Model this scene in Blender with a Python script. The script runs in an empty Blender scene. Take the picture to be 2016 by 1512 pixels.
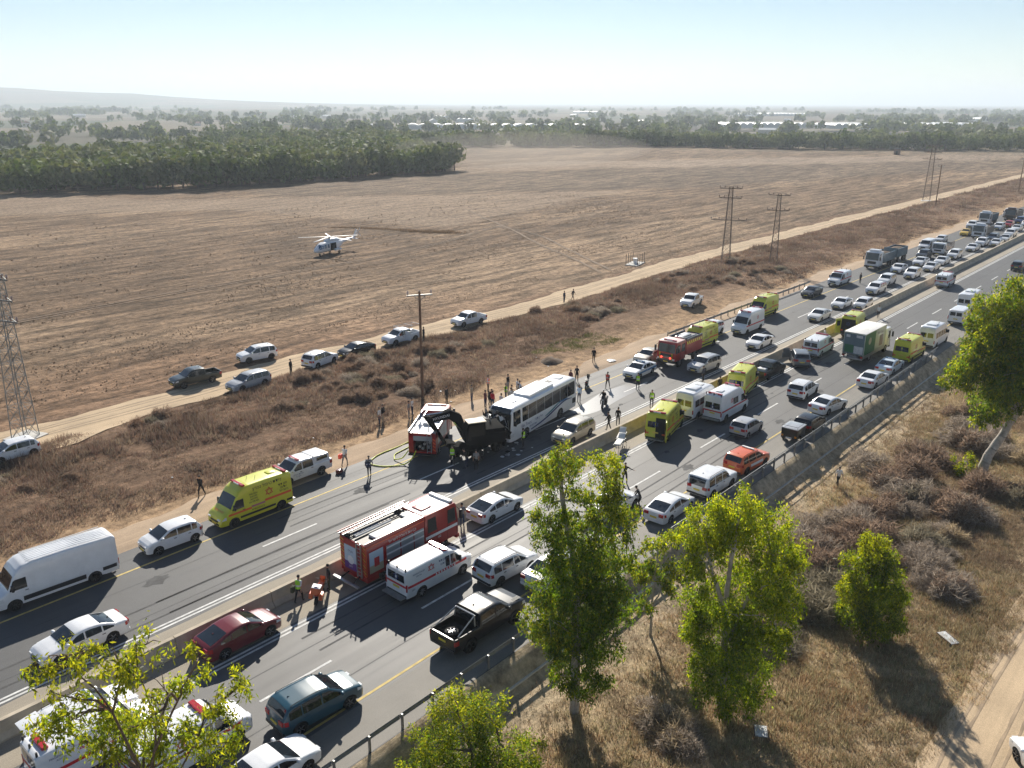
import bpy, math, random
import numpy as np
from mathutils import Vector, Matrix
random.seed(7); RNG = np.random.default_rng(7)
R = math.radians
sc = bpy.context.scene
COL = sc.collection

# ---------------------------------------------------------------- camera, sky, sun, exposure
HEAD, PITCH, ROLL, CAMZ = R(40.9), R(18.15), R(0.16), 28.2
fw = Vector((math.cos(HEAD)*math.cos(PITCH), math.sin(HEAD)*math.cos(PITCH), -math.sin(PITCH)))
rt = Vector((math.sin(HEAD), -math.cos(HEAD), 0)); up = rt.cross(fw)
r2 = rt*math.cos(ROLL) + up*math.sin(ROLL); u2 = up*math.cos(ROLL) - rt*math.sin(ROLL)
cd = bpy.data.cameras.new('camera'); cam = bpy.data.objects.new('camera', cd); COL.objects.link(cam)
M = Matrix((r2, u2, -fw)).transposed().to_4x4(); M.translation = (0, 0, CAMZ); cam.matrix_world = M
cd.sensor_width = 36.0; cd.lens = 1690/2016*36; cd.clip_start = 0.5; cd.clip_end = 90000
sc.camera = cam
SUN_AZ = HEAD + R(5.0)          # measured from +X towards +Y: straight ahead, a little to the left
SUN_EL = R(30.5)
sd = Vector((math.cos(SUN_AZ)*math.cos(SUN_EL), math.sin(SUN_AZ)*math.cos(SUN_EL), math.sin(SUN_EL)))
w = bpy.data.worlds.new('World'); sc.world = w; w.use_nodes = True
nt = w.node_tree; bg = nt.nodes['Background']
sky = nt.nodes.new('ShaderNodeTexSky'); sky.sky_type = 'NISHITA'; sky.sun_disc = False
sky.sun_elevation = SUN_EL; sky.sun_rotation = math.pi/2 - SUN_AZ
sky.altitude = 50; sky.air_density = 0.9; sky.dust_density = 0.05; sky.ozone_density = 2.0
nt.links.new(sky.outputs[0], bg.inputs[0]); bg.inputs[1].default_value = 0.060
sl = bpy.data.lights.new('sun', 'SUN'); sl.energy = 5.0; sl.angle = R(0.53); sl.color = (1.0, 0.93, 0.82)
so = bpy.data.objects.new('sun', sl); COL.objects.link(so); so.location = (0, 0, 60)
so.rotation_mode = 'QUATERNION'; so.rotation_quaternion = sd.to_track_quat('Z', 'Y')
sc.view_settings.view_transform = 'Standard'; sc.view_settings.look = 'None'
sc.view_settings.gamma = 1.0; sc.view_settings.use_curve_mapping = False; sc.view_settings.exposure = 0.66
sc.render.engine = 'CYCLES'
cy = sc.cycles; cy.use_denoising = True; cy.max_bounces = 6; cy.diffuse_bounces = 3; cy.glossy_bounces = 3
cy.transmission_bounces = 4; cy.transparent_max_bounces = 8; cy.volume_bounces = 1; cy.caustics_reflective = False; cy.caustics_refractive = False
cy.sample_clamp_indirect = 6.0; cy.use_adaptive_sampling = True; cy.adaptive_threshold = 0.02

# ---------------------------------------------------------------- materials
HAZE_D, HAZE_G = 0.00021, 0.2
MATS = {}
def mk(name, col, rough=0.6, metal=0.0, spec=0.5, coat=0.0, var=0.0, vs=4.0, bump=0.0, bs=40.0, emit=0.0, world=False):
    m = bpy.data.materials.new(name); m.use_nodes = True; n = m.node_tree; b = n.nodes['Principled BSDF']
    b.inputs['Base Color'].default_value = (*col, 1); b.inputs['Roughness'].default_value = rough
    b.inputs['Metallic'].default_value = metal; b.inputs['Specular IOR Level'].default_value = spec
    b.inputs['Coat Weight'].default_value = coat; b.inputs['Coat Roughness'].default_value = 0.06
    if emit:
        b.inputs['Emission Color'].default_value = (*col, 1); b.inputs['Emission Strength'].default_value = emit
    if var or bump:
        tc = n.nodes.new('ShaderNodeNewGeometry' if world else 'ShaderNodeTexCoord'); src = tc.outputs['Position' if world else 'Object']
    if var:
        nz = n.nodes.new('ShaderNodeTexNoise'); nz.inputs['Scale'].default_value = vs; nz.inputs['Detail'].default_value = 6; nz.inputs['Roughness'].default_value = 0.65
        n.links.new(src, nz.inputs['Vector'])
        cr = n.nodes.new('ShaderNodeValToRGB'); cr.color_ramp.elements[0].position = 0.3; cr.color_ramp.elements[1].position = 0.7
        cr.color_ramp.elements[0].color = (*[c*(1-var) for c in col], 1); cr.color_ramp.elements[1].color = (*[min(1, c*(1+var)) for c in col], 1)
        n.links.new(nz.outputs[0], cr.inputs[0]); n.links.new(cr.outputs[0], b.inputs['Base Color'])
    if bump:
        n2 = n.nodes.new('ShaderNodeTexNoise'); n2.inputs['Scale'].default_value = bs; n2.inputs['Detail'].default_value = 4
        n.links.new(src, n2.inputs['Vector']); bp = n.nodes.new('ShaderNodeBump'); bp.inputs['Strength'].default_value = bump
        n.links.new(n2.outputs[0], bp.inputs['Height']); n.links.new(bp.outputs[0], b.inputs['Normal'])
    MATS[name] = m; return m
def paint(name, col, rough=0.28, metal=0.0):
    return mk(name, col, rough=rough, metal=metal, coat=0.55, var=0.07, vs=1.3)
P = {k: paint('paint_'+k, c) for k, c in dict(white=(.78,.79,.80), pearl=(.70,.71,.72), silver=(.42,.43,.44), champagne=(.46,.42,.34), grey=(.16,.17,.175),
     dark=(.035,.037,.04), black=(.004,.004,.005), maroon=(.16,.012,.016), teal=(.018,.075,.11), orange=(.70,.135,.035), firered=(.36,.011,.010), yellow=(.62,.62,.035),
     taxi=(.75,.5,.06), red=(.45,.03,.03), olive=(.035,.04,.03), palegreen=(.42,.45,.36), bluegrey=(.10,.16,.20), skyw=(.62,.70,.76), navy=(.02,.04,.12), brown=(.11,.06,.045)).items()}
P['black'].node_tree.nodes['Principled BSDF'].inputs['Coat Weight'].default_value = .2
mk('glass', (.012,.016,.02), rough=.05, spec=.9)
mk('glass_pale', (.10,.13,.15), rough=.06, spec=1.0)
mk('glass_blue', (.03,.10,.2), rough=.06, spec=.9)
mk('rubber', (.014,.014,.015), rough=.85, var=.3, vs=9)
mk('plastic', (.022,.022,.024), rough=.55)
mk('under', (.008,.008,.008), rough=.9)
mk('alloy', (.42,.43,.45), rough=.32, metal=.8)
mk('steel', (.45,.46,.47), rough=.38, metal=.85, var=.15)
mk('galv', (.26,.265,.26), rough=.5, metal=.5, var=.2, vs=3)
mk('rust', (.20,.155,.125), rough=.8, metal=.2, var=.35, vs=6)
mk('lamp_red', (.42,.015,.015), rough=.2, coat=.5)
mk('lamp_amber', (.7,.25,.02), rough=.25)
mk('lamp_clear', (.75,.77,.78), rough=.12, spec=.9, coat=.4)
mk('plate', (.72,.56,.06), rough=.5)
mk('ink_black', (.012,.012,.014), rough=.6)
mk('ink_white', (.8,.8,.8), rough=.55)
mk('ink_red', (.55,.025,.03), rough=.5)
mk('ink_orange', (.75,.12,.03), rough=.5)
mk('ink_navy', (.012,.03,.15), rough=.5)
mk('ink_blue', (.03,.16,.38), rough=.5)
mk('ink_teal', (.02,.2,.25), rough=.5)
mk('ink_purple', (.13,.03,.24), rough=.5)
mk('ink_yellow', (.75,.68,.04), rough=.5)
mk('ink_green', (.02,.14,.06), rough=.6)
mk('ink_pink', (.45,.16,.18), rough=.6)
mk('ink_sand', (.5,.43,.28), rough=.7)
mk('shutter', (.40,.44,.47), rough=.35, metal=.5)
mk('canvas_white', (.74,.73,.69), rough=.6, var=.1, vs=1.5)
mk('hose', (.62,.68,.05), rough=.6)
mk('concrete', (.47,.40,.30), rough=.9, var=.22, vs=1.2, bump=.25, bs=20, world=True)
mk('concrete_pale', (.52,.50,.46), rough=.9, var=.2, vs=2)
mk('wood_pole', (.17,.10,.06), rough=.85, var=.3, vs=5)
mk('porcelain', (.25,.16,.13), rough=.2, coat=.4)
mk('white_plain', (.75,.75,.74), rough=.5)
mk('tarp', (.55,.57,.58), rough=.8, var=.2, vs=3)
mk('excav_dark', (.009,.0095,.010), rough=.9, spec=.06, var=.3, vs=2); mk('excav_glass', (.006,.007,.008), rough=.35, spec=.2)  # excavator cab glass is darkened and dulled to suppress the road's reflection
mk('hydraulic', (.5,.5,.5), rough=.2, metal=.9)
mk('cream_roof', (.52,.46,.33), rough=.6, var=.2)
mk('stretcher', (.72,.70,.64), rough=.7)
mk('soilpile', (.13,.09,.06), rough=1, var=.3, bump=.6, bs=6)

# ---------------------------------------------------------------- mesh helpers
class MB:
    def __init__(s): s.v = []; s.f = []; s.m = []
    def add(s, vs, fs, mi=0):
        o = len(s.v); s.v.extend([tuple(a) for a in vs]); s.f.extend([tuple(i+o for i in f) for f in fs]); s.m.extend([mi]*len(fs)); return s
    def box(s, x0, x1, y0, y1, z0, z1, mi=0, bev=0.0):
        if bev:
            b = min(bev, (x1-x0)/2.01, (y1-y0)/2.01, (z1-z0)/2.01); vs = []
            for zi, zz in enumerate((z0, z0+b, z1-b, z1)):
                i = b if zi in (0, 3) else 0
                pts = [(x0+i+b, y0+i), (x1-i-b, y0+i), (x1-i, y0+i+b), (x1-i, y1-i-b), (x1-i-b, y1-i), (x0+i+b, y1-i), (x0+i, y1-i-b), (x0+i, y0+i+b)]
                vs += [(px, py, zz) for px, py in pts]
            fs = [tuple(range(7, -1, -1)), tuple(range(24, 32))]
            for k in range(3):
                for j in range(8): fs.append((k*8+j, k*8+(j+1) % 8, (k+1)*8+(j+1) % 8, (k+1)*8+j))
            return s.add(vs, fs, mi)
        return s.add([(x0,y0,z0),(x1,y0,z0),(x1,y1,z0),(x0,y1,z0),(x0,y0,z1),(x1,y0,z1),(x1,y1,z1),(x0,y1,z1)],
                     [(3,2,1,0),(4,5,6,7),(0,1,5,4),(1,2,6,5),(2,3,7,6),(3,0,4,7)], mi)
    def tube(s, a, b, r0, r1=None, n=8, mi=0, cap=True):
        a = Vector(a); b = Vector(b); r1 = r0 if r1 is None else r1; d = b-a
        if d.length < 1e-6: return s
        q = d.to_track_quat('Z', 'Y'); vs = []
        for c, r in ((a, r0), (b, r1)):
            for k in range(n):
                t = 2*math.pi*k/n; vs.append(c + q @ Vector((r*math.cos(t), r*math.sin(t), 0)))
        fs = [(k, (k+1) % n, n+(k+1) % n, n+k) for k in range(n)]
        if cap: fs += [tuple(range(n-1, -1, -1)), tuple(range(n, 2*n))]
        return s.add(vs, fs, mi)
    def path(s, pts, r, n=6, mi=0):
        for i in range(len(pts)-1):
            ra = r[i] if isinstance(r, (list, tuple)) else r; rb = r[i+1] if isinstance(r, (list, tuple)) else r
            s.tube(pts[i], pts[i+1], ra, rb, n, mi)
        return s
    def beam(s, a, b, wd, ht=None, mi=0):
        ht = ht or wd; a = Vector(a); b = Vector(b); d = (b-a); L = d.length
        if L < 1e-6: return s
        q = d.to_track_quat('X', 'Z'); vs = []
        for x in (0, L):
            for y, z in ((-wd/2,-ht/2),(wd/2,-ht/2),(wd/2,ht/2),(-wd/2,ht/2)): vs.append(a + q @ Vector((x, y, z)))
        return s.add(vs, [(3,2,1,0),(4,5,6,7),(0,1,5,4),(1,2,6,5),(2,3,7,6),(3,0,4,7)], mi)
    def prism(s, poly, y0, y1, mi=0):   # polygon in x,z (counter-clockwise seen from -y), extruded along y
        n = len(poly); vs = [(x, y0, z) for x, z in poly]+[(x, y1, z) for x, z in poly]
        return s.add(vs, [tuple(range(n)), tuple(range(2*n-1, n-1, -1))]+[((i+1) % n, i, n+i, n+(i+1) % n) for i in range(n)], mi)
    def prismz(s, poly, z0, z1, mi=0):
        n = len(poly); vs = [(x, y, z0) for x, y in poly]+[(x, y, z1) for x, y in poly]
        return s.add(vs, [tuple(range(n-1, -1, -1)), tuple(range(n, 2*n))]+[(i, (i+1) % n, n+(i+1) % n, n+i) for i in range(n)], mi)
    def disc(s, c, r, axis, n=16, mi=0, th=.02):
        a = Vector(c); return s.tube(a, a+Vector(axis)*th, r, r, n, mi)
    def lathe_y(s, prof, n=20, mi=0, c=(0,0,0)):   # prof [(r,y)] around the y axis
        vs = []
        for r, y in prof:
            for k in range(n):
                t = 2*math.pi*k/n; vs.append((c[0]+r*math.cos(t), c[1]+y, c[2]+r*math.sin(t)))
        fs = []
        for i in range(len(prof)-1):
            for k in range(n): fs.append((i*n+k, (i+1)*n+k, (i+1)*n+(k+1) % n, i*n+(k+1) % n))
        return s.add(vs, fs, mi)
    def mesh(s, name, smooth=0):
        me = bpy.data.meshes.new(name); me.from_pydata([tuple(v) for v in s.v], [], s.f)
        if any(s.m): me.polygons.foreach_set('material_index', s.m)
        me.validate()
        if smooth:
            me.shade_smooth(); me.set_sharp_from_angle(angle=R(smooth))
        me.update(); return me
    def build(s, name, mats, parent=None, smooth=0, **kw):
        return ob(name, s.mesh(name, smooth), mats, parent, **kw)

def ob(name, me, mats=None, parent=None, loc=None, rz=None, rot=None, scale=None):
    o = bpy.data.objects.new(name, me); COL.objects.link(o)
    if mats is not None and me is not None:
        ms = mats if isinstance(mats, (list, tuple)) else [mats]
        ms = [MATS[x] if isinstance(x, str) else x for x in ms]
        while len(me.materials) < len(ms): me.materials.append(None)
        for i, mm in enumerate(ms):
            if me.materials[i] is None: me.materials[i] = mm
            elif me.materials[i] != mm:
                o.material_slots[i].link = 'OBJECT'; o.material_slots[i].material = mm
    if parent is not None: o.parent = parent
    if loc is not None: o.location = loc
    if rz is not None: o.rotation_euler = (0, 0, rz)
    if rot is not None: o.rotation_euler = rot
    if scale is not None: o.scale = (scale,)*3 if isinstance(scale, (int, float)) else scale
    return o
def tag(o, label, cat, group=None):
    o['label'] = label; o['category'] = cat
    if group: o['group'] = group
    return o
def thing(name, label, cat, loc=(0,0,0), rz=0.0, group=None):
    o = bpy.data.objects.new(name, None); COL.objects.link(o); o.empty_display_size = .3
    o.location = loc; o.rotation_euler = (0, 0, rz); return tag(o, label, cat, group)
def struct(o, kind='structure'): o['kind'] = kind; return o
def interp(xs, pts):
    a = np.array(pts, float); return np.interp(xs, a[:, 0], a[:, 1])
def np_mesh(name, V, F, mats, attr=None, smooth=False, kind=None, parent=None):
    """V (n,3), F (m,3|4) arrays -> object"""
    me = bpy.data.meshes.new(name); k = F.shape[1]
    me.vertices.add(len(V)); me.vertices.foreach_set('co', np.ascontiguousarray(V, dtype=np.float32).ravel())
    me.loops.add(F.size); me.loops.foreach_set('vertex_index', np.ascontiguousarray(F, dtype=np.int32).ravel())
    me.polygons.add(len(F)); me.polygons.foreach_set('loop_start', np.arange(0, F.size, k, dtype=np.int32))
    me.update(calc_edges=True)
    if attr is not None:
        ca = me.color_attributes.new('tint', 'FLOAT_COLOR', 'POINT'); c4 = np.ones((len(V), 4), np.float32); c4[:, :3] = attr
        ca.data.foreach_set('color', c4.ravel())
    if smooth: me.shade_smooth()
    o = ob(name, me, mats, parent)
    if kind: o['kind'] = kind
    return o

_TXT = {}
def text_mesh(s, size=1.0):
    if s in _TXT: return _TXT[s]
    cu = bpy.data.curves.new('lettering', 'FONT'); cu.body = s; cu.align_x = 'CENTER'; cu.align_y = 'CENTER'; cu.size = 1.0; cu.resolution_u = 2
    o = bpy.data.objects.new('lettering', cu); COL.objects.link(o)
    dg = bpy.context.evaluated_depsgraph_get(); me = bpy.data.meshes.new_from_object(o.evaluated_get(dg))
    me.name = 'lettering'; me.materials.clear()
    bpy.data.objects.remove(o); bpy.data.curves.remove(cu); _TXT[s] = me; return me
def heb(s): return s[::-1]
def side_text(parent, s, x, z, y, size, mat, side, name='lettering', tilt=0.0, width=1.0):
    """flat lettering on the left (+1) or right (-1) flank of a thing, read from outside"""
    o = ob(name, text_mesh(s), mat, parent, loc=(x, side*y, z)); o.rotation_euler = (R(90)-tilt*1.0, 0, R(180) if side > 0 else 0); o.scale = (size*width, size, size); return o
def end_text(parent, s, x, y, z, size, mat, front=False, name='lettering', width=1.0):
    o = ob(name, text_mesh(s), mat, parent, loc=(x, y, z)); o.rotation_euler = (R(90), 0, R(90) if front else R(-90)); o.scale = (size*width, size, size); return o
_STAR = {}
def star_mesh(w=.10):
    if w in _STAR: return _STAR[w]
    mb = MB()
    for a0 in (90, 270):
        o_ = [(math.cos(R(a0+120*k)), math.sin(R(a0+120*k))) for k in range(3)]; f = 1-w*2.6
        vs = [(x, y, .0015*(a0 > 90)) for x, y in o_]+[(x*f, y*f, .0015*(a0 > 90)) for x, y in o_]
        mb.add(vs, [(k, (k+1) % 3, 3+(k+1) % 3, 3+k) for k in range(3)])
    _STAR[w] = mb.mesh('emblem'); return _STAR[w]
def side_star(parent, x, z, y, r, mat, side):
    o = ob('star_emblem', star_mesh(), mat, parent, loc=(x, side*y, z)); o.rotation_euler = (R(90), 0, R(180) if side > 0 else 0); o.scale = (r, r, r); return o
def end_star(parent, x, y, z, r, mat, front=False):
    o = ob('star_emblem', star_mesh(), mat, parent, loc=(x, y, z)); o.rotation_euler = (R(90), 0, R(90) if front else R(-90)); o.scale = (r, r, r); return o
# ================================================================ ground, roads, markings
Y_RAIL, Y_BAR, Y_FAR = 25.85, 39.5, 52.2
def vnoise(x, y, seed=0):
    x = np.asarray(x, float); y = np.asarray(y, float); xi = np.floor(x).astype(np.int64); yi = np.floor(y).astype(np.int64); fx = x-xi; fy = y-yi
    def h(a, b):
        n = (a*374761393 + b*668265263 + seed*974634777) & 0x7fffffff; n = ((n ^ (n >> 13))*1274126177) & 0x7fffffff; return ((n ^ (n >> 16)) & 0xffff)/65535.0
    u = fx*fx*(3-2*fx); v = fy*fy*(3-2*fy)
    return (h(xi, yi)*(1-u)+h(xi+1, yi)*u)*(1-v)+(h(xi, yi+1)*(1-u)+h(xi+1, yi+1)*u)*v
def fbm(x, y, seed=0, o=4):
    s = 0; a = .5
    for k in range(o): s = s+a*vnoise(np.asarray(x)*2**k, np.asarray(y)*2**k, seed+k*17); a *= .5
    return s
def sst(a, b, x): t = np.clip((np.asarray(x, float)-a)/(b-a), 0, 1); return t*t*(3-2*t)
TRK = [(-80,79.5),(-20,79.3),(23,79.1),(42,79.0),(55,80.4),(70,79.8),(94,78.2),(120,79.6),(143,81.0),(226,81.2),(395,79.5),(700,78)]
def trk(x): return np.interp(x, [a for a, b in TRK], [b for a, b in TRK])
def far_edge(x): return Y_FAR + 1.2*sst(85, 130, x)
def gz(x, y):
    x = np.asarray(x, float); y = np.asarray(y, float)
    d = y-trk(x)
    z = np.where(y < 26.2, -1.30*sst(25.75, 24.2, y) - .25*sst(24, 8, y), -.10)
    right = .16*(fbm(x*.35, y*.35, 3)-.5)*sst(24.6, 22, y)*sst(6.0, 9.5, y); z = z+right
    fe = far_edge(x)
    left = sst(fe+.0, fe+1.0, y)
    z = np.where(y > fe-.4, -.10*(1-left) + left*(-.12*sst(fe, 57, y)), z)
    scrub = sst(56.5, 61.5, y)*sst(-2.9, -5.5, d); z = z + scrub*(.15+1.25*(fbm(x*.16, y*.22, 5)-.35))
    fld = sst(3.0, 7, d); z = z + fld*(.30*(fbm(x*.05, y*.25, 8)-.45))
    r = np.hypot(x, y); z = z + fld*sst(180, 330, r)*(5.0*(fbm(x*.006, y*.006, 11)-.5)) 
    return z
# one sheet to the horizon, fine near, coarse far
def lines(lo, hi, near0, near1, step):
    a = list(np.arange(near0, near1+.01, step)); d = step; x = near1
    while x < hi: d *= 1.11; x += d; a.append(min(x, hi))
    d = step; x = near0
    while x > lo: d *= 1.18; x -= d; a.insert(0, max(x, lo))
    return np.array(a)
GX = lines(-30000, 30000, -6, 250, 1.0)
GY = np.unique(np.concatenate([np.concatenate([lines(-30000, 150, -10, 150, 1.0), lines(150, 30000, 150, 320, 1.7)]), [24.2, 24.6, 25.2, 25.6, 25.8, 26.2, 51.9, 52.1, 52.3, 52.8, 53.3, 53.8]]))
XX, YY = np.meshgrid(GX, GY, indexing='ij'); ZZ = gz(XX, YY)
RRm = np.hypot(XX, YY)
ANG = np.arctan2(YY, XX)
ridge = sst(4300, 6400, RRm)*(1-sst(7500, 12000, RRm)*.6)
hill = ridge*(150*sst(R(43), R(82), ANG)*(.55+.6*fbm(ANG*9, RRm*.0003, 21)) ) * (ANG > 0)
ZZ = ZZ + hill - 14*sst(560, 900, RRm)*(1-sst(1500, 3500, RRm))*0.4
nx, ny = XX.shape; V = np.stack([XX.ravel(), YY.ravel(), ZZ.ravel()], 1)
ii = (np.arange(nx-1)[:, None]*ny+np.arange(ny-1)[None, :]).ravel(); F = np.stack([ii, ii+ny, ii+ny+1, ii+1], 1)
D = YY-trk(XX); fl = sst(2.9, 4.5, D+1.2*(fbm(XX*.3, YY*.3, 31)-.5)*2); tint = np.zeros((nx, ny, 3))
c_verge = np.array([.39,.295,.185]); c_soil = np.array([.37,.25,.15]); c_scrub = np.array([.195,.125,.08]); c_field = np.array([.155,.104,.065]); c_field2 = np.array([.29,.205,.132]); c_straw = np.array([.34,.26,.145])
n1 = fbm(XX*.09, YY*.09, 41); n2 = fbm(XX*.4, YY*.4, 43); n3 = fbm(XX*.012, YY*.05, 47)
verge = c_verge*(.75+.5*n1[..., None]) ; verge = verge*(1-.5*sst(.5, .62, n2)[..., None]*.6) + c_straw*(sst(.5, .62, n2)[..., None]*.3)
verge = verge + (np.array([.47,.385,.27])-verge)*(sst(20.5, 23.5, YY)*.55)[..., None]
sh = c_soil*(.8+.4*n2[..., None]); scr = c_scrub*(.75+.55*n1[..., None])
ms = sst(57.0, 60.2, YY+2.2*(n1-.5)*2)[..., None]*(1-sst(70, 95, XX)*sst(64, 56, YY))[..., None]
leftc = sh*(1-ms)+scr*ms
band = sst(.46, .56, n3)[..., None]; band = np.clip(band*.55+.8*(fbm(XX*.02, YY*.045, 53)[..., None]-.42), 0, 1); fldc = c_field*(1-band)+c_field2*band; rd_ = (sst(105, 84, YY)*sst(120, 60, XX))[..., None]; fldc = fldc*(1-rd_*.6)+np.array([.27,.165,.10])*rd_*.6
def inpoly(poly, X, Y):
    ins = np.zeros(X.shape, bool); n_ = len(poly)
    for i in range(n_):
        (xa, ya), (xb, yb) = poly[i], poly[(i+1) % n_]; c_ = ((ya > Y) != (yb > Y)) & (X < (xb-xa)*(Y-ya)/((yb-ya) or 1e-9)+xa); ins ^= c_
    return ins
wx_, wy_ = XX+14*(fbm(XX*.03, YY*.03, 91)-.5), YY+14*(fbm(XX*.03, YY*.03, 92)-.5)
def soft(poly): return sum(inpoly(poly, wx_+dx_, wy_+dy_).astype(float) for dx_, dy_ in ((0,0),(3,0),(-3,0),(0,3),(0,-3)))[..., None]/5
wedge = soft([(86,344),(105,310),(129,257),(150,234),(188,208),(257,165),(218,160),(171,150),(146,145),(139,165),(129,218),(103,233),(82,244),(61,249)])
dband = soft([(168,262),(218,269),(261,259),(335,231),(460,161),(548,106),(482,75),(371,129),(261,167),(189,209),(151,237)]); lband = soft([(281,280),(335,294),(410,251),(515,181),(605,117),(548,106),(460,161),(338,233),(263,261)])
fldc = fldc*(1-wedge*.8)+np.array([.27,.20,.14])*wedge*.8; fldc = fldc*(1-dband*.7)+np.array([.135,.10,.07])*dband*.7; fldc = fldc*(1-lband*.8)+np.array([.29,.22,.16])*lband*.8
fldc = fldc*(.85+.3*n1[..., None]); smooth_zone = np.clip(wedge+lband*.8, 0, 1)[..., 0]
tint = np.where((YY < 40)[..., None], verge, leftc*(1-fl[..., None])+fldc*fl[..., None])
gm = bpy.data.materials.new('ground_soil'); gm.use_nodes = True; n = gm.node_tree; b = n.nodes['Principled BSDF']; b.inputs['Roughness'].default_value = 1.0; b.inputs['Specular IOR Level'].default_value = .12
L = n.links.new
def N(t, tree=None, **k):
    o = (tree or n).nodes.new(t)
    for a, v in k.items():
        if a in o.inputs: o.inputs[a].default_value = v
        else: setattr(o, a, v)
    return o
geo = N('ShaderNodeNewGeometry'); at = N('ShaderNodeAttribute', attribute_name='tint'); af = N('ShaderNodeAttribute', attribute_name='furrow')
mp = N('ShaderNodeMapping'); mp.inputs['Rotation'].default_value = (0, 0, R(4)); mp.inputs['Scale'].default_value = (.16, 1.0, 1); L(geo.outputs['Position'], mp.inputs['Vector'])
s1 = N('ShaderNodeTexNoise', Scale=.42, Detail=9.0, Roughness=.72); L(mp.outputs[0], s1.inputs['Vector'])
s2 = N('ShaderNodeTexNoise', Scale=.9, Detail=9.0, Roughness=.78); L(geo.outputs['Position'], s2.inputs['Vector'])
s3 = N('ShaderNodeTexNoise', Scale=.16, Detail=4.0, Roughness=.6); L(mp.outputs[0], s3.inputs['Vector'])
r1 = N('ShaderNodeMapRange'); r1.inputs[1].default_value = .40; r1.inputs[2].default_value = .60; r1.inputs[3].default_value = .52; r1.inputs[4].default_value = 1.5; L(s1.outputs[0], r1.inputs[0])
r2_ = N('ShaderNodeMapRange'); r2_.inputs[1].default_value = .36; r2_.inputs[2].default_value = .64; r2_.inputs[3].default_value = .48; r2_.inputs[4].default_value = 1.52; L(s2.outputs[0], r2_.inputs[0])
mixf = N('ShaderNodeMix', data_type='FLOAT'); mixf.inputs[2].default_value = 1.0; L(af.outputs['Fac'], mixf.inputs[0]); L(r1.outputs[0], mixf.inputs[3])
mul = N('ShaderNodeMath', operation='MULTIPLY'); L(mixf.outputs[0], mul.inputs[0]); L(r2_.outputs[0], mul.inputs[1])
# far patchwork of fields
vor = N('ShaderNodeTexVoronoi', Scale=1.0); mpv = N('ShaderNodeMapping'); mpv.inputs['Scale'].default_value = (.0022, .0034, 0); mpv.inputs['Rotation'].default_value = (0, 0, R(28)); L(geo.outputs['Position'], mpv.inputs['Vector']); L(mpv.outputs[0], vor.inputs['Vector'])
crv = N('ShaderNodeValToRGB'); crv.color_ramp.interpolation = 'CONSTANT'
els = [(0, (.085,.075,.045)), (.25, (.15,.12,.075)), (.45, (.065,.075,.035)), (.6, (.12,.09,.06)), (.78, (.055,.07,.03)), (.9, (.18,.15,.10))]
while len(crv.color_ramp.elements) < len(els): crv.color_ramp.elements.new(.5)
for e, (p_, c_) in zip(crv.color_ramp.elements, els): e.position = p_; e.color = (*c_, 1)
sepv = N('ShaderNodeSeparateColor'); L(vor.outputs['Color'], sepv.inputs[0]); L(sepv.outputs[0], crv.inputs[0])
afar = N('ShaderNodeAttribute', attribute_name='faraway'); mixc = N('ShaderNodeMix', data_type='RGBA'); L(afar.outputs['Fac'], mixc.inputs[0]); L(at.outputs['Color'], mixc.inputs[6]); L(crv.outputs[0], mixc.inputs[7])
vm = N('ShaderNodeVectorMath', operation='SCALE'); L(mixc.outputs[2], vm.inputs[0]); L(mul.outputs[0], vm.inputs['Scale']); L(vm.outputs[0], b.inputs['Base Color'])
addh = N('ShaderNodeMath', operation='MULTIPLY_ADD'); addh.inputs[1].default_value = .5; L(s2.outputs[0], addh.inputs[0]); L(s1.outputs[0], addh.inputs[2])
bp = N('ShaderNodeBump', Strength=1.0, Distance=.35); L(addh.outputs[0], bp.inputs['Height']); L(bp.outputs[0], b.inputs['Normal'])
ground = np_mesh('ground', V, F, gm, attr=tint.reshape(-1, 3), smooth=True, kind='structure')
for nm, arr in (('furrow', fl*(1-sst(600, 900, RRm))*(1-.55*smooth_zone)), ('faraway', sst(520, 700, RRm))):
    a_ = ground.data.attributes.new(nm, 'FLOAT', 'POINT'); a_.data.foreach_set('value', np.ascontiguousarray(arr, dtype=np.float32).ravel())

def strip(name, xs, ylo, yhi, z, mat, kind='structure', parent=None, m=2):
    """ribbon between two y(x) curves; z may be a number or a function"""
    xs = np.asarray(xs, float); lo = np.array([ylo(x) if callable(ylo) else ylo for x in xs], float); hi = np.array([yhi(x) if callable(yhi) else yhi for x in xs], float)
    Vs = []; 
    for k in range(m): 
        yy = lo+(hi-lo)*k/(m-1); zz = gz(xs, yy)+z if z is not None and isinstance(z, tuple) is False and callable(z) is False and z >= 100 else None
        zz = z(xs, yy) if callable(z) else np.full(len(xs), z); Vs.append(np.stack([xs, yy, zz], 1))
    Vv = np.concatenate(Vs); nX = len(xs); Fs = []
    for k in range(m-1):
        i = np.arange(nX-1)+k*nX; Fs.append(np.stack([i, i+1, i+1+nX, i+nX], 1))
    o = np_mesh(name, Vv, np.concatenate(Fs), mat, parent=parent)
    if kind: o['kind'] = kind
    return o
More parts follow.
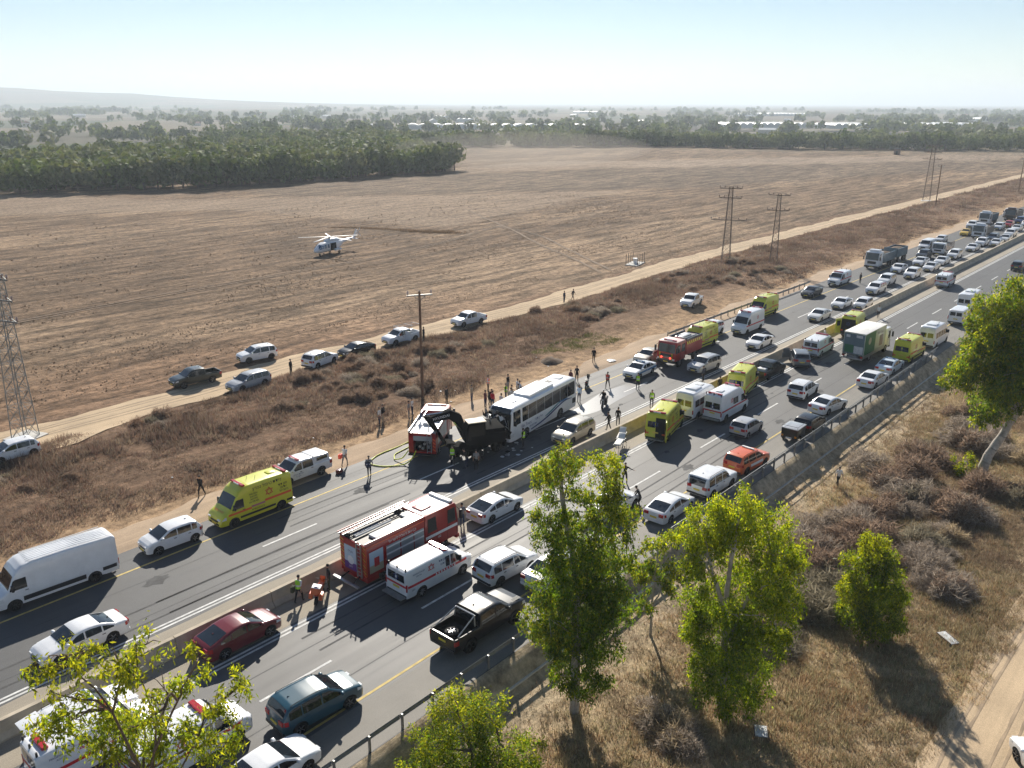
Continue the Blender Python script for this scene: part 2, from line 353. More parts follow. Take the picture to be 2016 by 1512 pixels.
def asphalt(name, col, streak=.22, rough=.75):
    m = bpy.data.materials.new(name); m.use_nodes = True; t = m.node_tree; q = t.nodes['Principled BSDF']; q.inputs['Roughness'].default_value = rough; q.inputs['Specular IOR Level'].default_value = .42
    g_ = N('ShaderNodeNewGeometry', t); mp_ = N('ShaderNodeMapping', t); mp_.inputs['Scale'].default_value = (.035, 1, 1); t.links.new(g_.outputs['Position'], mp_.inputs['Vector'])
    a = N('ShaderNodeTexNoise', t, Scale=1.3, Detail=5.0, Roughness=.6); t.links.new(mp_.outputs[0], a.inputs['Vector'])
    c = N('ShaderNodeTexNoise', t, Scale=.22, Detail=6.0, Roughness=.7); t.links.new(g_.outputs['Position'], c.inputs['Vector'])
    f = N('ShaderNodeTexNoise', t, Scale=26.0, Detail=3.0); t.links.new(g_.outputs['Position'], f.inputs['Vector'])
    def rng(src, lo, hi):
        r_ = N('ShaderNodeMapRange', t); r_.inputs[1].default_value = .3; r_.inputs[2].default_value = .7; r_.inputs[3].default_value = lo; r_.inputs[4].default_value = hi; t.links.new(src.outputs[0], r_.inputs[0]); return r_
    m1 = N('ShaderNodeMath', t, operation='MULTIPLY'); t.links.new(rng(a, 1-streak, 1+streak).outputs[0], m1.inputs[0]); t.links.new(rng(c, .86, 1.14).outputs[0], m1.inputs[1])
    m2 = N('ShaderNodeMath', t, operation='MULTIPLY'); t.links.new(m1.outputs[0], m2.inputs[0]); t.links.new(rng(f, .75, 1.25).outputs[0], m2.inputs[1])
    v_ = N('ShaderNodeVectorMath', t, operation='SCALE'); v_.inputs[0].default_value = col; t.links.new(m2.outputs[0], v_.inputs['Scale']); t.links.new(v_.outputs[0], q.inputs['Base Color'])
    rr = rng(a, rough-.035, rough+.035); t.links.new(rr.outputs[0], q.inputs['Roughness'])
    bp_ = N('ShaderNodeBump', t, Strength=.35, Distance=.01); t.links.new(f.outputs[0], bp_.inputs['Height']); t.links.new(bp_.outputs[0], q.inputs['Normal'])
    MATS[name] = m; return m
asphalt('asphalt_far', (.074,.075,.077), .13, .68); asphalt('asphalt_near', (.094,.093,.091), .10, .62); asphalt('asphalt_shoulder', (.20,.185,.16), .12, .72); asphalt('sand_shoulder', (.30,.26,.20), .15, .8)
asphalt('dirt_road', (.50,.375,.24), .16, 1.0); asphalt('dirt_verge', (.40,.295,.20), .2, 1.0)
rx = np.concatenate([np.arange(-60, 260, 4.0), np.arange(260, 900, 20.0)])
road_f = strip('road', rx, Y_BAR+.2, far_edge, 0.0, 'asphalt_far'); road_n = strip('road', rx, 25.75, Y_BAR-.2, 0.0, 'asphalt_near')
strip('paved_shoulder', rx, Y_BAR+.35, lambda x: 41.75+.12*math.sin(x*.6)+.1*math.sin(x*1.7), .004, 'sand_shoulder')
strip('paved_shoulder', rx, 37.0, Y_BAR-.35, .004, 'sand_shoulder'); strip('paved_shoulder', rx, 25.8, 28.72, .004, 'asphalt_shoulder')
mk('paint_line_white', (.58,.58,.56), rough=.75, var=.34, vs=2.2, world=True); mk('paint_line_yellow', (.55,.41,.12), rough=.75, var=.36, vs=2.2, world=True)
for y, c, par in ((36.42,'paint_line_white',road_n),(36.72,'paint_line_white',road_n),(42.10,'paint_line_white',road_f),(42.40,'paint_line_white',road_f),(29.02,'paint_line_yellow',road_n),(49.55,'paint_line_yellow',road_f)):
    strip('edge_line', rx, y-.075, y+.075, .008, c, None, par)
dm = MB().add([(0,-.08,.008),(4.4,-.08,.008),(4.4,.08,.008),(0,.08,.008)], [(0,1,2,3)]).mesh('lane_dash')
for k in range(-4, 30):
    ob('lane_dash', dm, 'paint_line_white', road_n, loc=(29.6+10.95*k, 32.6, 0)); ob('lane_dash', dm, 'paint_line_white', road_f, loc=(27.7+14.3*k, 45.95, 0))
# repairs, seams, tyre marks and stains in the asphalt
mk('asphalt_patch', (.045,.045,.047), rough=.8, var=.3, vs=1.5, world=True); mk('tyre_mark', (.060,.060,.061), rough=.85, var=.5, vs=1.1, world=True); mk('asphalt_pale', (.098,.097,.093), rough=.75, var=.25, vs=1.0, world=True)
rp = random.Random(77)
for y_ in (30.85, 34.45, 38.05, 43.9, 47.7, 50.9): strip('asphalt_seam', rx, lambda x: y_-.022+.03*math.sin(x*.31+y_), lambda x: y_+.022+.03*math.sin(x*.31+y_), .0035, 'tyre_mark')
for k in range(8):
    lane = rp.choice((30.8, 34.6, 44.1, 47.8)); xa = rp.uniform(5, 130); ln = rp.uniform(8, 30); dr = rp.uniform(-.5, .5)
    for o_ in (-.8, .8): strip('tyre_mark', np.linspace(xa, xa+ln, 14), lambda x: lane+o_+dr*((x-xa)/ln)**2-.07, lambda x: lane+o_+dr*((x-xa)/ln)**2+.07, .0055, 'tyre_mark')
for k in range(0):
    lane = rp.choice((30.8, 34.6, 44.1, 47.8)); xa = rp.uniform(5, 150); ln = rp.uniform(2, 9); w_2 = rp.uniform(.5, 1.5); strip('asphalt_repair', np.linspace(xa, xa+ln, 4), lambda x: lane-w_2, lambda x: lane+w_2+.05*math.sin(x), .0045, 'asphalt_pale')
for k in range(26):
    cx_, cy_ = rp.uniform(5, 120), rp.choice((30.8, 34.6, 44.1, 47.8))+rp.uniform(-.6, .6); rr_ = rp.uniform(.12, .5); struct(MB().add([(cx_+rr_*1.5*math.cos(t*.4)*(1+.3*math.sin(t*1.7)), cy_+rr_*math.sin(t*.4)*(1+.3*math.cos(t*2.1)), .0062) for t in range(16)], [tuple(range(16))]).build('oil_stain', 'tyre_mark'))
# dirt tracks
tz = lambda x, y: gz(x, y)+.05
tx = np.concatenate([np.arange(-40, 230, 1.5), np.arange(230, 700, 12.0)])
wob = lambda x, s: .35*math.sin(x*.21+s)+.25*math.sin(x*.53+2*s)+.15*math.sin(x*1.3+s)
strip('dirt_track', tx, lambda x: trk(x)-2.6-3.4*float(sst(40, 24, x))+wob(x, 1), lambda x: trk(x)+2.5+wob(x, 4), tz, 'dirt_road', m=8)
mk('rut', (.36,.27,.18), rough=1, var=.3, vs=.7, world=True)
for yo in (-1.15, -.55, .5, 1.2):
    strip('wheel_rut', tx, lambda x: trk(x)+yo-.10+.12*math.sin(x*.13+yo*7), lambda x: trk(x)+yo+.10+.12*math.sin(x*.13+yo*7)+.06*math.sin(x*.9), lambda x, y: gz(x, y)+.062, 'rut')
strip('roadside_dirt', np.arange(-30, 260, 1.5), lambda x: far_edge(x)-.1+.12*math.sin(x*1.9), lambda x: far_edge(x)+3.3+wob(x, 2)*1.5, lambda x, y: gz(x, y)+.035+.02*np.sin(y*3), 'dirt_verge', m=6)
strip('dirt_track', np.arange(-10, 140, 2.0), -14, lambda x: 7.25-.03*max(0, x-40)+wob(x, 3)*.7, lambda x, y: gz(x, y)+.06, 'dirt_road', m=12)
for yo in (6.3, 5.9, 4.6, 4.1, 2.2):
    strip('wheel_rut', np.arange(10, 120, 1.0), lambda x: yo-.03*max(0, x-40)-.07+.12*math.sin(x*.17+yo), lambda x: yo-.03*max(0, x-40)+.07+.12*math.sin(x*.17+yo)+.04*math.sin(x*2.3), lambda x, y: gz(x, y)+.072, 'rut')
# side paths ploughed field: pale wheel tracks crossing the field
for (xa, ya, xb, yb) in ():
    strip('wheel_rut', np.linspace(xa, xb, 40), lambda x: ya+(yb-ya)*(x-xa)/(xb-xa)-.35+.6*math.sin(x*.05), lambda x: ya+(yb-ya)*(x-xa)/(xb-xa)+.35+.6*math.sin(x*.05), lambda x, y: gz(x, y)+.06, 'dirt_verge')
def curved_strip(name, pts, wdt, mat):
    P_ = np.array(pts, float); t = np.linspace(0, 1, len(P_)); tt = np.linspace(0, 1, 60); X_ = np.interp(tt, t, P_[:, 0]); Y_ = np.interp(tt, t, P_[:, 1])
    for _ in range(25): X_[1:-1] = (X_[:-2]+2*X_[1:-1]+X_[2:])/4; Y_[1:-1] = (Y_[:-2]+2*Y_[1:-1]+Y_[2:])/4
    dx, dy = np.gradient(X_), np.gradient(Y_); l = np.hypot(dx, dy); nx_, ny_ = -dy/l*wdt/2, dx/l*wdt/2; Va = np.concatenate([np.stack([X_+nx_*k, Y_+ny_*k], 1) for k in (-1, 1)]); Va = np.concatenate([Va, (gz(Va[:, 0], Va[:, 1])+.07)[:, None]], 1); i = np.arange(59); np_mesh(name, Va, np.stack([i, i+1, i+61, i+60], 1), mat, kind='structure')
mk('field_path', (.20,.14,.09), rough=1, var=.45, vs=.5, world=True)
for off in (-.8, .8):
    for pts in ([(123,86),(131,98),(140,114),(152,131),(163,150),(175,168)], [(126,86),(138,104),(152,124),(156,145),(141,141),(128,160)], [(39,124),(75,126),(112,127),(134,132),(160,140)]): curved_strip('wheel_rut', [(a_+off*.7, b_+off*.7) for a_, b_ in pts], .32, 'field_path')
# wet patch where the engines have been pumping
wm = mk('wet_road', (.06,.06,.063), rough=.33, spec=.8, var=.3, vs=.5, world=True)
wp = []
for k in range(40):
    t = k/40*2*math.pi; wp.append((68.5+7.5*math.cos(t)*(1+.13*math.sin(3*t+1)+.08*math.sin(7*t)), 46.1+1.25*math.sin(t)*(1+.25*math.sin(2*t)+.14*math.sin(5*t))+.02*7*math.cos(t)))
struct(MB().add([(x, y, .006) for x, y in wp], [tuple(range(40))]).build('water', wm))
# concrete median: one segment after another with open joints
bar = thing('median_barrier', 'long tan concrete safety barrier dividing the two carriageways', 'barrier', (0, Y_BAR, 0))
bprof = [(-.42,0),(.42,0),(.42,.10),(.20,.34),(.12,.95),(-.12,.95),(-.20,.34),(-.42,.10)]
def seg(L_):
    mb = MB(); nP = len(bprof); vs = [(0, y, z) for y, z in bprof]+[(L_, y, z) for y, z in bprof]
    return mb.add(vs, [tuple(range(nP-1, -1, -1)), tuple(range(nP, 2*nP))]+[(i, (i+1) % nP, nP+(i+1) % nP, nP+i) for i in range(nP)]).mesh('barrier_segment')
sm = seg(5.96); smf = seg(23.9)
for k in range(-4, 32): ob('barrier_segment', sm, 'concrete', bar, loc=(k*6.0, random.uniform(-.012, .012), 0))
for k in range(8, 26): ob('barrier_segment', smf, 'concrete', bar, loc=(k*24.0, 0, 0))
# guard rails
def guard_rail(label, xa, xb, y, side, zb=-1.15, far=False, tubes=False):
    g_ = thing('guard_rail', label, 'guard rail', (xa, y, 0)); L_ = xb-xa
    pr = [(0,.52),(.045,.56),(.05,.60),(.0,.64),(.0,.68),(.05,.72),(.045,.76),(0,.80)]
    s_ = side; def_n = max(1, int(L_/4)); bm_ = MB(); n8 = len(pr)
    vs = [(0, s_*a, z) for a, z in pr]+[(3.98, s_*a, z) for a, z in pr]; bm_.add(vs, [(i, i+1, n8+i+1, n8+i) for i in range(n8-1)]); bme = bm_.mesh('rail_beam')
    pm_ = MB().box(-.04, .04, -.06, .06, zb, .84).box(-.03, .03, min(0, s_*.10), max(0, s_*.10), .56, .76).mesh('post')
    for k in range(def_n):
        ob('rail_beam', bme, 'galv', g_, loc=(k*4, s_*.11, 0))
        for j in (0, 2): ob('post', pm_, 'galv', g_, loc=(k*4+j, 0, 0))
    if tubes:
        tm_ = MB().tube((0, 0, 1.06), (3.99, 0, 1.06), .035, n=6).box(-.03, .03, -.03, .03, .5, 1.07).mesh('hand_rail')
        for k in range(def_n): ob('hand_rail', tm_, 'galv', g_, loc=(k*4, 0, 0))
    return g_
guard_rail('grey steel guard rail on tall posts along the near lanes', -2, 46, Y_RAIL, 1)
guard_rail('steel guard rail topped by a hand rail above the bare slope', 46.2, 108, Y_RAIL-.02, 1, tubes=True)
guard_rail('rusty low guard rail beyond the yellow and white ambulances', 92, 136, 53.75, -1, -.5)
# narrow concrete drain edges under the near rail
for i, (yy, zz) in enumerate(((25.35, -.46), (24.75, -.98))):
    kb = MB(); 
    for k in range(-2, 28): kb.box(k*4+.02, k*4+3.98, yy-.10, yy+.10, zz-.30, zz+.07)
    struct(kb.build('kerb', 'concrete_pale'))
# ================================================================ road vehicles: one lofted body per type
SPEC = {}
def spec(n, **k): SPEC[n] = k
spec('sedan', wb=2.78, W=1.83, r=.33, belt=.93, roof=1.44, tum=.17, crown=.035, sill=.24,
     prof=[(-2.40,.66),(-2.37,.92),(-2.26,1.03),(-1.72,1.07),(-1.25,1.27),(-.85,1.39),(-.35,1.445),(.1,1.44),(.36,1.39),(.75,1.20),(1.16,1.00),(1.65,.93),(2.05,.83),(2.24,.70),(2.28,.52)],
     ws=(.40,1.12), rw=(-1.68,-.90), win=[(-1.55,-.98),(-.90,-.06),(.02,1.05)], doors=[(-1.12,-.05),(0.0,1.05)], lamp=(.68,.80))
spec('fastback', wb=2.75, W=1.83, r=.33, belt=.95, roof=1.46, tum=.18, crown=.035, sill=.23,
     prof=[(-2.30,.66),(-2.27,.98),(-2.12,1.08),(-1.6,1.20),(-1.1,1.35),(-.6,1.44),(-.1,1.46),(.25,1.42),(.65,1.25),(1.15,1.01),(1.65,.93),(2.0,.83),(2.16,.70),(2.20,.50)],
     ws=(.34,1.10), rw=(-2.05,-1.05), win=[(-1.55,-.95),(-.88,-.02),(.06,1.05)], doors=[(-1.1,-.02),(.03,1.05)], lamp=(.66,.88))
spec('hatch', wb=2.48, W=1.72, r=.30, belt=.95, roof=1.49, tum=.15, crown=.04, sill=.24,
     prof=[(-1.86,.60),(-1.84,1.00),(-1.72,1.16),(-1.48,1.42),(-1.2,1.48),(-.5,1.50),(.1,1.48),(.4,1.41),(.8,1.20),(1.18,1.00),(1.55,.93),(1.82,.80),(1.92,.66),(1.95,.48)],
     ws=(.44,1.14), rw=(-1.80,-1.50), win=[(-1.45,-1.12),(-1.06,-.14),(-.08,1.06)], doors=[(-1.05,-.12),(-.08,1.02)], lamp=(.66,.92))
spec('suv', wb=2.72, W=1.88, r=.36, belt=1.06, roof=1.69, tum=.15, crown=.04, sill=.30,
     prof=[(-2.20,.62),(-2.19,1.02),(-2.10,1.24),(-1.86,1.58),(-1.6,1.66),(-.8,1.70),(0,1.69),(.35,1.63),(.8,1.37),(1.18,1.14),(1.7,1.07),(2.05,.98),(2.20,.80),(2.24,.50)],
     ws=(.42,1.14), rw=(-2.12,-1.86), win=[(-1.85,-1.22),(-1.14,-.16),(-.08,1.08)], doors=[(-1.15,-.14),(-.08,1.05)], lamp=(.80,1.0), rails=True)
spec('wagon', wb=2.75, W=1.84, r=.35, belt=1.0, roof=1.60, tum=.16, crown=.04, sill=.28,
     prof=[(-2.38,.62),(-2.36,1.0),(-2.25,1.20),(-1.98,1.52),(-1.6,1.58),(-.8,1.61),(.0,1.60),(.35,1.53),(.8,1.28),(1.22,1.06),(1.75,.99),(2.1,.88),(2.28,.72),(2.33,.48)],
     ws=(.42,1.18), rw=(-2.24,-1.98), win=[(-2.0,-1.2),(-1.12,-.14),(-.06,1.12)], doors=[(-1.12,-.12),(-.06,1.08)], lamp=(.76,.96), rails=True)
spec('jeep', wb=2.80, W=1.96, r=.39, belt=1.12, roof=1.86, tum=.09, crown=.04, sill=.36,
     prof=[(-2.22,.66),(-2.22,1.10),(-2.16,1.62),(-2.02,1.82),(-1.6,1.86),(-.6,1.88),(.2,1.87),(.5,1.80),(.8,1.52),(1.08,1.24),(1.8,1.18),(2.2,1.12),(2.32,.95),(2.34,.54)],
     ws=(.56,1.03), rw=(-2.215,-2.08), win=[(-1.95,-1.18),(-1.08,-.14),(-.06,.98)], doors=[(-1.1,-.12),(-.06,1.0)], lamp=(.82,1.06), rails=True)
spec('pickup', wb=3.08, W=1.86, r=.38, belt=1.10, roof=1.78, tum=.13, crown=.03, sill=.38,
     prof=[(-2.62,.66),(-2.62,1.12),(-.98,1.12),(-.90,1.50),(-.84,1.74),(-.4,1.79),(.3,1.78),(.62,1.68),(1.02,1.36),(1.34,1.20),(1.95,1.12),(2.3,1.02),(2.46,.82),(2.50,.52)],
     ws=(.66,1.30), rw=None, win=[(-.80,.16),(.24,1.24)], doors=[(-.82,.18),(.24,1.2)], lamp=(.84,1.02), bed=(-2.54,-1.06,.72))
spec('bigpickup', wb=3.60, W=2.06, r=.45, belt=1.28, roof=1.98, tum=.11, crown=.03, sill=.48,
     prof=[(-2.95,.78),(-2.95,1.30),(-1.08,1.30),(-1.0,1.68),(-.94,1.93),(-.4,1.99),(.4,1.98),(.76,1.88),(1.16,1.56),(1.5,1.40),(2.2,1.33),(2.66,1.24),(2.82,1.0),(2.86,.60)],
     ws=(.80,1.46), rw=None, win=[(-.90,.16),(.26,1.38)], doors=[(-.92,.2),(.26,1.36)], lamp=(1.0,1.2), bed=(-2.86,-1.16,.82))
spec('savana', wb=3.43, W=2.02, r=.37, belt=1.20, roof=2.10, tum=.09, crown=.05, sill=.34,
     prof=[(-2.86,.60),(-2.86,2.02),(-2.7,2.10),(-1.0,2.13),(.6,2.12),(1.0,2.04),(1.34,1.72),(1.62,1.36),(1.75,1.28),(2.3,1.18),(2.56,1.05),(2.62,.62)],
     ws=(1.06,1.60), rw=None, win=[(.28,.62),(.72,1.52)], doors=[(.62,1.6)], lamp=(.74,1.0), van=True)
spec('sprinter', wb=3.80, W=2.0, r=.36, belt=1.28, roof=2.72, tum=.10, crown=.06, sill=.32,
     prof=[(-2.92,.55),(-2.92,2.58),(-2.78,2.70),(-1.0,2.75),(.6,2.75),(1.0,2.68),(1.35,2.46),(1.62,2.10),(2.02,1.46),(2.2,1.30),(2.6,1.10),(2.84,.86),(2.90,.50)],
     ws=(1.55,2.06), rw=None, win=[(1.06,1.98)], doors=[(.95,2.06)], lamp=(.78,1.0), van=True)
spec('crafter', wb=4.49, W=2.04, r=.36, belt=1.28, roof=2.72, tum=.10, crown=.06, sill=.32,
     prof=[(-3.75,.55),(-3.75,2.56),(-3.60,2.68),(-1.0,2.74),(1.0,2.74),(1.5,2.66),(1.85,2.44),(2.12,2.10),(2.42,1.46),(2.6,1.30),(3.0,1.12),(3.16,.88),(3.2,.50)],
     ws=(2.08,2.46), rw=None, win=[(1.45,2.38)], doors=[(1.35,2.46)], lamp=(.78,1.0), van=True)

class Body:
    def __init__(s, sp):
        s.sp = sp; p = sp['prof']; s.x0, s.x1 = p[0][0], p[-1][0]; s.px = [a for a, b in p]; s.pz = [b for a, b in p]; s.wx = (-sp['wb']/2, sp['wb']/2)
        s.ra = sp['r']+.065
    def zt(s, x): return float(np.interp(x, s.px, s.pz))
    def plan(s, x):
        e = .86 if s.sp.get('van') else .80; dr = .5 if s.sp.get('van') else .55
        f = float(np.interp(s.x1-x, [0, .06, .2, .7], [e-.04, .88, .955, 1.0])); r = float(np.interp(x-s.x0, [0, .05, .2, dr], [.95 if s.sp.get('van') or s.sp.get('bed') else e, .975 if s.sp.get('van') or s.sp.get('bed') else .9, .985, 1.0]))
        return f*r
    def hw(s, x, z):
        sp = s.sp; h = sp['W']/2*s.plan(x); b = sp['belt']; zm = b*.62
        if z < zm: k = .945+.055*max(0, min(1, (z-sp['sill'])/(zm-sp['sill'])))**.7
        elif z < b: k = 1-.03*((z-zm)/(b-zm))**2
        else: k = .97-sp['tum']*min(1.1, (z-b)/(sp['roof']-b))
        return h*k
    def zb(s, x):
        z = s.sp['sill']+.06*max(0, (abs(x-(s.x0+s.x1)/2)/((s.x1-s.x0)/2))-.8)
        for c in s.wx:
            d = abs(x-c)
            if d < s.ra: z = max(z, s.sp['r']+math.sqrt(max(0, s.ra**2-d*d))-.0)
        return z
    def cols(s):
        xs = set(round(a, 4) for a in s.px)
        for c in s.wx:
            for k in range(9): xs.add(round(c-s.ra*math.cos(math.pi*k/8), 4))
        x = s.x0
        while x < s.x1: xs.add(round(x, 3)); x += .28
        if s.sp.get('bed'):
            for q in (s.sp['bed'][0]-.012, s.sp['bed'][0], s.sp['bed'][1], s.sp['bed'][1]+.012): xs.add(round(q, 4))
        for d in (.06, .2, .4): xs.add(round(s.x1-d, 4)); xs.add(round(s.x0+d, 4))
        xs = sorted(xs); out = [xs[0]]
        for a in xs[1:]:
            if a-out[-1] > .004: out.append(a)
        return out
    def mesh(s, name):
        sp = s.sp; rows = []; xs = s.cols(); bed = sp.get('bed'); K = None
        for x in xs:
            zt = s.zt(x); zb = min(s.zb(x), zt-.08); cr = sp['crown']; ze = zt-cr; inb = bed and bed[0]-1e-4 <= x <= bed[1]+1e-4
            zz = [zb+(ze-.06-zb)*k/6 for k in range(7)]
            half = [(s.hw(x, z), z) for z in zz]
            h = s.hw(x, ze)
            if inb:
                half += [(h-.01, ze+.0), (h-.05, zt), (h-.11, zt-.01), (h-.13, bed[2]), (0, bed[2])]
            else:
                half += [(h-.025, ze-.012), (h-.075, ze+cr*.35), (h*.72, ze+cr*.75), (h*.35, ze+cr*.95), (0, zt)]
            rows.append([(x, y, z) for y, z in half])
        K = len(rows[0]); mb = MB(); ring = []
        for r in rows:
            full = [(x, -y, z) for x, y, z in r]+[(x, y, z) for x, y, z in r[-2::-1]]
            ring.append(full)
        n = len(ring[0]); vs = [v for r in ring for v in r]; fs = []
        for i in range(len(ring)-1):
            for j in range(n-1): fs.append((i*n+j, (i+1)*n+j, (i+1)*n+j+1, i*n+j+1))
        fs.append(tuple(range(n-1, -1, -1))); L = (len(ring)-1)*n; fs.append(tuple(L+k for k in range(n)))
        mb.add(vs, fs); return mb.mesh(name, 38)
    def side_patch(s, x0, x1, lo, hi, off, n=10, both=True, side=-1, rows=3):
        mb = MB(); xs = np.linspace(x0, x1, n+1)
        for sd in ((-1, 1) if both else (side,)):
            g = []
            for x in xs:
                l, h = lo(x) if callable(lo) else lo, hi(x) if callable(hi) else hi
                if h < l+.012: h = l+.012
                g.append([(x, sd*(s.hw(x, l+(h-l)*k/rows)+off), l+(h-l)*k/rows) for k in range(rows+1)])
            vs = [v for c in g for v in c]; m = rows+1; fs = []
            for i in range(n):
                for k in range(rows):
                    q = (i*m+k, (i+1)*m+k, (i+1)*m+k+1, i*m+k+1); fs.append(q if sd < 0 else q[::-1])
            mb.add(vs, fs)
        return mb
    def cap_patch(s, x0, x1, wf, off, n=6, m=8):
        mb = MB(); vs = []; cr = s.sp['crown']
        for i in range(n+1):
            x = x0+(x1-x0)*i/n; zt = s.zt(x); h = s.hw(x, zt-cr)*wf; sl = (s.zt(x+.02)-s.zt(x-.02))/.04; nl = math.hypot(sl, 1); 
            for j in range(m+1):
                t = -1+2*j/m; y = t*h; f = abs(y)/max(.01, s.hw(x, zt-cr)); dz = -cr*float(np.interp(f, [0, .35, .72, .92, 1], [0, .05, .25, .65, 1.0]))
                vs.append((x-off*sl/nl, y, zt+dz+off/nl))
        fs = [(i*(m+1)+j, (i+1)*(m+1)+j, (i+1)*(m+1)+j+1, i*(m+1)+j+1) for i in range(n) for j in range(m)]
        return mb.add(vs, fs)

CACHE = {}; VR = random.Random(19)
def cached(key, fn):
    if key not in CACHE: CACHE[key] = fn()
    return CACHE[key]
def wheel_meshes(r, w=.22, spokes=5, hub='alloy'):
    def t():
        mb = MB(); mb.lathe_y([(r*.62, -w/2), (r*.90, -w/2), (r*.985, -w*.36), (r, -w*.2), (r, w*.2), (r*.985, w*.36), (r*.90, w/2), (r*.62, w/2), (r*.62, -w/2)], 22); return mb.mesh('wheel', 35)
    def q():
        mb = MB(); mb.lathe_y([(0.0001, w*.18), (r*.60, w*.20), (r*.64, w*.44), (r*.60, w*.46)], 22); mb.lathe_y([(r*.2, w*.2), (r*.18, w*.40), (.0001, w*.42)], 10)
        for k in range(spokes):
            a = 2*math.pi*k/spokes; c, s_ = math.cos(a), math.sin(a)
            p0 = Vector((c*r*.1, w*.36, s_*r*.1)); p1 = Vector((c*r*.62, w*.42, s_*r*.62)); mb.beam(p0, p1, r*.17, w*.1, 1)
        return mb.mesh('rim', 35)
    return cached(('tyre', r, w), t), cached(('rim', r, w, spokes), q)
def add_wheels(root, wx, yh, r, w=.22, spokes=5, dark=False, steer=0):
    tm, rm = wheel_meshes(r, w, spokes)
    for i, x in enumerate(wx):
        for sd in (-1, 1):
            o = ob('wheel', tm, 'rubber', root, loc=(x, sd*(yh-w/2), r)); o.rotation_euler = (0, 0, 0 if sd > 0 else math.pi)
            if steer and x == max(wx): o.rotation_euler[2] += steer
            ob('rim', rm, ['under', 'plastic' if dark else 'alloy'], o)
def light_bar(root, x, z, w, col='lamp_red', d=.28, h=.11, mid=None):
    mb = MB(); mb.box(x-d/2, x+d/2, -w/2, w/2, z, z+h, 0, .03); mb.box(x-d/2-.005, x+d/2+.005, -w*.22, w*.22, z+.01, z+h*.9, 1)
    mb.box(x-.05, x+.05, -w*.3, -w*.25, z-.12, z, 2); mb.box(x-.05, x+.05, w*.25, w*.3, z-.12, z, 2)
    return mb.build('light_bar', [col, mid or 'white_plain', 'plastic'], root)

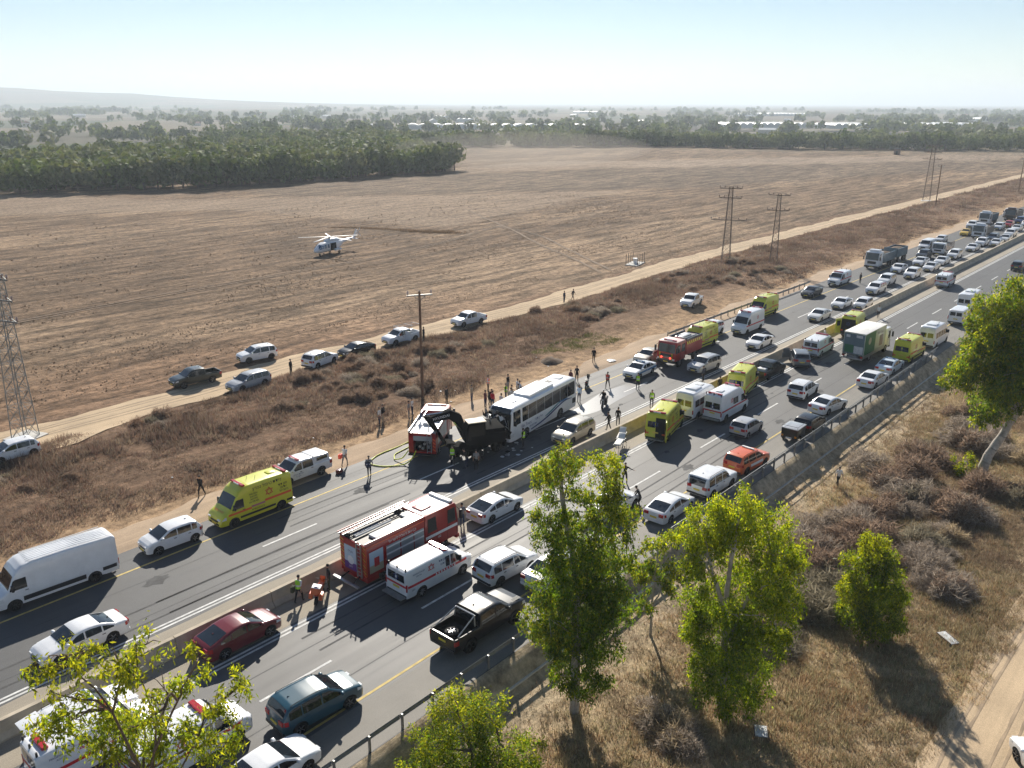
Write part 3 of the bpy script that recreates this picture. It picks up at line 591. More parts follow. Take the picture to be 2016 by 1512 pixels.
def vehicle(name, typ, x, y, yaw, colr, label, cat, group=None, z=0.0, trim='plastic', detail=2, dark_rims=False, plate=True, name_roof=None, glass='glass', wheel_r=None):
    """yaw in degrees of the nose, 0 = along +X"""
    sp = SPEC[typ]; B = cached(('B', typ), lambda: Body(sp)); root = thing(name, label, cat, (x, y, z), R(yaw), group); root.scale = (VR.uniform(.965, 1.04), 1.0, VR.uniform(.975, 1.03)) if typ in ('sedan', 'suv', 'hatch', 'fastback') else (1, 1, 1)
    pm = P[colr]; g = lambda k, fn: cached((typ, k), fn)
    ob('body', g('body', lambda: B.mesh('body')), pm, root)
    W = sp['W']; x0, x1 = B.x0, B.x1; wb = sp['wb']; bt = sp['belt']; van = sp.get('van'); bed = sp.get('bed')
    def under():
        mb = MB(); mb.box(x0+.25, x1-.25, -W*.40, W*.40, sp['sill']-.06, sp['sill']+.30)
        for c in B.wx:
            mb.box(c-B.ra-.02, c+B.ra+.02, -W*.465, W*.465, sp['r']+.0, sp['r']+B.ra-.03)
        return mb.mesh('underbody')
    ob('underbody', g('under', under), 'under', root)
    add_wheels(root, B.wx, W/2-.01, wheel_r or sp['r'], .22 if W < 1.95 else .25, 5 if not van else 8, dark_rims)
    a, b = sp['ws']; ob('windshield', g('ws', lambda: B.cap_patch(a, b, .90, .008).mesh('windshield', 60)), glass, root)
    if sp.get('rw'):
        c, d = sp['rw']; ob('rear_window', g('rw', lambda: B.cap_patch(c, d, .84, .008).mesh('rear_window', 60)), glass, root)
    elif bed:
        bx = bed[1]+.12
        def brw():
            mb = MB(); za, zb_ = bt+.14, sp['roof']-.10; xa = float(np.interp(za, [bt, sp['roof']-.04], [-.98 if typ == 'pickup' else -1.08, -.84 if typ == 'pickup' else -.94])); xb = float(np.interp(zb_, [bt, sp['roof']-.04], [-.98 if typ == 'pickup' else -1.08, -.84 if typ == 'pickup' else -.94]))
            ha, hb = B.hw(xa, za)*.86, B.hw(xb, zb_)*.84
            mb.add([(xa-.03, -ha, za), (xa-.03, ha, za), (xb-.03, hb, zb_), (xb-.03, -hb, zb_)], [(3, 2, 1, 0)]); return mb.mesh('rear_window')
        ob('rear_window', g('rw', brw), glass, root)
    elif van:
        def vrw():
            mb = MB(); z0, z1 = bt+.12, sp['roof']-(.30 if typ == 'savana' else .75)
            for s_ in (-1, 1):
                ya, yb = s_*.06, s_*(B.hw(x0, z1)*.84); q = [(x0-.008, ya, z0), (x0-.008, yb, z0), (x0-.008, yb*.97, z1), (x0-.008, ya, z1)]
                mb.add(q, [(3, 2, 1, 0) if s_ > 0 else (0, 1, 2, 3)])
            return mb.mesh('rear_window')
        ob('rear_window', g('rw', vrw), glass, root)
    for i, (wa, wb_) in enumerate(sp['win']):
        for sd in (-1, 1):
            up_ = lambda q: min(B.zt(q)-(.12 if not van else .16), (sp['roof']-.11) if not van else (sp['roof']-.24 if typ == 'savana' else sp['roof']-.36 if typ == 'bus' else bt+.66))
            ob('side_window', g(('win', i, sd), lambda: B.side_patch(wa, wb_, bt+.02, up_, .006, 8, False, sd).mesh('side_window', 60)), glass, root)
    for i, (da, db) in enumerate(sp['doors']):
        for sd in (-1, 1):
            o = ob('door', g(('door', i, sd), lambda: B.side_patch(da, db, lambda q: max(B.zb(q)+.03, sp['sill']+.10), bt-.01, .007, 8, False, sd, 4).mesh('door', 60)), pm, root)
            if detail > 1:
                def hd():
                    mb = MB(); hx = da+.16; hz = bt-.13; hy = B.hw(hx, hz)+.007; mb.box(hx-.09, hx+.09, min(sd*hy, sd*(hy+.028)), max(sd*hy, sd*(hy+.028)), hz-.016, hz+.016); return mb.mesh('handle')
                ob('handle', g(('hd', i, sd), hd), trim if colr in ('white', 'yellow') else pm, o)
    lz0, lz1 = sp['lamp']
    for sd in (-1, 1):
        def head():
            mb = MB(); xa = x1-.42; pts = []
            for q in np.linspace(xa, x1-.05, 5): pts.append(q)
            top = lambda q: min(lz1, B.zt(q)-sp['crown']-.03); mb2 = B.side_patch(xa, x1-.03, lambda q: min(lz0, top(q)-.03), top, .012, 5, False, sd, 1); mb.v, mb.f, mb.m = mb2.v, mb2.f, mb2.m
            y = B.hw(x1-.03, lz0)*.9; mb.box(x1-.10, x1+.012, min(sd*y*.58, sd*y), max(sd*y*.58, sd*y), lz0-.03, min(lz1, B.zt(x1-.10)-.05)); return mb.mesh('headlight')
        ob('headlight', g(('hl', sd), head), 'lamp_clear', root)
        def tail():
            mb = MB(); tz0, tz1 = (bt-.22, bt+.02) if not (van or bed) else ((.72, 1.12) if typ != 'savana' else (.80, 1.28))
            if bed: tz0, tz1 = bt-.34, bt-.06
            y = B.hw(x0+.02, tz0); q = .36 if not (van or bed) else .10; mb.box(x0-.02, x0+.05, min(sd*(y-q), sd*y), max(sd*(y-q), sd*y), tz0, tz1, 0, .015)
            if not van: mb2 = B.side_patch(x0+.03, x0+.26, tz0+.02, tz1, .010, 3, False, sd, 1); mb.add(mb2.v, mb2.f)
            return mb.mesh('taillight')
        ob('taillight', g(('tl', sd), tail), 'lamp_red', root)
        def mir():
            mb = MB(); q = sp['win'][-1][1]-.16; hy = B.hw(q, bt+.05); lo, hi = (bt+.02, bt+.19) if not van else (bt+.02, bt+.42)
            mb.box(q-.06, q+.09, min(sd*(hy-.02), sd*(hy+.20)), max(sd*(hy-.02), sd*(hy+.20)), lo, hi, 0, .03); return mb.mesh('mirror', 50)
        ob('mirror', g(('mir', sd), mir), trim if van else pm, root)
    def bump(front):
        mb = MB()
        if front:
            mb.box(x1-.20, x1+.015, -W*.31, W*.31, sp['sill']+.02, sp['sill']+.20, 0, .03); return mb
        mb.box(x0-.03, x0+.16, -W*.44, W*.44, sp['sill']+.02, sp['sill']+.20, 0, .04); return mb
    ob('bumper', g('bf', lambda: bump(True).mesh('bumper')), 'plastic', root)
    ob('bumper', g('br', lambda: bump(False).mesh('bumper')), 'plastic' if typ not in ('sedan', 'fastback') else pm, root)
    def grille():
        mb = MB(); zz = B.zt(x1-.05)-.10; mb.box(x1-.10, x1+.006, -W*.24, W*.24, max(sp['sill']+.24, zz-.26), zz, 0, .02); return mb.mesh('grille')
    ob('grille', g('gr', grille), 'plastic', root)
    if plate:
        ob('number_plate', g('pf', lambda: MB().box(x1-.02, x1+.024, -.26, .26, sp['sill']+.10, sp['sill']+.21).mesh('number_plate')), 'plate', root)
        ob('number_plate', g('pr', lambda: MB().box(x0-.036 if not van else x0-.04, x0, -.26, .26, bt-.36, bt-.24).mesh('number_plate')), 'plate', root)
    if sp.get('rails') and detail > 0:
        for sd in (-1, 1):
            def rail():
                mb = MB(); pts = []
                xa, xb = x0+.55, .30
                for q in np.linspace(xa, xb, 7): zt = B.zt(q); pts.append((q, sd*(B.hw(q, zt-.04)-.09), zt+.035))
                mb.path(pts, .018, 5); mb.tube((pts[0][0], pts[0][1], pts[0][2]-.07), pts[0], .02, n=5); mb.tube((pts[-1][0], pts[-1][1], pts[-1][2]-.07), pts[-1], .02, n=5); return mb.mesh('roof_rail')
            ob('roof_rail', g(('rr', sd), rail), 'plastic', root)
    if detail > 1 and not van:
        def ant():
            mb = MB(); q = x0+.85 if not bed else -.5; zt = B.zt(q); mb.prism([(q-.09, zt-.01), (q+.07, zt-.01), (q-.08, zt+.06)], -.015, .015); return mb.mesh('antenna')
        ob('antenna', g('ant', ant), pm if colr != 'white' else 'plastic', root)
    return root, B
# ================================================================ heavy vehicles
import bmesh
def bev(me, wdt, seg=2, ang=35):
    bm_ = bmesh.new(); bm_.from_mesh(me); bmesh.ops.recalc_face_normals(bm_, faces=bm_.faces)
    es = [e for e in bm_.edges if len(e.link_faces) == 2 and e.calc_face_angle(0) > R(ang)]
    bmesh.ops.bevel(bm_, geom=es, offset=wdt, segments=seg, affect='EDGES', profile=.6, clamp_overlap=True); bm_.to_mesh(me); bm_.free(); me.shade_smooth(); me.set_sharp_from_angle(angle=R(50)); return me
def bbox(name, mat, parent, x0, x1, y0, y1, z0, z1, b=.04): return ob(name, bev(MB().box(x0, x1, y0, y1, z0, z1).mesh(name), b) if b else MB().box(x0, x1, y0, y1, z0, z1).mesh(name), mat, parent)
def cab(root, xb, xf, W, zb, zr, colr, rake=.22, windows=1, bump='plastic', wsz=.42):
    """forward-control cab: xb back, xf front"""
    h = W/2; zw = zb+(zr-zb)*wsz
    poly = [(xb, zb), (xf-.03, zb), (xf, zb+.25), (xf-.02, zw), (xf-rake, zr-.14), (xf-rake-.16, zr), (xb, zr)]
    ob('cab', bev(MB().prism(poly, -h, h).mesh('cab'), .06, 2), colr, root); o = .012
    d = Vector((xf-rake-(xf-.02), 0, zr-.14-zw)); nn = Vector((d.z, 0, -d.x)).normalized()*o*2
    a = Vector((xf-.02, 0, zw))+d*.06+nn; c = Vector((xf-.02, 0, zw))+d*.93+nn
    MB().add([(a.x, -h*.90, a.z), (a.x, h*.90, a.z), (c.x, h*.86, c.z), (c.x, -h*.86, c.z)], [(0,1,2,3)]).build('windshield', 'glass', root)
    L_ = xf-xb
    for s in (-1, 1):
        wins = [(xf-.16-rake*.5-.75, xf-.16-rake*.4)] + ([(xb+.25, xb+.25+.8)] if windows > 1 else [])
        for wa, wc in wins:
            q = [(wa, s*(h+o), zw+.02), (wc, s*(h+o), zw+.02), (wc-rake*.5, s*(h+o), zr-.30), (wa, s*(h+o), zr-.30)]; MB().add(q, [(0,1,2,3) if s < 0 else (3,2,1,0)]).build('side_window', 'glass', root)
            MB().box(wa-.04, wa-.025, min(s*h, s*(h+.008)), max(s*h, s*(h+.008)), zb+.12, zr-.25).box(wc+.05, wc+.065, min(s*h, s*(h+.008)), max(s*h, s*(h+.008)), zb+.12, zw+.1).build('door_seam', 'under', root)
            MB().box(wa+.02, wa+.20, min(s*h, s*(h+.03)), max(s*h, s*(h+.03)), zw-.12, zw-.09).build('handle', 'plastic', root)
        MB().box(xf-.02, xf+.16, min(s*(h+.08), s*(h+.28)), max(s*(h+.08), s*(h+.28)), zw+.1, zw+.75, 0, .03).tube((xf-.2, s*(h-.02), zr-.3), (xf+.06, s*(h+.18), zw+.70), .02, n=5).build('mirror', 'plastic', root)
        MB().box(xf-.05, xf+.035, min(s*(h-.48), s*(h-.08)), max(s*(h-.48), s*(h-.08)), zb+.10, zb+.30, 0, .02).build('headlight', 'lamp_clear', root)
    MB().box(xf-.05, xf+.02, -h*.6, h*.6, zb+.40, zw-.12, 0, .01).build('grille', 'plastic', root)
    bbox('bumper', bump, root, xf-.2, xf+.09, -h, h, zb-.22, zb+.06); MB().box(xf+.08, xf+.105, -.27, .27, zb-.12, zb).build('number_plate', 'plate', root)
def ladder(parent, a, b, wdt, n, mat='steel', name='ladder', ax=Vector((0, 1, 0))):
    mb = MB(); a = Vector(a); b = Vector(b); o = ax*wdt/2
    mb.beam(a-o, b-o, .05, .07).beam(a+o, b+o, .05, .07)
    for k in range(n): p = a.lerp(b, (k+.5)/n); mb.tube(p-o, p+o, .018, n=5)
    return mb.build(name, mat, parent)
def chassis(root, x0, x1, z=.75, w=.85): MB().box(x0, x1, -w/2-.06, -w/2+.06, z-.14, z+.1).box(x0, x1, w/2-.06, w/2+.06, z-.14, z+.1).box(x0+.3, x1-.3, -.3, .3, z-.2, z+.02).build('chassis', 'under', root)
def truck_wheels(root, xs, W, r=.5, w=.32):
    add_wheels(root, xs, W/2-.02, r, w, 8)
    mb = MB()
    for x in xs: mb.tube((x, -W/2+.2, r), (x, W/2-.2, r), .09, n=6)
    mb.build('axles', 'under', root)
FIRE_HE = heb('כבאות והצלה לישראל')
def fire_engine(x, y, yaw):
    r = thing('fire_engine', 'large red fire engine with roof ladder parked against the concrete median', 'fire truck', (x, y, 0), R(yaw)); W = 2.38; h = W/2
    chassis(r, -3.9, 3.6); truck_wheels(r, (-2.35, 2.55), W, .50)
    cab(r, .95, 4.0, W, .62, 3.05, P['firered'], rake=.18, windows=2, bump=P['firered'], wsz=.46)
    bbox('equipment_body', P['firered'], r, -4.0, .90, -h, h, .72, 2.95, .05)
    MB().box(-1.0, .8, -h*.96, h*.96, .45, .75).box(-3.9, -3.0, -h*.96, h*.96, .42, .75).build('skirt', P['firered'], r)
    for s in (-1, 1):
        for a, b_ in ((-2.35, -1.22), (-1.12, -.08), (.0, .82)):
            o = MB().box(a, b_, min(s*h, s*(h+.012)), max(s*h, s*(h+.012)), 1.18 if a > -1.2 else 1.32, 2.35).build('roller_shutter', 'shutter', r)
            sl = MB()
            for k in range(9): sl.box(a+.02, b_-.02, min(s*(h+.010), s*(h+.020)), max(s*(h+.010), s*(h+.020)), 1.36+k*.11, 1.435+k*.11)
            sl.build('slats', 'shutter', o)['kind'] = 'stuff'
        MB().box(-2.35, .82, min(s*(h+.02), s*(h+.026)), max(s*(h+.02), s*(h+.026)), 1.72, 1.84).box(-2.35, .82, min(s*(h+.02), s*(h+.026)), max(s*(h+.02), s*(h+.026)), 2.16, 2.26).box(1.0, 3.9, min(s*h, s*(h+.010)), max(s*h, s*(h+.010)), 1.35, 1.55).build('white_stripe', 'ink_white', r)
        MB().box(-3.98, .88, min(s*h, s*(h+.008)), max(s*h, s*(h+.008)), 2.78, 2.84).box(-3.98, -3.92, min(s*h, s*(h+.008)), max(s*h, s*(h+.008)), .9, 2.78).build('reflective_edge', 'ink_orange', r)
        side_text(r, FIRE_HE, -1.0, 2.55, h+.012, .26, 'ink_white', s); side_text(r, '102', 2.2, 1.18, h+.016, .22, 'ink_white', s)
        p = MB().box(-3.72, -2.62, min(s*h, s*(h+.012)), max(s*h, s*(h+.012)), 1.0, 2.42).build('poster', 'skyw_ink', r); MB().box(-3.72, -2.62, min(s*(h+.01), s*(h+.016)), max(s*(h+.01), s*(h+.016)), 1.0, 1.5).build('poster_band', 'ink_sand', r)
        MB().box(-3.35, -2.95, min(s*(h+.01), s*(h+.02)), max(s*(h+.01), s*(h+.02)), 1.35, 1.95).build('poster_picture', 'ink_red', r)
    # roof deck: coaming, white lockers, hose reel, ladder
    MB().box(-3.98, .88, -h, -h+.07, 2.95, 3.12).box(-3.98, .88, h-.07, h, 2.95, 3.12).build('coaming', P['firered'], r)
    MB().box(-3.92, .86, -h+.08, h-.08, 2.952, 2.97).build('roof_deck', 'plastic', r)
    bbox('roof_locker', 'white_plain', r, -3.0, .8, -h+.12, -.35, 2.97, 3.14, .03); bbox('roof_locker', 'white_plain', r, .1, .8, -.25, .25, 2.97, 3.10, .03)
    bbox('roof_hatch', P['firered'], r, 1.35, 2.25, -.45, .45, 3.05, 3.13, .03); light_bar(r, 3.55, 3.05, 2.0, 'white_plain', .32, .14)
    MB().box(1.0, 3.4, -h*.8, h*.8, 3.051, 3.056).build('roof_panel', 'white_plain', r)
    MB().tube((-3.7, .05, 3.10), (-.8, .05, 3.10), .075, n=8).tube((-3.6, .35, 3.06), (-1.6, .35, 3.06), .06, n=8).build('suction_hose', 'steel', r)
    ladder(r, (-4.25, .86, 3.32), (1.3, .86, 3.36), .42, 18, P['firered']); ladder(r, (-4.2, .86, 3.20), (1.2, .86, 3.24), .36, 18, 'steel')
    MB().box(-3.8, -3.7, .55, 1.15, 2.97, 3.2).box(.4, .5, .55, 1.15, 2.97, 3.2).build('ladder_gantry', 'plastic', r)
    # rear: chevrons, poster, climbing ladder, step board
    for s in (-1, 1):
        for k in range(10):
            z0 = .85+k*.205; ya, yb = (.82, h-.02) if s > 0 else (-h+.02, -.95); xx = -4.012
            MB().add([(xx, ya, z0), (xx, yb, z0+(.16)), (xx, yb, z0+.26), (xx, ya, z0+.10)], [(3,2,1,0)]).build('chevron', 'ink_orange' if k % 2 == 0 else 'ink_amber', r)
    MB().box(-4.02, -4.0, -.40, .78, .95, 2.55).build('poster', 'skyw_ink', r); MB().box(-4.028, -4.018, -.40, .78, .95, 1.45).build('poster_band', 'ink_purple', r)
    MB().disc((-4.03, .2, 1.62), .30, (1, 0, 0), 20, 0, .012).build('poster_disc', 'ink_white', r); end_text(r, heb('הצילו'), -4.032, .2, 2.2, .22, 'ink_navy'); end_text(r, heb('חיים'), -4.034, .2, 1.18, .18, 'ink_white')
    ladder(r, (-4.10, -.68, .75), (-4.10, -.68, 3.1), .40, 9, 'steel', 'rear_ladder')
    bbox('step_board', 'steel', r, -4.75, -4.55, -1.18, 1.18, .42, .52, .02); MB().beam((-4.6, -.6, .47), (-3.9, -.5, .7), .06).beam((-4.6, .6, .47), (-3.9, .5, .7), .06).build('step_bracket', 'under', r)
    for s in (-1, 1): MB().box(-4.04, -4.0, min(s*.95, s*1.12), max(s*.95, s*1.12), .72, .84).build('taillight', 'lamp_red', r)
    return r
mk('skyw_ink', (.52,.62,.72), rough=.5); mk('ink_amber', (.70,.36,.04), rough=.5)
def fire_tender(x, y, yaw):
    r = thing('fire_engine', 'compact red fire engine with open pump bay beside the excavator', 'fire truck', (x, y, 0), R(yaw)); W = 2.3; h = W/2
    chassis(r, -3.0, 3.0); truck_wheels(r, (-1.75, 1.9), W, .45)
    cab(r, 1.15, 3.35, W, .6, 2.75, P['firered'], rake=.22); bbox('cab_roof_panel', P['ink_r'] if 'ink_r' in P else 'roof_pink', r, 1.2, 2.9, -h+.1, h-.1, 2.75, 2.80, .02)
    # body: hollow at the rear for the pump bay
    bbox('equipment_body', P['firered'], r, -2.5, 1.10, -h, h, .7, 2.35, .04)
    MB().box(-3.2, -2.45, -h, -h+.28, .7, 2.35).box(-3.2, -2.45, h-.42, h, .7, 2.35).box(-3.2, -2.45, -h, h, 2.1, 2.36).box(-3.2, -2.45, -h, h, .55, .75).build('rear_frame', P['firered'], r)
    pb = MB().box(-2.6, -2.46, -h+.28, h-.42, .75, 2.1).build('pump_bay', 'under', r)
    pm_ = MB()
    for k, (yy, zz) in enumerate(((-.5, 1.1), (-.15, 1.35), (.25, 1.1), (.0, .95), (-.6, 1.5))): pm_.tube((-2.6, yy, zz), (-2.95, yy, zz), .10, .08, 10).tube((-2.95, yy, zz), (-3.0, yy, zz), .12, n=10)
    pm_.build('pump_outlet', 'steel', r)['kind'] = 'stuff'
    MB().box(-3.24, -3.2, -.85, .72, 1.72, 2.12).build('rolled_shutter', 'shutter', r)
    for s in (-1, 1):
        for a, b_ in ((-2.35, -1.25), (-1.15, -.1), (0, 1.0)):
            MB().box(a, b_, min(s*h, s*(h+.012)), max(s*h, s*(h+.012)), 1.0 if a > -1 else 1.15, 2.15).build('roller_shutter', 'shutter', r)
    MB().box(-3.0, 1.0, -h+.1, h-.1, 2.352, 2.37).build('roof_deck', 'white_plain', r)
    MB().box(-3.2, 1.05, h-.07, h, 2.35, 2.55).box(-3.2, 1.05, -h, -h+.07, 2.35, 2.55).build('coaming', 'steel', r)
    bbox('roof_locker', 'white_plain', r, -1.4, -.7, -.4, .3, 2.37, 2.62, .03); bbox('roof_locker', 'white_plain', r, -.5, .9, -h+.2, -.3, 2.37, 2.55, .03); MB().tube((-2.1, -.3, 2.37), (-2.1, -.3, 2.85), .05, n=6).build('monitor', 'steel', r)
    ladder(r, (-3.35, .75, 2.75), (1.2, .75, 2.80), .42, 14, 'steel'); light_bar(r, 2.55, 2.80, 1.7, 'lamp_red'); ladder(r, (-3.28, -.62, .7), (-3.28, -.62, 2.5), .34, 7, 'steel', 'rear_ladder')
    for k in range(4):
        MB().add([(-3.212, -h+.02, .8+k*.3), (-3.212, -h+.26, .95+k*.3), (-3.212, -h+.26, 1.08+k*.3), (-3.212, -h+.02, .93+k*.3)], [(3,2,1,0)]).build('chevron', 'ink_orange', r)
    bbox('bumper', 'plastic', r, -3.45, -3.2, -h, h, .45, .62, .02)
    return r
mk('roof_pink', (.72,.52,.48), rough=.45)
def bush_truck(x, y, yaw):
    r = thing('fire_engine', 'dark red off-road fire truck with yellow-striped water tank behind the police car', 'fire truck', (x, y, 0), R(yaw)); W = 2.35; h = W/2
    chassis(r, -3.0, 3.0, .95); truck_wheels(r, (-1.7, 1.9), W, .55)
    cab(r, .75, 3.05, W, .85, 2.95, P['firered'], rake=.2, windows=2); bbox('cab_roof_panel', 'roof_pink', r, .85, 2.6, -h+.08, h-.08, 2.95, 3.0, .02)
    bbox('water_tank', P['firered'], r, -3.1, .65, -h, h, 1.15, 2.75, .05)
    for s in (-1, 1):
        for k in range(8):
            a = -2.95+k*.45; MB().add([(a, s*(h+.008), 2.35), (a+.24, s*(h+.008), 2.35), (a+.38, s*(h+.008), 2.68), (a+.14, s*(h+.008), 2.68)], [(0,1,2,3) if s < 0 else (3,2,1,0)]).build('yellow_stripe', 'ink_yellow', r)
        MB().box(-3.0, .6, min(s*(h-.1), s*h), max(s*(h-.1), s*h), 2.75, 3.0).build('roof_coaming', P['dark'], r)
        MB().box(2.98, 3.16, min(s*.75, s*.80), max(s*.75, s*.80), .9, 1.75).build('bull_bar', 'ink_yellow', r)
    MB().box(-2.9, .5, -h+.12, h-.12, 2.752, 2.77).build('roof_deck', 'plastic', r); bbox('roof_locker', 'steel', r, -1.8, .4, -.5, .4, 2.77, 3.05, .03); MB().tube((-2.6, -.3, 2.85), (.3, -.3, 3.1), .08, n=8).tube((-2.6, .6, 2.85), (.3, .6, 2.9), .07, n=8).build('suction_hose', 'steel', r)
    light_bar(r, 2.3, 3.0, 1.6, 'lamp_red'); MB().box(3.0, 3.2, -.8, .8, .95, 1.05).box(3.0, 3.2, -.8, .8, 1.35, 1.42).build('winch_guard', P['dark'], r)
    for s in (-1, 1): MB().disc((3.08, s*.55, 1.2), .11, (1, 0, 0), 12, 0, .06).build('lit_lamp', mk('lit_red_lamp', (1.0,.08,.05), emit=2.0) if 'lit_red_lamp' not in MATS else 'lit_red_lamp', r)
    return r
spec('bus', wb=6.0, W=2.5, r=.50, belt=1.72, roof=3.38, tum=.05, crown=.07, sill=.36,
     prof=[(-6.1,.60),(-6.1,3.02),(-5.98,3.25),(-5.6,3.37),(-2,3.40),(4.4,3.40),(4.95,3.32),(5.2,3.05),(5.36,1.7),(5.42,1.2),(5.44,.55)],
     ws=(5.02,5.37), rw=None, win=[(-5.75,-4.4),(-4.36,-3.0),(-2.96,-1.6),(-1.56,-.2),(-.16,1.2),(1.24,2.6),(2.64,3.6),(3.9,5.0)], doors=[], lamp=(.8,1.1), van=True)
def coach(x, y, yaw):
    r, B = vehicle('coach', 'bus', x, y, yaw, 'white', 'white coach with blue swooshes and a smashed front nosed against the excavator', 'bus', plate=True); h = 1.25
    for o in list(r.children):
        if o.name.startswith('side_window'): pass
    # roof units
    def pod(x0, x1, w_, z1, n='roof_unit'): o = ob(n, bev(MB().box(x0, x1, -w_/2, w_/2, 3.34, z1).mesh(n), .05), P['white'], r); return o
    p = pod(-2.2, 1.9, 1.75, 3.62, 'air_conditioner'); MB().box(-1.9, .3, -.8, -.3, 3.621, 3.632).box(-1.9, .3, .1, .7, 3.621, 3.632).build('vent_grid', 'shutter', p)
    for hx in (-4.6, 3.4): o = pod(hx-.35, hx+.35, .75, 3.47, 'roof_hatch'); MB().box(hx-.28, hx+.28, -.3, .3, 3.471, 3.478).build('hatch_pane', 'shutter', o)
    for k in range(6): MB().box(-3.4+k*.16, -3.32+k*.16, -.5, .1, 3.39, 3.41).build('roof_slot', 'plastic', r)
    # swooshes: ribbons on both flanks
    def ribbon(pts, w_, mat, s):
        mb = MB(); n_ = 26; vs = []
        P_ = np.array(pts, float); t_ = np.linspace(0, 1, len(P_)); tt = np.linspace(0, 1, n_+1); X_ = np.interp(tt, t_, P_[:, 0]); Z_ = np.interp(tt, t_, P_[:, 1])
        for _ in range(3): X_[1:-1] = (X_[:-2]+X_[1:-1]+X_[2:])/3; Z_[1:-1] = (Z_[:-2]+Z_[1:-1]+Z_[2:])/3
        for i in range(n_+1):
            k = w_*math.sin(math.pi*min(1, .08+.92*tt[i]))**.6+.01; vs += [(X_[i], s*(B.hw(X_[i], Z_[i])+.014), Z_[i]-k/2), (X_[i], s*(B.hw(X_[i], Z_[i])+.014), Z_[i]+k/2)]
        return mb.add(vs, [(2*i, 2*i+2, 2*i+3, 2*i+1) if s < 0 else (2*i, 2*i+1, 2*i+3, 2*i+2) for i in range(n_)]).build('blue_swoosh', mat, r)
    for s in (-1, 1):
        ribbon([(2.2,.62),(.8,.72),(-.8,.98),(-2.2,1.32),(-3.4,1.56),(-4.3,1.60),(-5.2,1.45)], .17, 'ink_navy', s); ribbon([(-.2,1.12),(-1.4,1.35),(-2.4,1.62),(-3.0,1.70)], .16, 'ink_teal', s); ribbon([(-1.9,1.50),(-2.7,1.68),(-3.6,1.70),(-4.4,1.68)], .13, 'ink_blue', s)
        side_text(r, 'Elin Tours', 3.0 if s > 0 else .6, 1.36, B.hw(1, 1.36)+.016, .40, 'ink_navy', s); side_text(r, heb('אילין תיור'), .9 if s > 0 else 2.9, 1.36, B.hw(1, 1.36)+.016, .36, 'ink_navy', s); side_text(r, '050-4273988', 1.9, .98, B.hw(1, .98)+.018, .22, 'ink_navy', s)
        MB().box(-5.85, -5.25, min(s*1.24, s*1.262), max(s*1.24, s*1.262), .85, 1.35).build('engine_grille', 'plastic', r)
    # wrecked nose: torn skin, dark opening, hanging bars
    g_ = random.Random(4); MB().box(5.30, 5.47, -1.10, 1.10, .7, 2.9).build('torn_front', 'under', r)
    for k in range(30):
        mb = MB(); px, py, pz = 5.45+g_.uniform(-.1, .5), g_.uniform(-1.2, 1.2), g_.uniform(.6, 2.9); vs = [(px+g_.uniform(-.25, .25), py+g_.uniform(-.35, .35), pz+g_.uniform(-.35, .35)) for _ in range(4)]
        mb.add(vs, [(0, 1, 2), (0, 2, 3)]).build('bent_panel', g_.choice([P['white'], 'steel', 'plastic', 'excav_dark', 'excav_dark']), r)
    for k in range(14): MB().tube((5.4, g_.uniform(-1, 1), g_.uniform(1, 2.8)), (5.7+g_.uniform(0, .3), g_.uniform(-1.2, 1.2), g_.uniform(.6, 2.6)), .025, n=5).build('bent_bar', 'steel', r)
    return r
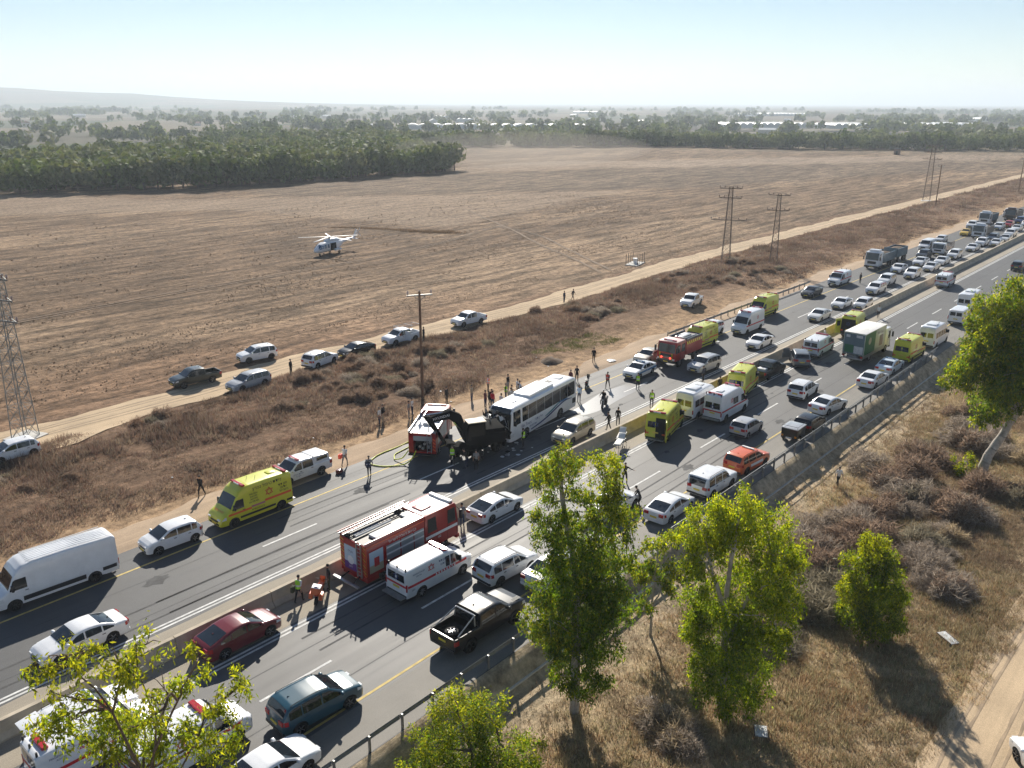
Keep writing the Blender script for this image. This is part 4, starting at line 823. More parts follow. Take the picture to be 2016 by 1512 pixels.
def excavator(x, y, yaw, up_yaw):
    r = thing('excavator', 'black wheeled excavator with folded boom between the fire engine and the coach', 'excavator', (x, y, 0), R(yaw)); r.scale = (1.08,)*3; D_ = 'excav_dark'
    bbox('undercarriage', D_, r, -1.9, 1.9, -.6, .6, .55, 1.05, .05); MB().box(-1.35, -1.15, -1.1, 1.1, .42, .62).box(1.15, 1.35, -1.1, 1.1, .42, .62).build('axles', 'under', r); bbox('fender', D_, r, -1.85, -.75, -1.2, 1.2, 1.05, 1.12, .02); bbox('fender', D_, r, .75, 1.85, -1.2, 1.2, 1.05, 1.12, .02)
    add_wheels(r, (-1.25, 1.25), 1.22, .52, .42, 6, True); bbox('dozer_blade', D_, r, 2.05, 2.2, -1.2, 1.2, .25, .8, .03); MB().beam((1.8, -.5, .7), (2.1, -.5, .5), .12).beam((1.8, .5, .7), (2.1, .5, .5), .12).build('blade_arm', D_, r)
    rot = R(up_yaw-yaw); c_, s_ = math.cos(rot), math.sin(rot)
    def U(me_obj): me_obj.rotation_euler = (0, 0, rot); return me_obj
    U(bbox('house', D_, r, -2.0, .85, -1.2, 1.2, 1.18, 2.05, .08)); U(bbox('engine_cover', D_, r, -1.95, -.35, -1.15, 1.15, 2.05, 2.42, .08)); U(MB().tube((0, 0, 1.02), (0, 0, 1.2), .6, n=18).build('slew_ring', 'steel', r)); U(MB().tube((-1.3, -.5, 2.4), (-1.3, -.5, 2.95), .06, n=8).build('exhaust', 'steel', r))
    cabp = [(-.35, 1.25), (1.05, 1.25), (1.28, 1.6), (1.22, 2.6), (.95, 3.05), (-.35, 3.05)]
    U(ob('cab', bev(MB().prism(cabp, .22, 1.18).mesh('cab'), .05), D_, r)); U(bbox('cab_roof', 'cream_roof', r, -.42, 1.05, .18, 1.22, 3.05, 3.12, .02))
    U(MB().add([(1.24, .30, 1.75), (1.24, 1.10, 1.75), (1.21, 1.10, 2.62), (1.21, .30, 2.62)], [(0,1,2,3)]).add([(-.25, 1.19, 1.7), (1.1, 1.19, 1.7), (.95, 1.19, 2.9), (-.25, 1.19, 2.9)], [(3,2,1,0)]).add([(-.36, .3, 1.8), (-.36, 1.1, 1.8), (-.36, 1.1, 2.9), (-.36, .3, 2.9)], [(3,2,1,0)]).build('cab_glass', 'excav_glass', r))
    bp_ = [(.45,1.40),(1.05,1.36),(1.62,2.66),(2.1,3.12),(3.75,2.98),(3.88,3.32),(2.05,3.84),(1.15,3.34)]
    U(ob('boom', bev(MB().prism(bp_, -.66, -.18).mesh('boom'), .03), D_, r)); o = U(ob('lettering', text_mesh('HYUNDAI'), 'ink_white', r, scale=.30)); o.matrix_local = Matrix.Rotation(rot, 4, 'Z') @ Matrix.Translation((2.75, -.668, 3.36)) @ Matrix.Rotation(R(90), 4, 'X') @ Matrix.Rotation(R(-9), 4, 'Z') @ Matrix.Scale(.30, 4)
    o = U(ob('lettering', text_mesh('HYUNDAI'), 'ink_white', r)); o.matrix_local = Matrix.Rotation(rot, 4, 'Z') @ Matrix.Translation((2.75, -.172, 3.36)) @ Matrix.Rotation(R(180), 4, 'Z') @ Matrix.Rotation(R(90), 4, 'X') @ Matrix.Rotation(R(9), 4, 'Z') @ Matrix.Scale(.30, 4)
    U(ob('stick', bev(MB().prism([(3.55,3.45),(3.62,3.0),(2.55,1.05),(2.30,1.10),(3.9,3.5),(4.15,3.55)][::-1], -.56, -.28).mesh('stick'), .02), D_, r))
    U(MB().tube((1.0, -.70, 1.75), (1.75, -.70, 2.9), .075, n=8).tube((1.0, -.14, 1.75), (1.75, -.14, 2.9), .075, n=8).tube((1.9, -.42, 3.65), (3.9, -.42, 3.62), .07, n=8).build('hydraulic_ram', 'hydraulic', r))
    bk = [(2.5,1.15),(2.25,1.25),(1.75,1.15),(1.45,.85),(1.40,.45),(1.55,.45),(1.62,.78),(1.85,1.0),(2.2,1.05)]
    bo = U(ob('bucket', MB().prism(bk[::-1], -.92, .08).add([(2.4,-.92,1.1),(1.5,-.92,.5),(2.2,-.92,.55)], [(0,1,2),(2,1,0)]).add([(2.4,.08,1.1),(1.5,.08,.5),(2.2,.08,.55)], [(0,1,2),(2,1,0)]).mesh('bucket'), D_, r))
    for k in range(5): MB().prism([(1.38,.46),(1.54,.46),(1.50,.22),(1.44,.22)][::-1], -.88+k*.21, -.80+k*.21).build('tooth', 'steel', bo)
    return r
def tipper(x, y, yaw, colr, bodyc, label, trailer=True, load=True):
    r = thing('tipper_truck', label, 'truck', (x, y, 0), R(yaw)); W = 2.5; h = W/2; chassis(r, -5.0 if not trailer else -4.2, 3.5, .85); truck_wheels(r, (-3.0, -1.7, 2.9), W, .5)
    cab(r, 2.0, 4.1, W, .62, 3.1, P[colr], rake=.2, wsz=.40); bbox('roof_deflector', P[colr], r, 2.2, 3.4, -.9, .9, 3.1, 3.45, .06); bbox('sun_visor', 'plastic', r, 3.75, 4.05, -1.1, 1.1, 2.85, 2.95, .01)
    def skip(x0, x1, nm='tipper_body'):
        bd = MB().box(x0, x1, -h, -h+.08, 1.05, 2.55).box(x0, x1, h-.08, h, 1.05, 2.55).box(x0, x0+.08, -h, h, 1.05, 2.55).box(x1-.08, x1, -h, h, 1.05, 2.75).box(x0, x1, -h, h, 1.0, 1.12).build(nm, P[bodyc], r)
        for k in range(int((x1-x0)/.75)):
            for s in (-1, 1): MB().box(x0+.1+k*.75, x0+.2+k*.75, min(s*h, s*(h+.04)), max(s*h, s*(h+.04)), 1.05, 2.5).build('rib', P[bodyc], bd)
        if load:
            mb = MB(); nn = 8; vs = [(x0+.1+(x1-x0-.2)*i/nn, -h+.09+(W-.18)*j/5, 2.2+.45*math.sin(math.pi*i/nn)*math.sin(math.pi*j/5)+random.uniform(-.04, .04)) for i in range(nn+1) for j in range(6)]
            mb.add(vs, [(i*6+j, (i+1)*6+j, (i+1)*6+j+1, i*6+j+1) for i in range(nn) for j in range(5)]).build('soil_load', 'soilpile', bd)
    skip(-4.3, 1.85)
    if trailer:
        MB().beam((-4.3, 0, .8), (-6.2, 0, .8), .15).build('drawbar', 'under', r); chassis(r, -11.4, -5.6, .85); tm, rm = wheel_meshes(.5, .32, 8)
        for xx in (-6.9, -9.6, -10.8):
            for sd in (-1, 1):
                o = ob('wheel', tm, 'rubber', r, loc=(xx, sd*(h-.18), .5)); o.rotation_euler = (0, 0, 0 if sd > 0 else math.pi); ob('rim', rm, ['under', 'alloy'], o)
        skip(-11.5, -5.5, 'trailer_body')
    return r
def box_truck(x, y, yaw):
    r = thing('box_truck', 'green and cream box lorry with white roof stopped across the near lanes', 'truck', (x, y, 0), R(yaw)); W = 2.45; h = W/2; chassis(r, -4.2, 3.6, .8); truck_wheels(r, (-2.4, 2.7), W, .48)
    cab(r, 2.3, 4.2, 2.35, .6, 2.9, P['white'], rake=.2)
    bbox('cargo_box', P['palegreen'], r, -4.4, 2.15, -h, h, 1.0, 3.5, .03); bbox('box_roof', 'canvas_white', r, -4.42, 2.17, -h-.02, h+.02, 3.5, 3.56, .02)
    for s in (-1, 1):
        MB().box(-4.38, -1.2, min(s*h, s*(h+.008)), max(s*h, s*(h+.008)), 1.05, 3.45).build('green_panel', 'ink_green', r); o = MB().disc((-2.9, s*(h+.008) if s > 0 else -h-.014, 2.5), .42, (0, 1, 0), 18, 0, .006).build('round_badge', 'ink_sand', r)
        MB().box(.2, 1.3, min(s*h, s*(h+.008)), max(s*h, s*(h+.008)), 1.3, 2.6).build('brown_print', P['brown'], r); side_text(r, heb('משקאות'), .4, 2.95, h+.014, .5, P['brown'], s)
        MB().box(-4.4, 2.1, min(s*(h-.05), s*h), max(s*(h-.05), s*h), .62, .98).build('side_guard', 'steel', r)
    MB().box(-4.415, -4.40, -h+.08, h-.08, 1.05, 3.4).build('rear_door', P['bluegrey'], r); MB().box(-4.425, -4.41, .0, h-.2, 1.2, 2.1).build('green_panel', 'ink_green', r); MB().box(-4.43, -4.41, -h+.15, -.05, 1.15, 2.0).build('white_panel', 'tarp', r); MB().box(-4.43, -4.41, -.9, -.2, 3.0, 3.3).build('rear_label', 'tarp', r); MB().box(-4.43, -4.41, .5, .95, 2.95, 3.25).build('rear_label', 'tarp', r)
    bbox('tail_lift', 'steel', r, -4.75, -4.42, -h+.05, h-.05, .55, .70, .02); bbox('tail_lift_box', P['grey'], r, -4.6, -4.1, -.6, .6, .45, .95, .03)
    for s in (-1, 1): MB().box(-4.5, -4.42, min(s*.9, s*1.15), max(s*.9, s*1.15), .72, .9).build('taillight', 'lamp_red', r)
    return r
def flatbed(x, y, yaw, label):
    r = thing('flatbed_truck', label, 'truck', (x, y, 0), R(yaw)); W = 2.3; h = W/2; chassis(r, -3.6, 2.8, .8); truck_wheels(r, (-2.0, 2.1), W, .42); cab(r, 1.5, 3.2, 2.2, .55, 2.5, P['white'], rake=.2); bbox('deck', 'rust', r, -3.7, 1.35, -h, h, .98, 1.10, .01)
    for k in range(6):
        for s in (-1, 1): MB().box(-3.6+k*.95, -3.52+k*.95, min(s*(h-.08), s*h), max(s*(h-.08), s*h), 1.1, 2.3).build('stake', 'rust', r)
    for zz in (1.4, 1.8, 2.2): MB().box(-3.65, 1.3, -h, -h+.04, zz, zz+.1).box(-3.65, 1.3, h-.04, h, zz, zz+.1).build('side_board', 'rust', r)
    return r
def box_trailer(x, y, yaw):
    r = thing('trailer', 'small black box trailer hitched behind the black hatchback by the guard rail', 'trailer', (x, y, 0), R(yaw)); bbox('trailer_body', P['black'], r, -.95, .95, -.72, .72, .45, 1.35, .03); bbox('lid', P['silver'], r, -.98, .98, -.75, .75, 1.35, 1.42, .02); add_wheels(r, (0,), .92, .29, .18); MB().box(-.3, .3, -.95, -.72, .55, .66).box(-.3, .3, .72, .95, .55, .66).build('mudguard', 'plastic', r)
    MB().tube((-.9, -.7, 1.42), (-.9, -.7, 1.62), .015, n=5).tube((.9, -.7, 1.42), (.9, -.7, 1.62), .015, n=5).tube((-.9, -.7, 1.62), (.9, -.7, 1.62), .015, n=5).tube((-.9, .7, 1.62), (.9, .7, 1.62), .015, n=5).tube((-.9, -.7, 1.62), (-.9, .7, 1.62), .015, n=5).tube((.9, -.7, 1.62), (.9, .7, 1.62), .015, n=5).tube((-.9, .7, 1.42), (-.9, .7, 1.62), .015, n=5).tube((.9, .7, 1.42), (.9, .7, 1.62), .015, n=5).build('rack', 'plastic', r)
    for s in (-1, 1): MB().box(-.98, -.94, min(s*.5, s*.68), max(s*.5, s*.68), .62, .78).build('taillight', 'lamp_amber', r)
    MB().beam((.95, 0, .48), (1.7, 0, .45), .08).build('drawbar', 'under', r); MB().box(-.985, -.95, -.25, .25, .5, .6).build('number_plate', 'ink_white', r)
def helicopter(x, y, yaw):
    z0 = float(gz(x, y)); r = thing('helicopter', 'white and pale blue rescue helicopter standing on the ploughed field', 'helicopter', (x, y, z0), R(yaw)); r.scale = (.9,)*3
    def loft(sec, n=18, name='fuselage'):
        vs = []; 
        for (px, cz, rw, rh, sq) in sec:
            for k in range(n):
                t = 2*math.pi*k/n; cx, sx = math.cos(t), math.sin(t); e = 2/sq; vs.append((px, rw*math.copysign(abs(cx)**e, cx), cz+rh*math.copysign(abs(sx)**e, sx)))
        fs = [(i*n+k, (i+1)*n+k, (i+1)*n+(k+1) % n, i*n+(k+1) % n) for i in range(len(sec)-1) for k in range(n)]; fs += [tuple(range(n)), tuple((len(sec)-1)*n+k for k in range(n-1, -1, -1))]
        mb = MB(); mb.add(vs, [f[::-1] for f in fs]); return mb.mesh(name, 60)
    ob('fuselage', loft([(5.2,1.15,.05,.05,2),(5.0,1.15,.42,.32,2.2),(4.4,1.28,.78,.58,2.5),(3.6,1.5,1.02,.86,2.8),(2.6,1.72,1.12,1.05,3),(0,1.75,1.15,1.08,3.2),(-1.6,1.8,1.1,1.0,3),(-2.8,1.95,.8,.75,2.6),(-3.8,2.1,.45,.45,2.2)]), P['white'], r)
    ob('tail_boom', loft([(-3.4,2.12,.48,.46,2.2),(-5.5,2.3,.30,.30,2.1),(-8.2,2.5,.18,.2,2)], 12, 'tail_boom'), P['white'], r); MB().prism([(-7.6,2.5),(-8.5,2.5),(-9.3,4.1),(-8.8,4.15)][::-1], -.08, .08).build('tail_fin', P['white'], r); bbox('stabiliser', P['white'], r, -7.6, -7.0, -1.6, 1.6, 2.42, 2.5, .02)
    ob('engine_cowling', loft([(2.0,2.75,.05,.05,2),(1.6,2.85,.5,.3,2.4),(.6,2.95,.72,.42,2.6),(-1.2,2.9,.75,.42,2.6),(-2.4,2.75,.5,.3,2.4),(-3.2,2.6,.1,.1,2)], 14, 'engine_cowling'), P['skyw'], r)
    MB().tube((.2, 0, 3.2), (.2, 0, 3.75), .14, .10, 10).tube((.2, 0, 3.62), (.2, 0, 3.78), .34, n=12).build('rotor_hub', 'steel', r)
    for k in range(5):
        a = R(12+72*k); rb_ = ob('rotor_blade', bev(MB().add([(.3,-.12,0),(1.0,-.2,0),(6.7,-.2,-.22),(6.8,.12,-.22),(1.0,.2,0),(.3,.12,0),(.3,-.12,.05),(1.0,-.2,.05),(6.7,-.2,-.18),(6.8,.12,-.18),(1.0,.2,.05),(.3,.12,.05)], [(5,4,3,2,1,0),(6,7,8,9,10,11)]+[(i, (i+1) % 6, 6+(i+1) % 6, 6+i) for i in range(6)]).mesh('rotor_blade'), .005, 1), 'white_plain', r, loc=(.2, 0, 3.68)); rb_.rotation_euler = (0, 0, a)
    MB().tube((-9.0, .1, 3.6), (-9.0, .45, 3.6), .06, n=8).build('tail_rotor_hub', 'steel', r)
    for k in range(4): o = ob('tail_rotor_blade', MB().box(-.08, .08, .40, .43, .1, 1.3).mesh('tail_rotor_blade'), 'white_plain', r, loc=(-9.0, 0, 3.6)); o.rotation_euler = (0, R(45+90*k), 0)
    for s in (-1, 1):
        def pan(poly, nm, mat): MB().add([(px, s*yy, zz) for px, yy, zz in poly], [tuple(range(len(poly))) if s < 0 else tuple(range(len(poly)-1, -1, -1))]).build(nm, mat, r)
        pan([(4.55,.76,1.45),(3.55,1.08,1.55),(3.3,1.02,2.25),(3.75,.82,2.1)], 'cockpit_window', 'glass_blue'); pan([(3.3,1.14,1.6),(2.5,1.17,1.6),(2.5,1.08,2.42),(3.1,1.05,2.35)], 'side_window', 'glass_blue'); pan([(2.2,1.18,1.6),(1.6,1.18,1.6),(1.6,1.12,2.4),(2.2,1.12,2.4)], 'side_window', 'glass_blue'); pan([(1.3,1.185,.95),(-.6,1.18,.95),(-.6,1.12,2.5),(1.3,1.13,2.5)], 'open_door', 'under')
        pan([(4.6,.70,1.60),(3.9,.05,2.25),(3.55,.05,2.42),(3.6,.80,2.25)], 'windscreen', 'glass_blue')
        bbox('sponson', P['skyw'], r, -1.9, .2, min(s*1.0, s*1.55), max(s*1.0, s*1.55), .75, 1.2, .12); tm, rm = wheel_meshes(.32, .2, 5); o = ob('wheel', tm, 'rubber', r, loc=(-1.2, s*1.35, .32)); MB().tube((-1.2, s*1.28, .32), (-1.2, s*1.28, .9), .06, n=6).build('landing_leg', 'steel', r)
    tm, rm = wheel_meshes(.26, .16, 5); ob('wheel', tm, 'rubber', r, loc=(3.6, 0, .26)); MB().tube((3.6, 0, .26), (3.6, 0, .9), .05, n=6).build('landing_leg', 'steel', r)
def motorbike(name, label, x, y, yaw, colr, box=None, lean=8, z=0.0):
    r = thing(name, label, 'motorcycle', (x, y, z), R(yaw)); r.rotation_euler = (R(lean), 0, R(yaw)); tm, rm = wheel_meshes(.31, .13, 6)
    for xx in (-.7, .72): o = ob('wheel', tm, 'rubber', r, loc=(xx, 0, .31)); ob('rim', rm, ['under', 'alloy'], o)
    pc = P[colr]
    ob('body', bev(MB().prism([(-.75,.62),(-.2,.45),(.35,.40),(.55,.75),(.45,1.02),(.05,.92),(-.35,.80),(-.95,.86)], -.16, .16).mesh('body'), .05), pc, r); ob('seat', bev(MB().box(-.72, .08, -.15, .15, .82, .93).mesh('seat'), .04), 'plastic', r)
    MB().tube((.72, -.1, .31), (.50, -.1, 1.0), .03, n=6).tube((.72, .1, .31), (.50, .1, 1.0), .03, n=6).build('fork', 'steel', r); MB().tube((.42, -.38, 1.10), (.48, 0, 1.03), .016, n=6).tube((.48, 0, 1.03), (.42, .38, 1.10), .016, n=6).build('handlebar', 'plastic', r)
    ob('fairing', bev(MB().prism([(.45,.80),(.72,.82),(.62,1.12),(.50,1.28),(.46,1.05)], -.17, .17).mesh('fairing'), .04), pc, r); MB().box(.70, .745, -.09, .09, .86, .98).build('headlight', 'lamp_clear', r); MB().box(-.98, -.94, -.08, .08, .78, .84).build('taillight', 'lamp_red', r)
    bbox('engine', 'under', r, -.25, .35, -.17, .17, .28, .62, .03); MB().tube((.1, -.18, .35), (-.7, -.2, .45), .045, n=7).build('exhaust', 'steel', r)
    if box:
        b_ = bbox('top_box', P[box], r, -1.12, -.62, -.28, .28, .93, 1.36, .05); bbox('box_lid', 'ink_white', b_, -1.10, -.64, -.26, .26, 1.36, 1.40, .02); MB().box(-1.0, -.8, -.12, .12, 1.40, 1.45).build('beacon', 'lamp_red', b_)
        for s in (-1, 1): bbox('side_box', P[box], r, -.95, -.45, min(s*.18, s*.42), max(s*.18, s*.42), .5, .85, .04)
    return r
def stretcher(label, x, y, yaw):
    r = thing('stretcher', label, 'stretcher', (x, y, 0), R(yaw)); bbox('mattress', 'stretcher', r, -.95, .45, -.28, .28, .86, .95, .03); o = bbox('backrest', 'stretcher', r, 0, .62, -.28, .28, 0, .08, .03); o.location = (.45, 0, .88); o.rotation_euler = (0, R(-35), 0)
    MB().tube((-1, -.3, .84), (.95, -.3, .84), .02, n=6).tube((-1, .3, .84), (.95, .3, .84), .02, n=6).tube((-1, -.3, .84), (-1, .3, .84), .02, n=6).tube((-.8, -.28, .1), (.5, -.28, .84), .018, n=5).tube((-.8, .28, .1), (.5, .28, .84), .018, n=5).tube((.7, -.28, .1), (-.5, -.28, .84), .018, n=5).tube((.7, .28, .1), (-.5, .28, .84), .018, n=5).build('frame', 'steel', r)
    tm, rm = wheel_meshes(.09, .04, 5)
    for xx in (-.82, .72):
        for s in (-1, 1): ob('wheel', tm, 'rubber', r, loc=(xx, s*.28, .09))
# ================================================================ vegetation
def tint_mat(name, rough=.9, trans=.3, tcol=1.0, hue=(1,1,1)):
    m = bpy.data.materials.new(name); m.use_nodes = True; t = m.node_tree; q = t.nodes['Principled BSDF']; q.inputs['Roughness'].default_value = rough; q.inputs['Specular IOR Level'].default_value = .25
    a = N('ShaderNodeAttribute', t, attribute_name='tint'); t.links.new(a.outputs['Color'], q.inputs['Base Color'])
    tr = N('ShaderNodeBsdfTranslucent', t); v_ = N('ShaderNodeVectorMath', t, operation='MULTIPLY'); v_.inputs[1].default_value = [tcol*h for h in hue]; t.links.new(a.outputs['Color'], v_.inputs[0]); t.links.new(v_.outputs[0], tr.inputs[0])
    mx = N('ShaderNodeMixShader', t); mx.inputs[0].default_value = trans; t.links.new(q.outputs[0], mx.inputs[1]); t.links.new(tr.outputs[0], mx.inputs[2]); t.links.new(mx.outputs[0], t.nodes['Material Output'].inputs[0])
    MATS[name] = m; return m
tint_mat('dry_plants', 1.0, .4, 1.15, (1.0, 1.0, 1.0)); tint_mat('leaves', .45, .56, 2.35, (1.22, 1.1, .34)); tint_mat('far_leaves', .8, .2, 1.2, (1.1,1.1,.5))
def blades(Pb, nb, h, spread, wd, colr, lean=.55, cv=.25, seed=1):
    """one triangle per blade; Pb (n,3) tuft bases, h (n,), colr (n,3)"""
    rg = np.random.default_rng(seed); n = len(Pb); k = n*nb
    base = np.repeat(Pb, nb, 0); hh = np.repeat(h, nb)*rg.uniform(.45, 1.1, k); cc = np.repeat(colr, nb, 0)*rg.uniform(1-cv, 1+cv, (k, 1))
    a = rg.uniform(0, 2*np.pi, k); rad = np.sqrt(rg.uniform(0, 1, k))*np.repeat(spread, nb); off = np.stack([np.cos(a)*rad, np.sin(a)*rad, np.zeros(k)], 1)
    la = a+rg.normal(0, .9, k); ln = np.abs(rg.normal(0, lean, k)); dv = np.stack([np.cos(la)*ln, np.sin(la)*ln, np.ones(k)], 1); dv /= np.linalg.norm(dv, axis=1)[:, None]
    b = base+off; tip = b+dv*hh[:, None]; wa = rg.uniform(0, np.pi, k); wv = np.stack([np.cos(wa), np.sin(wa), np.zeros(k)], 1)*(wd*rg.uniform(.6, 1.4, k))[:, None]*.5
    V_ = np.stack([b-wv, b+wv, tip], 1).reshape(-1, 3); return V_, np.repeat(cc, 3, 0)
def merge(lst):
    V_ = np.concatenate([a for a, c in lst]); C_ = np.concatenate([c for a, c in lst]); return V_, np.arange(len(V_)).reshape(-1, 3), np.clip(C_, 0, 1)
pal = np.array([[.21,.14,.105],[.17,.115,.095],[.32,.245,.165],[.235,.165,.12],[.19,.155,.115],[.25,.15,.105]])
def pick(n, rg, w=None): return pal[rg.choice(len(pal), n, p=w)]
rg = np.random.default_rng(5)
# left scrub belt
def scatter(n, xa, xb, ya, yb, rg_): return rg_.uniform(xa, xb, n), rg_.uniform(ya, yb, n)
parts = []
for (xa, xb, n, sc_) in ((0, 60, 17000, 1.0), (60, 125, 15000, 1.2), (125, 240, 10000, 1.7), (240, 430, 4000, 2.6)):
    x, y = scatter(n, xa, xb, 57.2, 78, rg); d_ = y-trk(x); lo = 57.4+1.3*(fbm(x*.12, y*0, 77)-.5)*4 + 1.6*sst(40, 62, x)*(1-sst(75, 95, x))
    gap = (fbm(x*.13, y*.13, 61) > .72) | ((x > 88) & (x < 128) & (y < 64.5)) | ((x > 128) & (y < 57.5)); ok = (y > lo) & (d_ < -2.5-.6*fbm(x*.6, y*0, 9)) & ~gap
    # keep the pull-off clear round the helper vehicles
    x, y = x[ok], y[ok]; Pb = np.stack([x, y, gz(x, y)-.03], 1); clump = fbm(x*.22, y*.3, 63); h = (.20+1.15*np.clip(clump-.30, 0, 1)*1.6)*sc_**.3*(.55+.45*sst(62, 70, y))
    col_ = pick(len(x), rg)*(.45+1.15*fbm(x*.17, y*.2, 65))[:, None]
    grn = ((x > 75) & (x < 100) & (y < 62.5))[:, None]; col_ = np.where(grn, np.array([.13,.135,.045])*(.8+.5*rg.random((len(x), 1))), col_)
    parts.append(blades(Pb, 11, h, np.full(len(x), .30*sc_), .045*sc_, col_, .75, seed=int(xa)+3))
t_ = rg.random(700); x = 127+14*t_+rg.normal(0, .5, 700); y = 167-27*t_+2.2*np.sin(t_*6)+rg.normal(0, 1, 700)*(.3+1.4*t_); Pb = np.stack([x, y, gz(x, y)], 1); parts.append(blades(Pb, 11, .12+.75*t_*rg.uniform(.4, 1, 700), np.full(700, .5), .10, np.array([.22,.155,.10])*rg.uniform(.7, 1.2, (700, 1)), .7, seed=44))
V_, F_, C_ = merge(parts); np_mesh('scrub', V_, F_, 'dry_plants', attr=C_, kind='stuff')
# rounded dry bushes (tumbleweed) in the belt and on the right slope, each a plant of its own
def bush_mesh(seed, n=2300, r=.8, hgt=.8, wd=.04, colr=(.30,.215,.155)):
    g_ = np.random.default_rng(seed); th = g_.uniform(0, 2*np.pi, n); ph = np.arccos(g_.uniform(.0, 1, n)); rr = g_.uniform(.45, 1.0, n)**.6
    rad_ = np.stack([np.cos(th)*np.sin(ph), np.sin(th)*np.sin(ph), np.cos(ph)], 1); lump = 1+.28*np.sin(th*3+seed)*np.sin(ph*2)+.15*np.sin(th*7+seed*2)
    b = rad_*np.array([r, r, hgt])*(rr*lump)[:, None]*.86; dv_ = rad_*.8+g_.normal(0, .75, (n, 3)); dv_ /= np.linalg.norm(dv_, axis=1)[:, None]; tip = b+dv_*g_.uniform(.10, .30, (n, 1)); b = b-dv_*.06; b[:, 2] = np.maximum(b[:, 2], -.05)
    wv = g_.normal(0, 1, (n, 3)); wv /= np.linalg.norm(wv, axis=1)[:, None]; wv *= wd
    V1 = np.stack([b-wv*.5, b+wv*.5, tip], 1).reshape(-1, 3); cc = np.array(colr)*g_.uniform(.6, 1.45, (n, 1)); C1 = np.repeat(cc, 3, 0)
    o = np_mesh('tmp', V1, np.arange(3*n).reshape(-1, 3), 'dry_plants', attr=np.clip(C1, 0, 1)); me = o.data; me.name = 'dry_bush'; bpy.data.objects.remove(o); return me
bms = [bush_mesh(1), bush_mesh(2, 2400, 1.0, .7, .03, (.36,.30,.24)), bush_mesh(3, 1400, .8, .9, .03, (.30,.20,.135)), bush_mesh(4, 2300, .9, .6, .03, (.27,.235,.165)), bush_mesh(5, 1900, .7, .5, .03, (.42,.33,.21))]
BUSHDESC = ['brown', 'grey-brown', 'rusty', 'dark olive', 'straw-coloured']
def bush(x, y, k, s, label, grp): tag(ob('dry_bush', bms[k], 'dry_plants', loc=(x, y, float(gz(x, y))-.05), rz=random.uniform(0, 6), scale=(s*1.3*random.uniform(.9, 1.3), s*1.3, s*1.25*random.uniform(.8, 1.1))), label, 'bush', grp)
rb = random.Random(11)
def bush_cluster(cx_, cy_, n_, spread, s0, s1, kinds, where, grp, ok):
    for j in range(n_):
        x, y = cx_+rb.gauss(0, spread), cy_+rb.gauss(0, spread*.7); k = rb.choice(kinds)
        if ok(x, y): bush(x, y, k, rb.uniform(s0, s1), BUSHDESC[k]+' dry bush '+where, BUSHDESC[k]+' '+grp)
for i in range(34):
    cx_ = rb.uniform(4, 150); cy_ = rb.uniform(61.5, 74.5); bush_cluster(cx_, cy_, 5, 1.7, .55, 1.15, [0, 0, 0, 1, 2, 3], 'in the scrub belt between the highway and the dirt track', 'bushes of the scrub belt', lambda x, y: 59.8 < y < float(trk(x))-2.8 and not (86 < x < 126 and y < 65.5) and math.hypot(x-46.2, y-76.3) > 3)
for (cx_, cy_, n_) in ((53, 19.5, 7), (56, 16.5, 8), (50, 16.5, 6), (60, 18.5, 6), (65, 17.5, 7), (70, 19, 6), (62, 13, 6), (68, 12.5, 6), (55, 11.5, 5), (77, 18, 7), (84, 16, 7), (90, 19, 6), (42, 18.5, 5), (33, 17.5, 4), (47.5, 17.5, 4), (74, 10.5, 5), (82, 11, 5)):
    bush_cluster(cx_, cy_, n_, 1.5, .9, 2.0, [0, 1, 1, 3, 4, 4, 0], 'on the weedy slope below the guard rail', 'bushes on the slope', lambda x, y: 7.8 < y < 22.4)
# right slope: dry grass, thin by the road, thicker further down
parts = []
x, y = scatter(52000, 14, 112, 5.5, 24.2, rg); n1_ = fbm(x*.16, y*.16, 71); dens = sst(24.0, 17.5, y)*.95+.07; keep = (rg.random(len(x)) < dens*(.35+1.1*n1_)) & (y > 6.6-.03*np.maximum(0, x-40)+.8*(fbm(x*.5, y*.5, 3)-.5)*2)
x, y, n1_ = x[keep], y[keep], n1_[keep]; Pb = np.stack([x, y, gz(x, y)-.02], 1)
gp = np.array([[.50,.38,.22],[.41,.28,.155],[.34,.295,.16],[.56,.45,.27],[.33,.20,.11],[.29,.27,.14]]); cc = gp[rg.choice(6, len(x))]*(.42+1.0*fbm(x*.16, y*.16, 75))[:, None]; zb3 = sst(.46, .6, fbm(x*.11, y*.11, 79))[:, None]; cc = cc*(1-.65*zb3)+np.array([.20,.14,.105])*zb3*.65
parts.append(blades(Pb, 13, .18+.42*n1_, np.full(len(x), .30), .034, cc, .8, seed=9))
x, y = scatter(2600, 14, 110, 17, 24.3, rg); Pb = np.stack([x, y, gz(x, y)], 1); parts.append(blades(Pb, 8, np.full(len(x), .10), np.full(len(x), .3), .04, np.array([.36,.29,.20])*rg.uniform(.5, 1.25, (len(x), 1)), 2.2, seed=12))   # flat litter of twigs
V_, F_, C_ = merge(parts); np_mesh('dry_grass', V_, F_, 'dry_plants', attr=C_, kind='stuff')
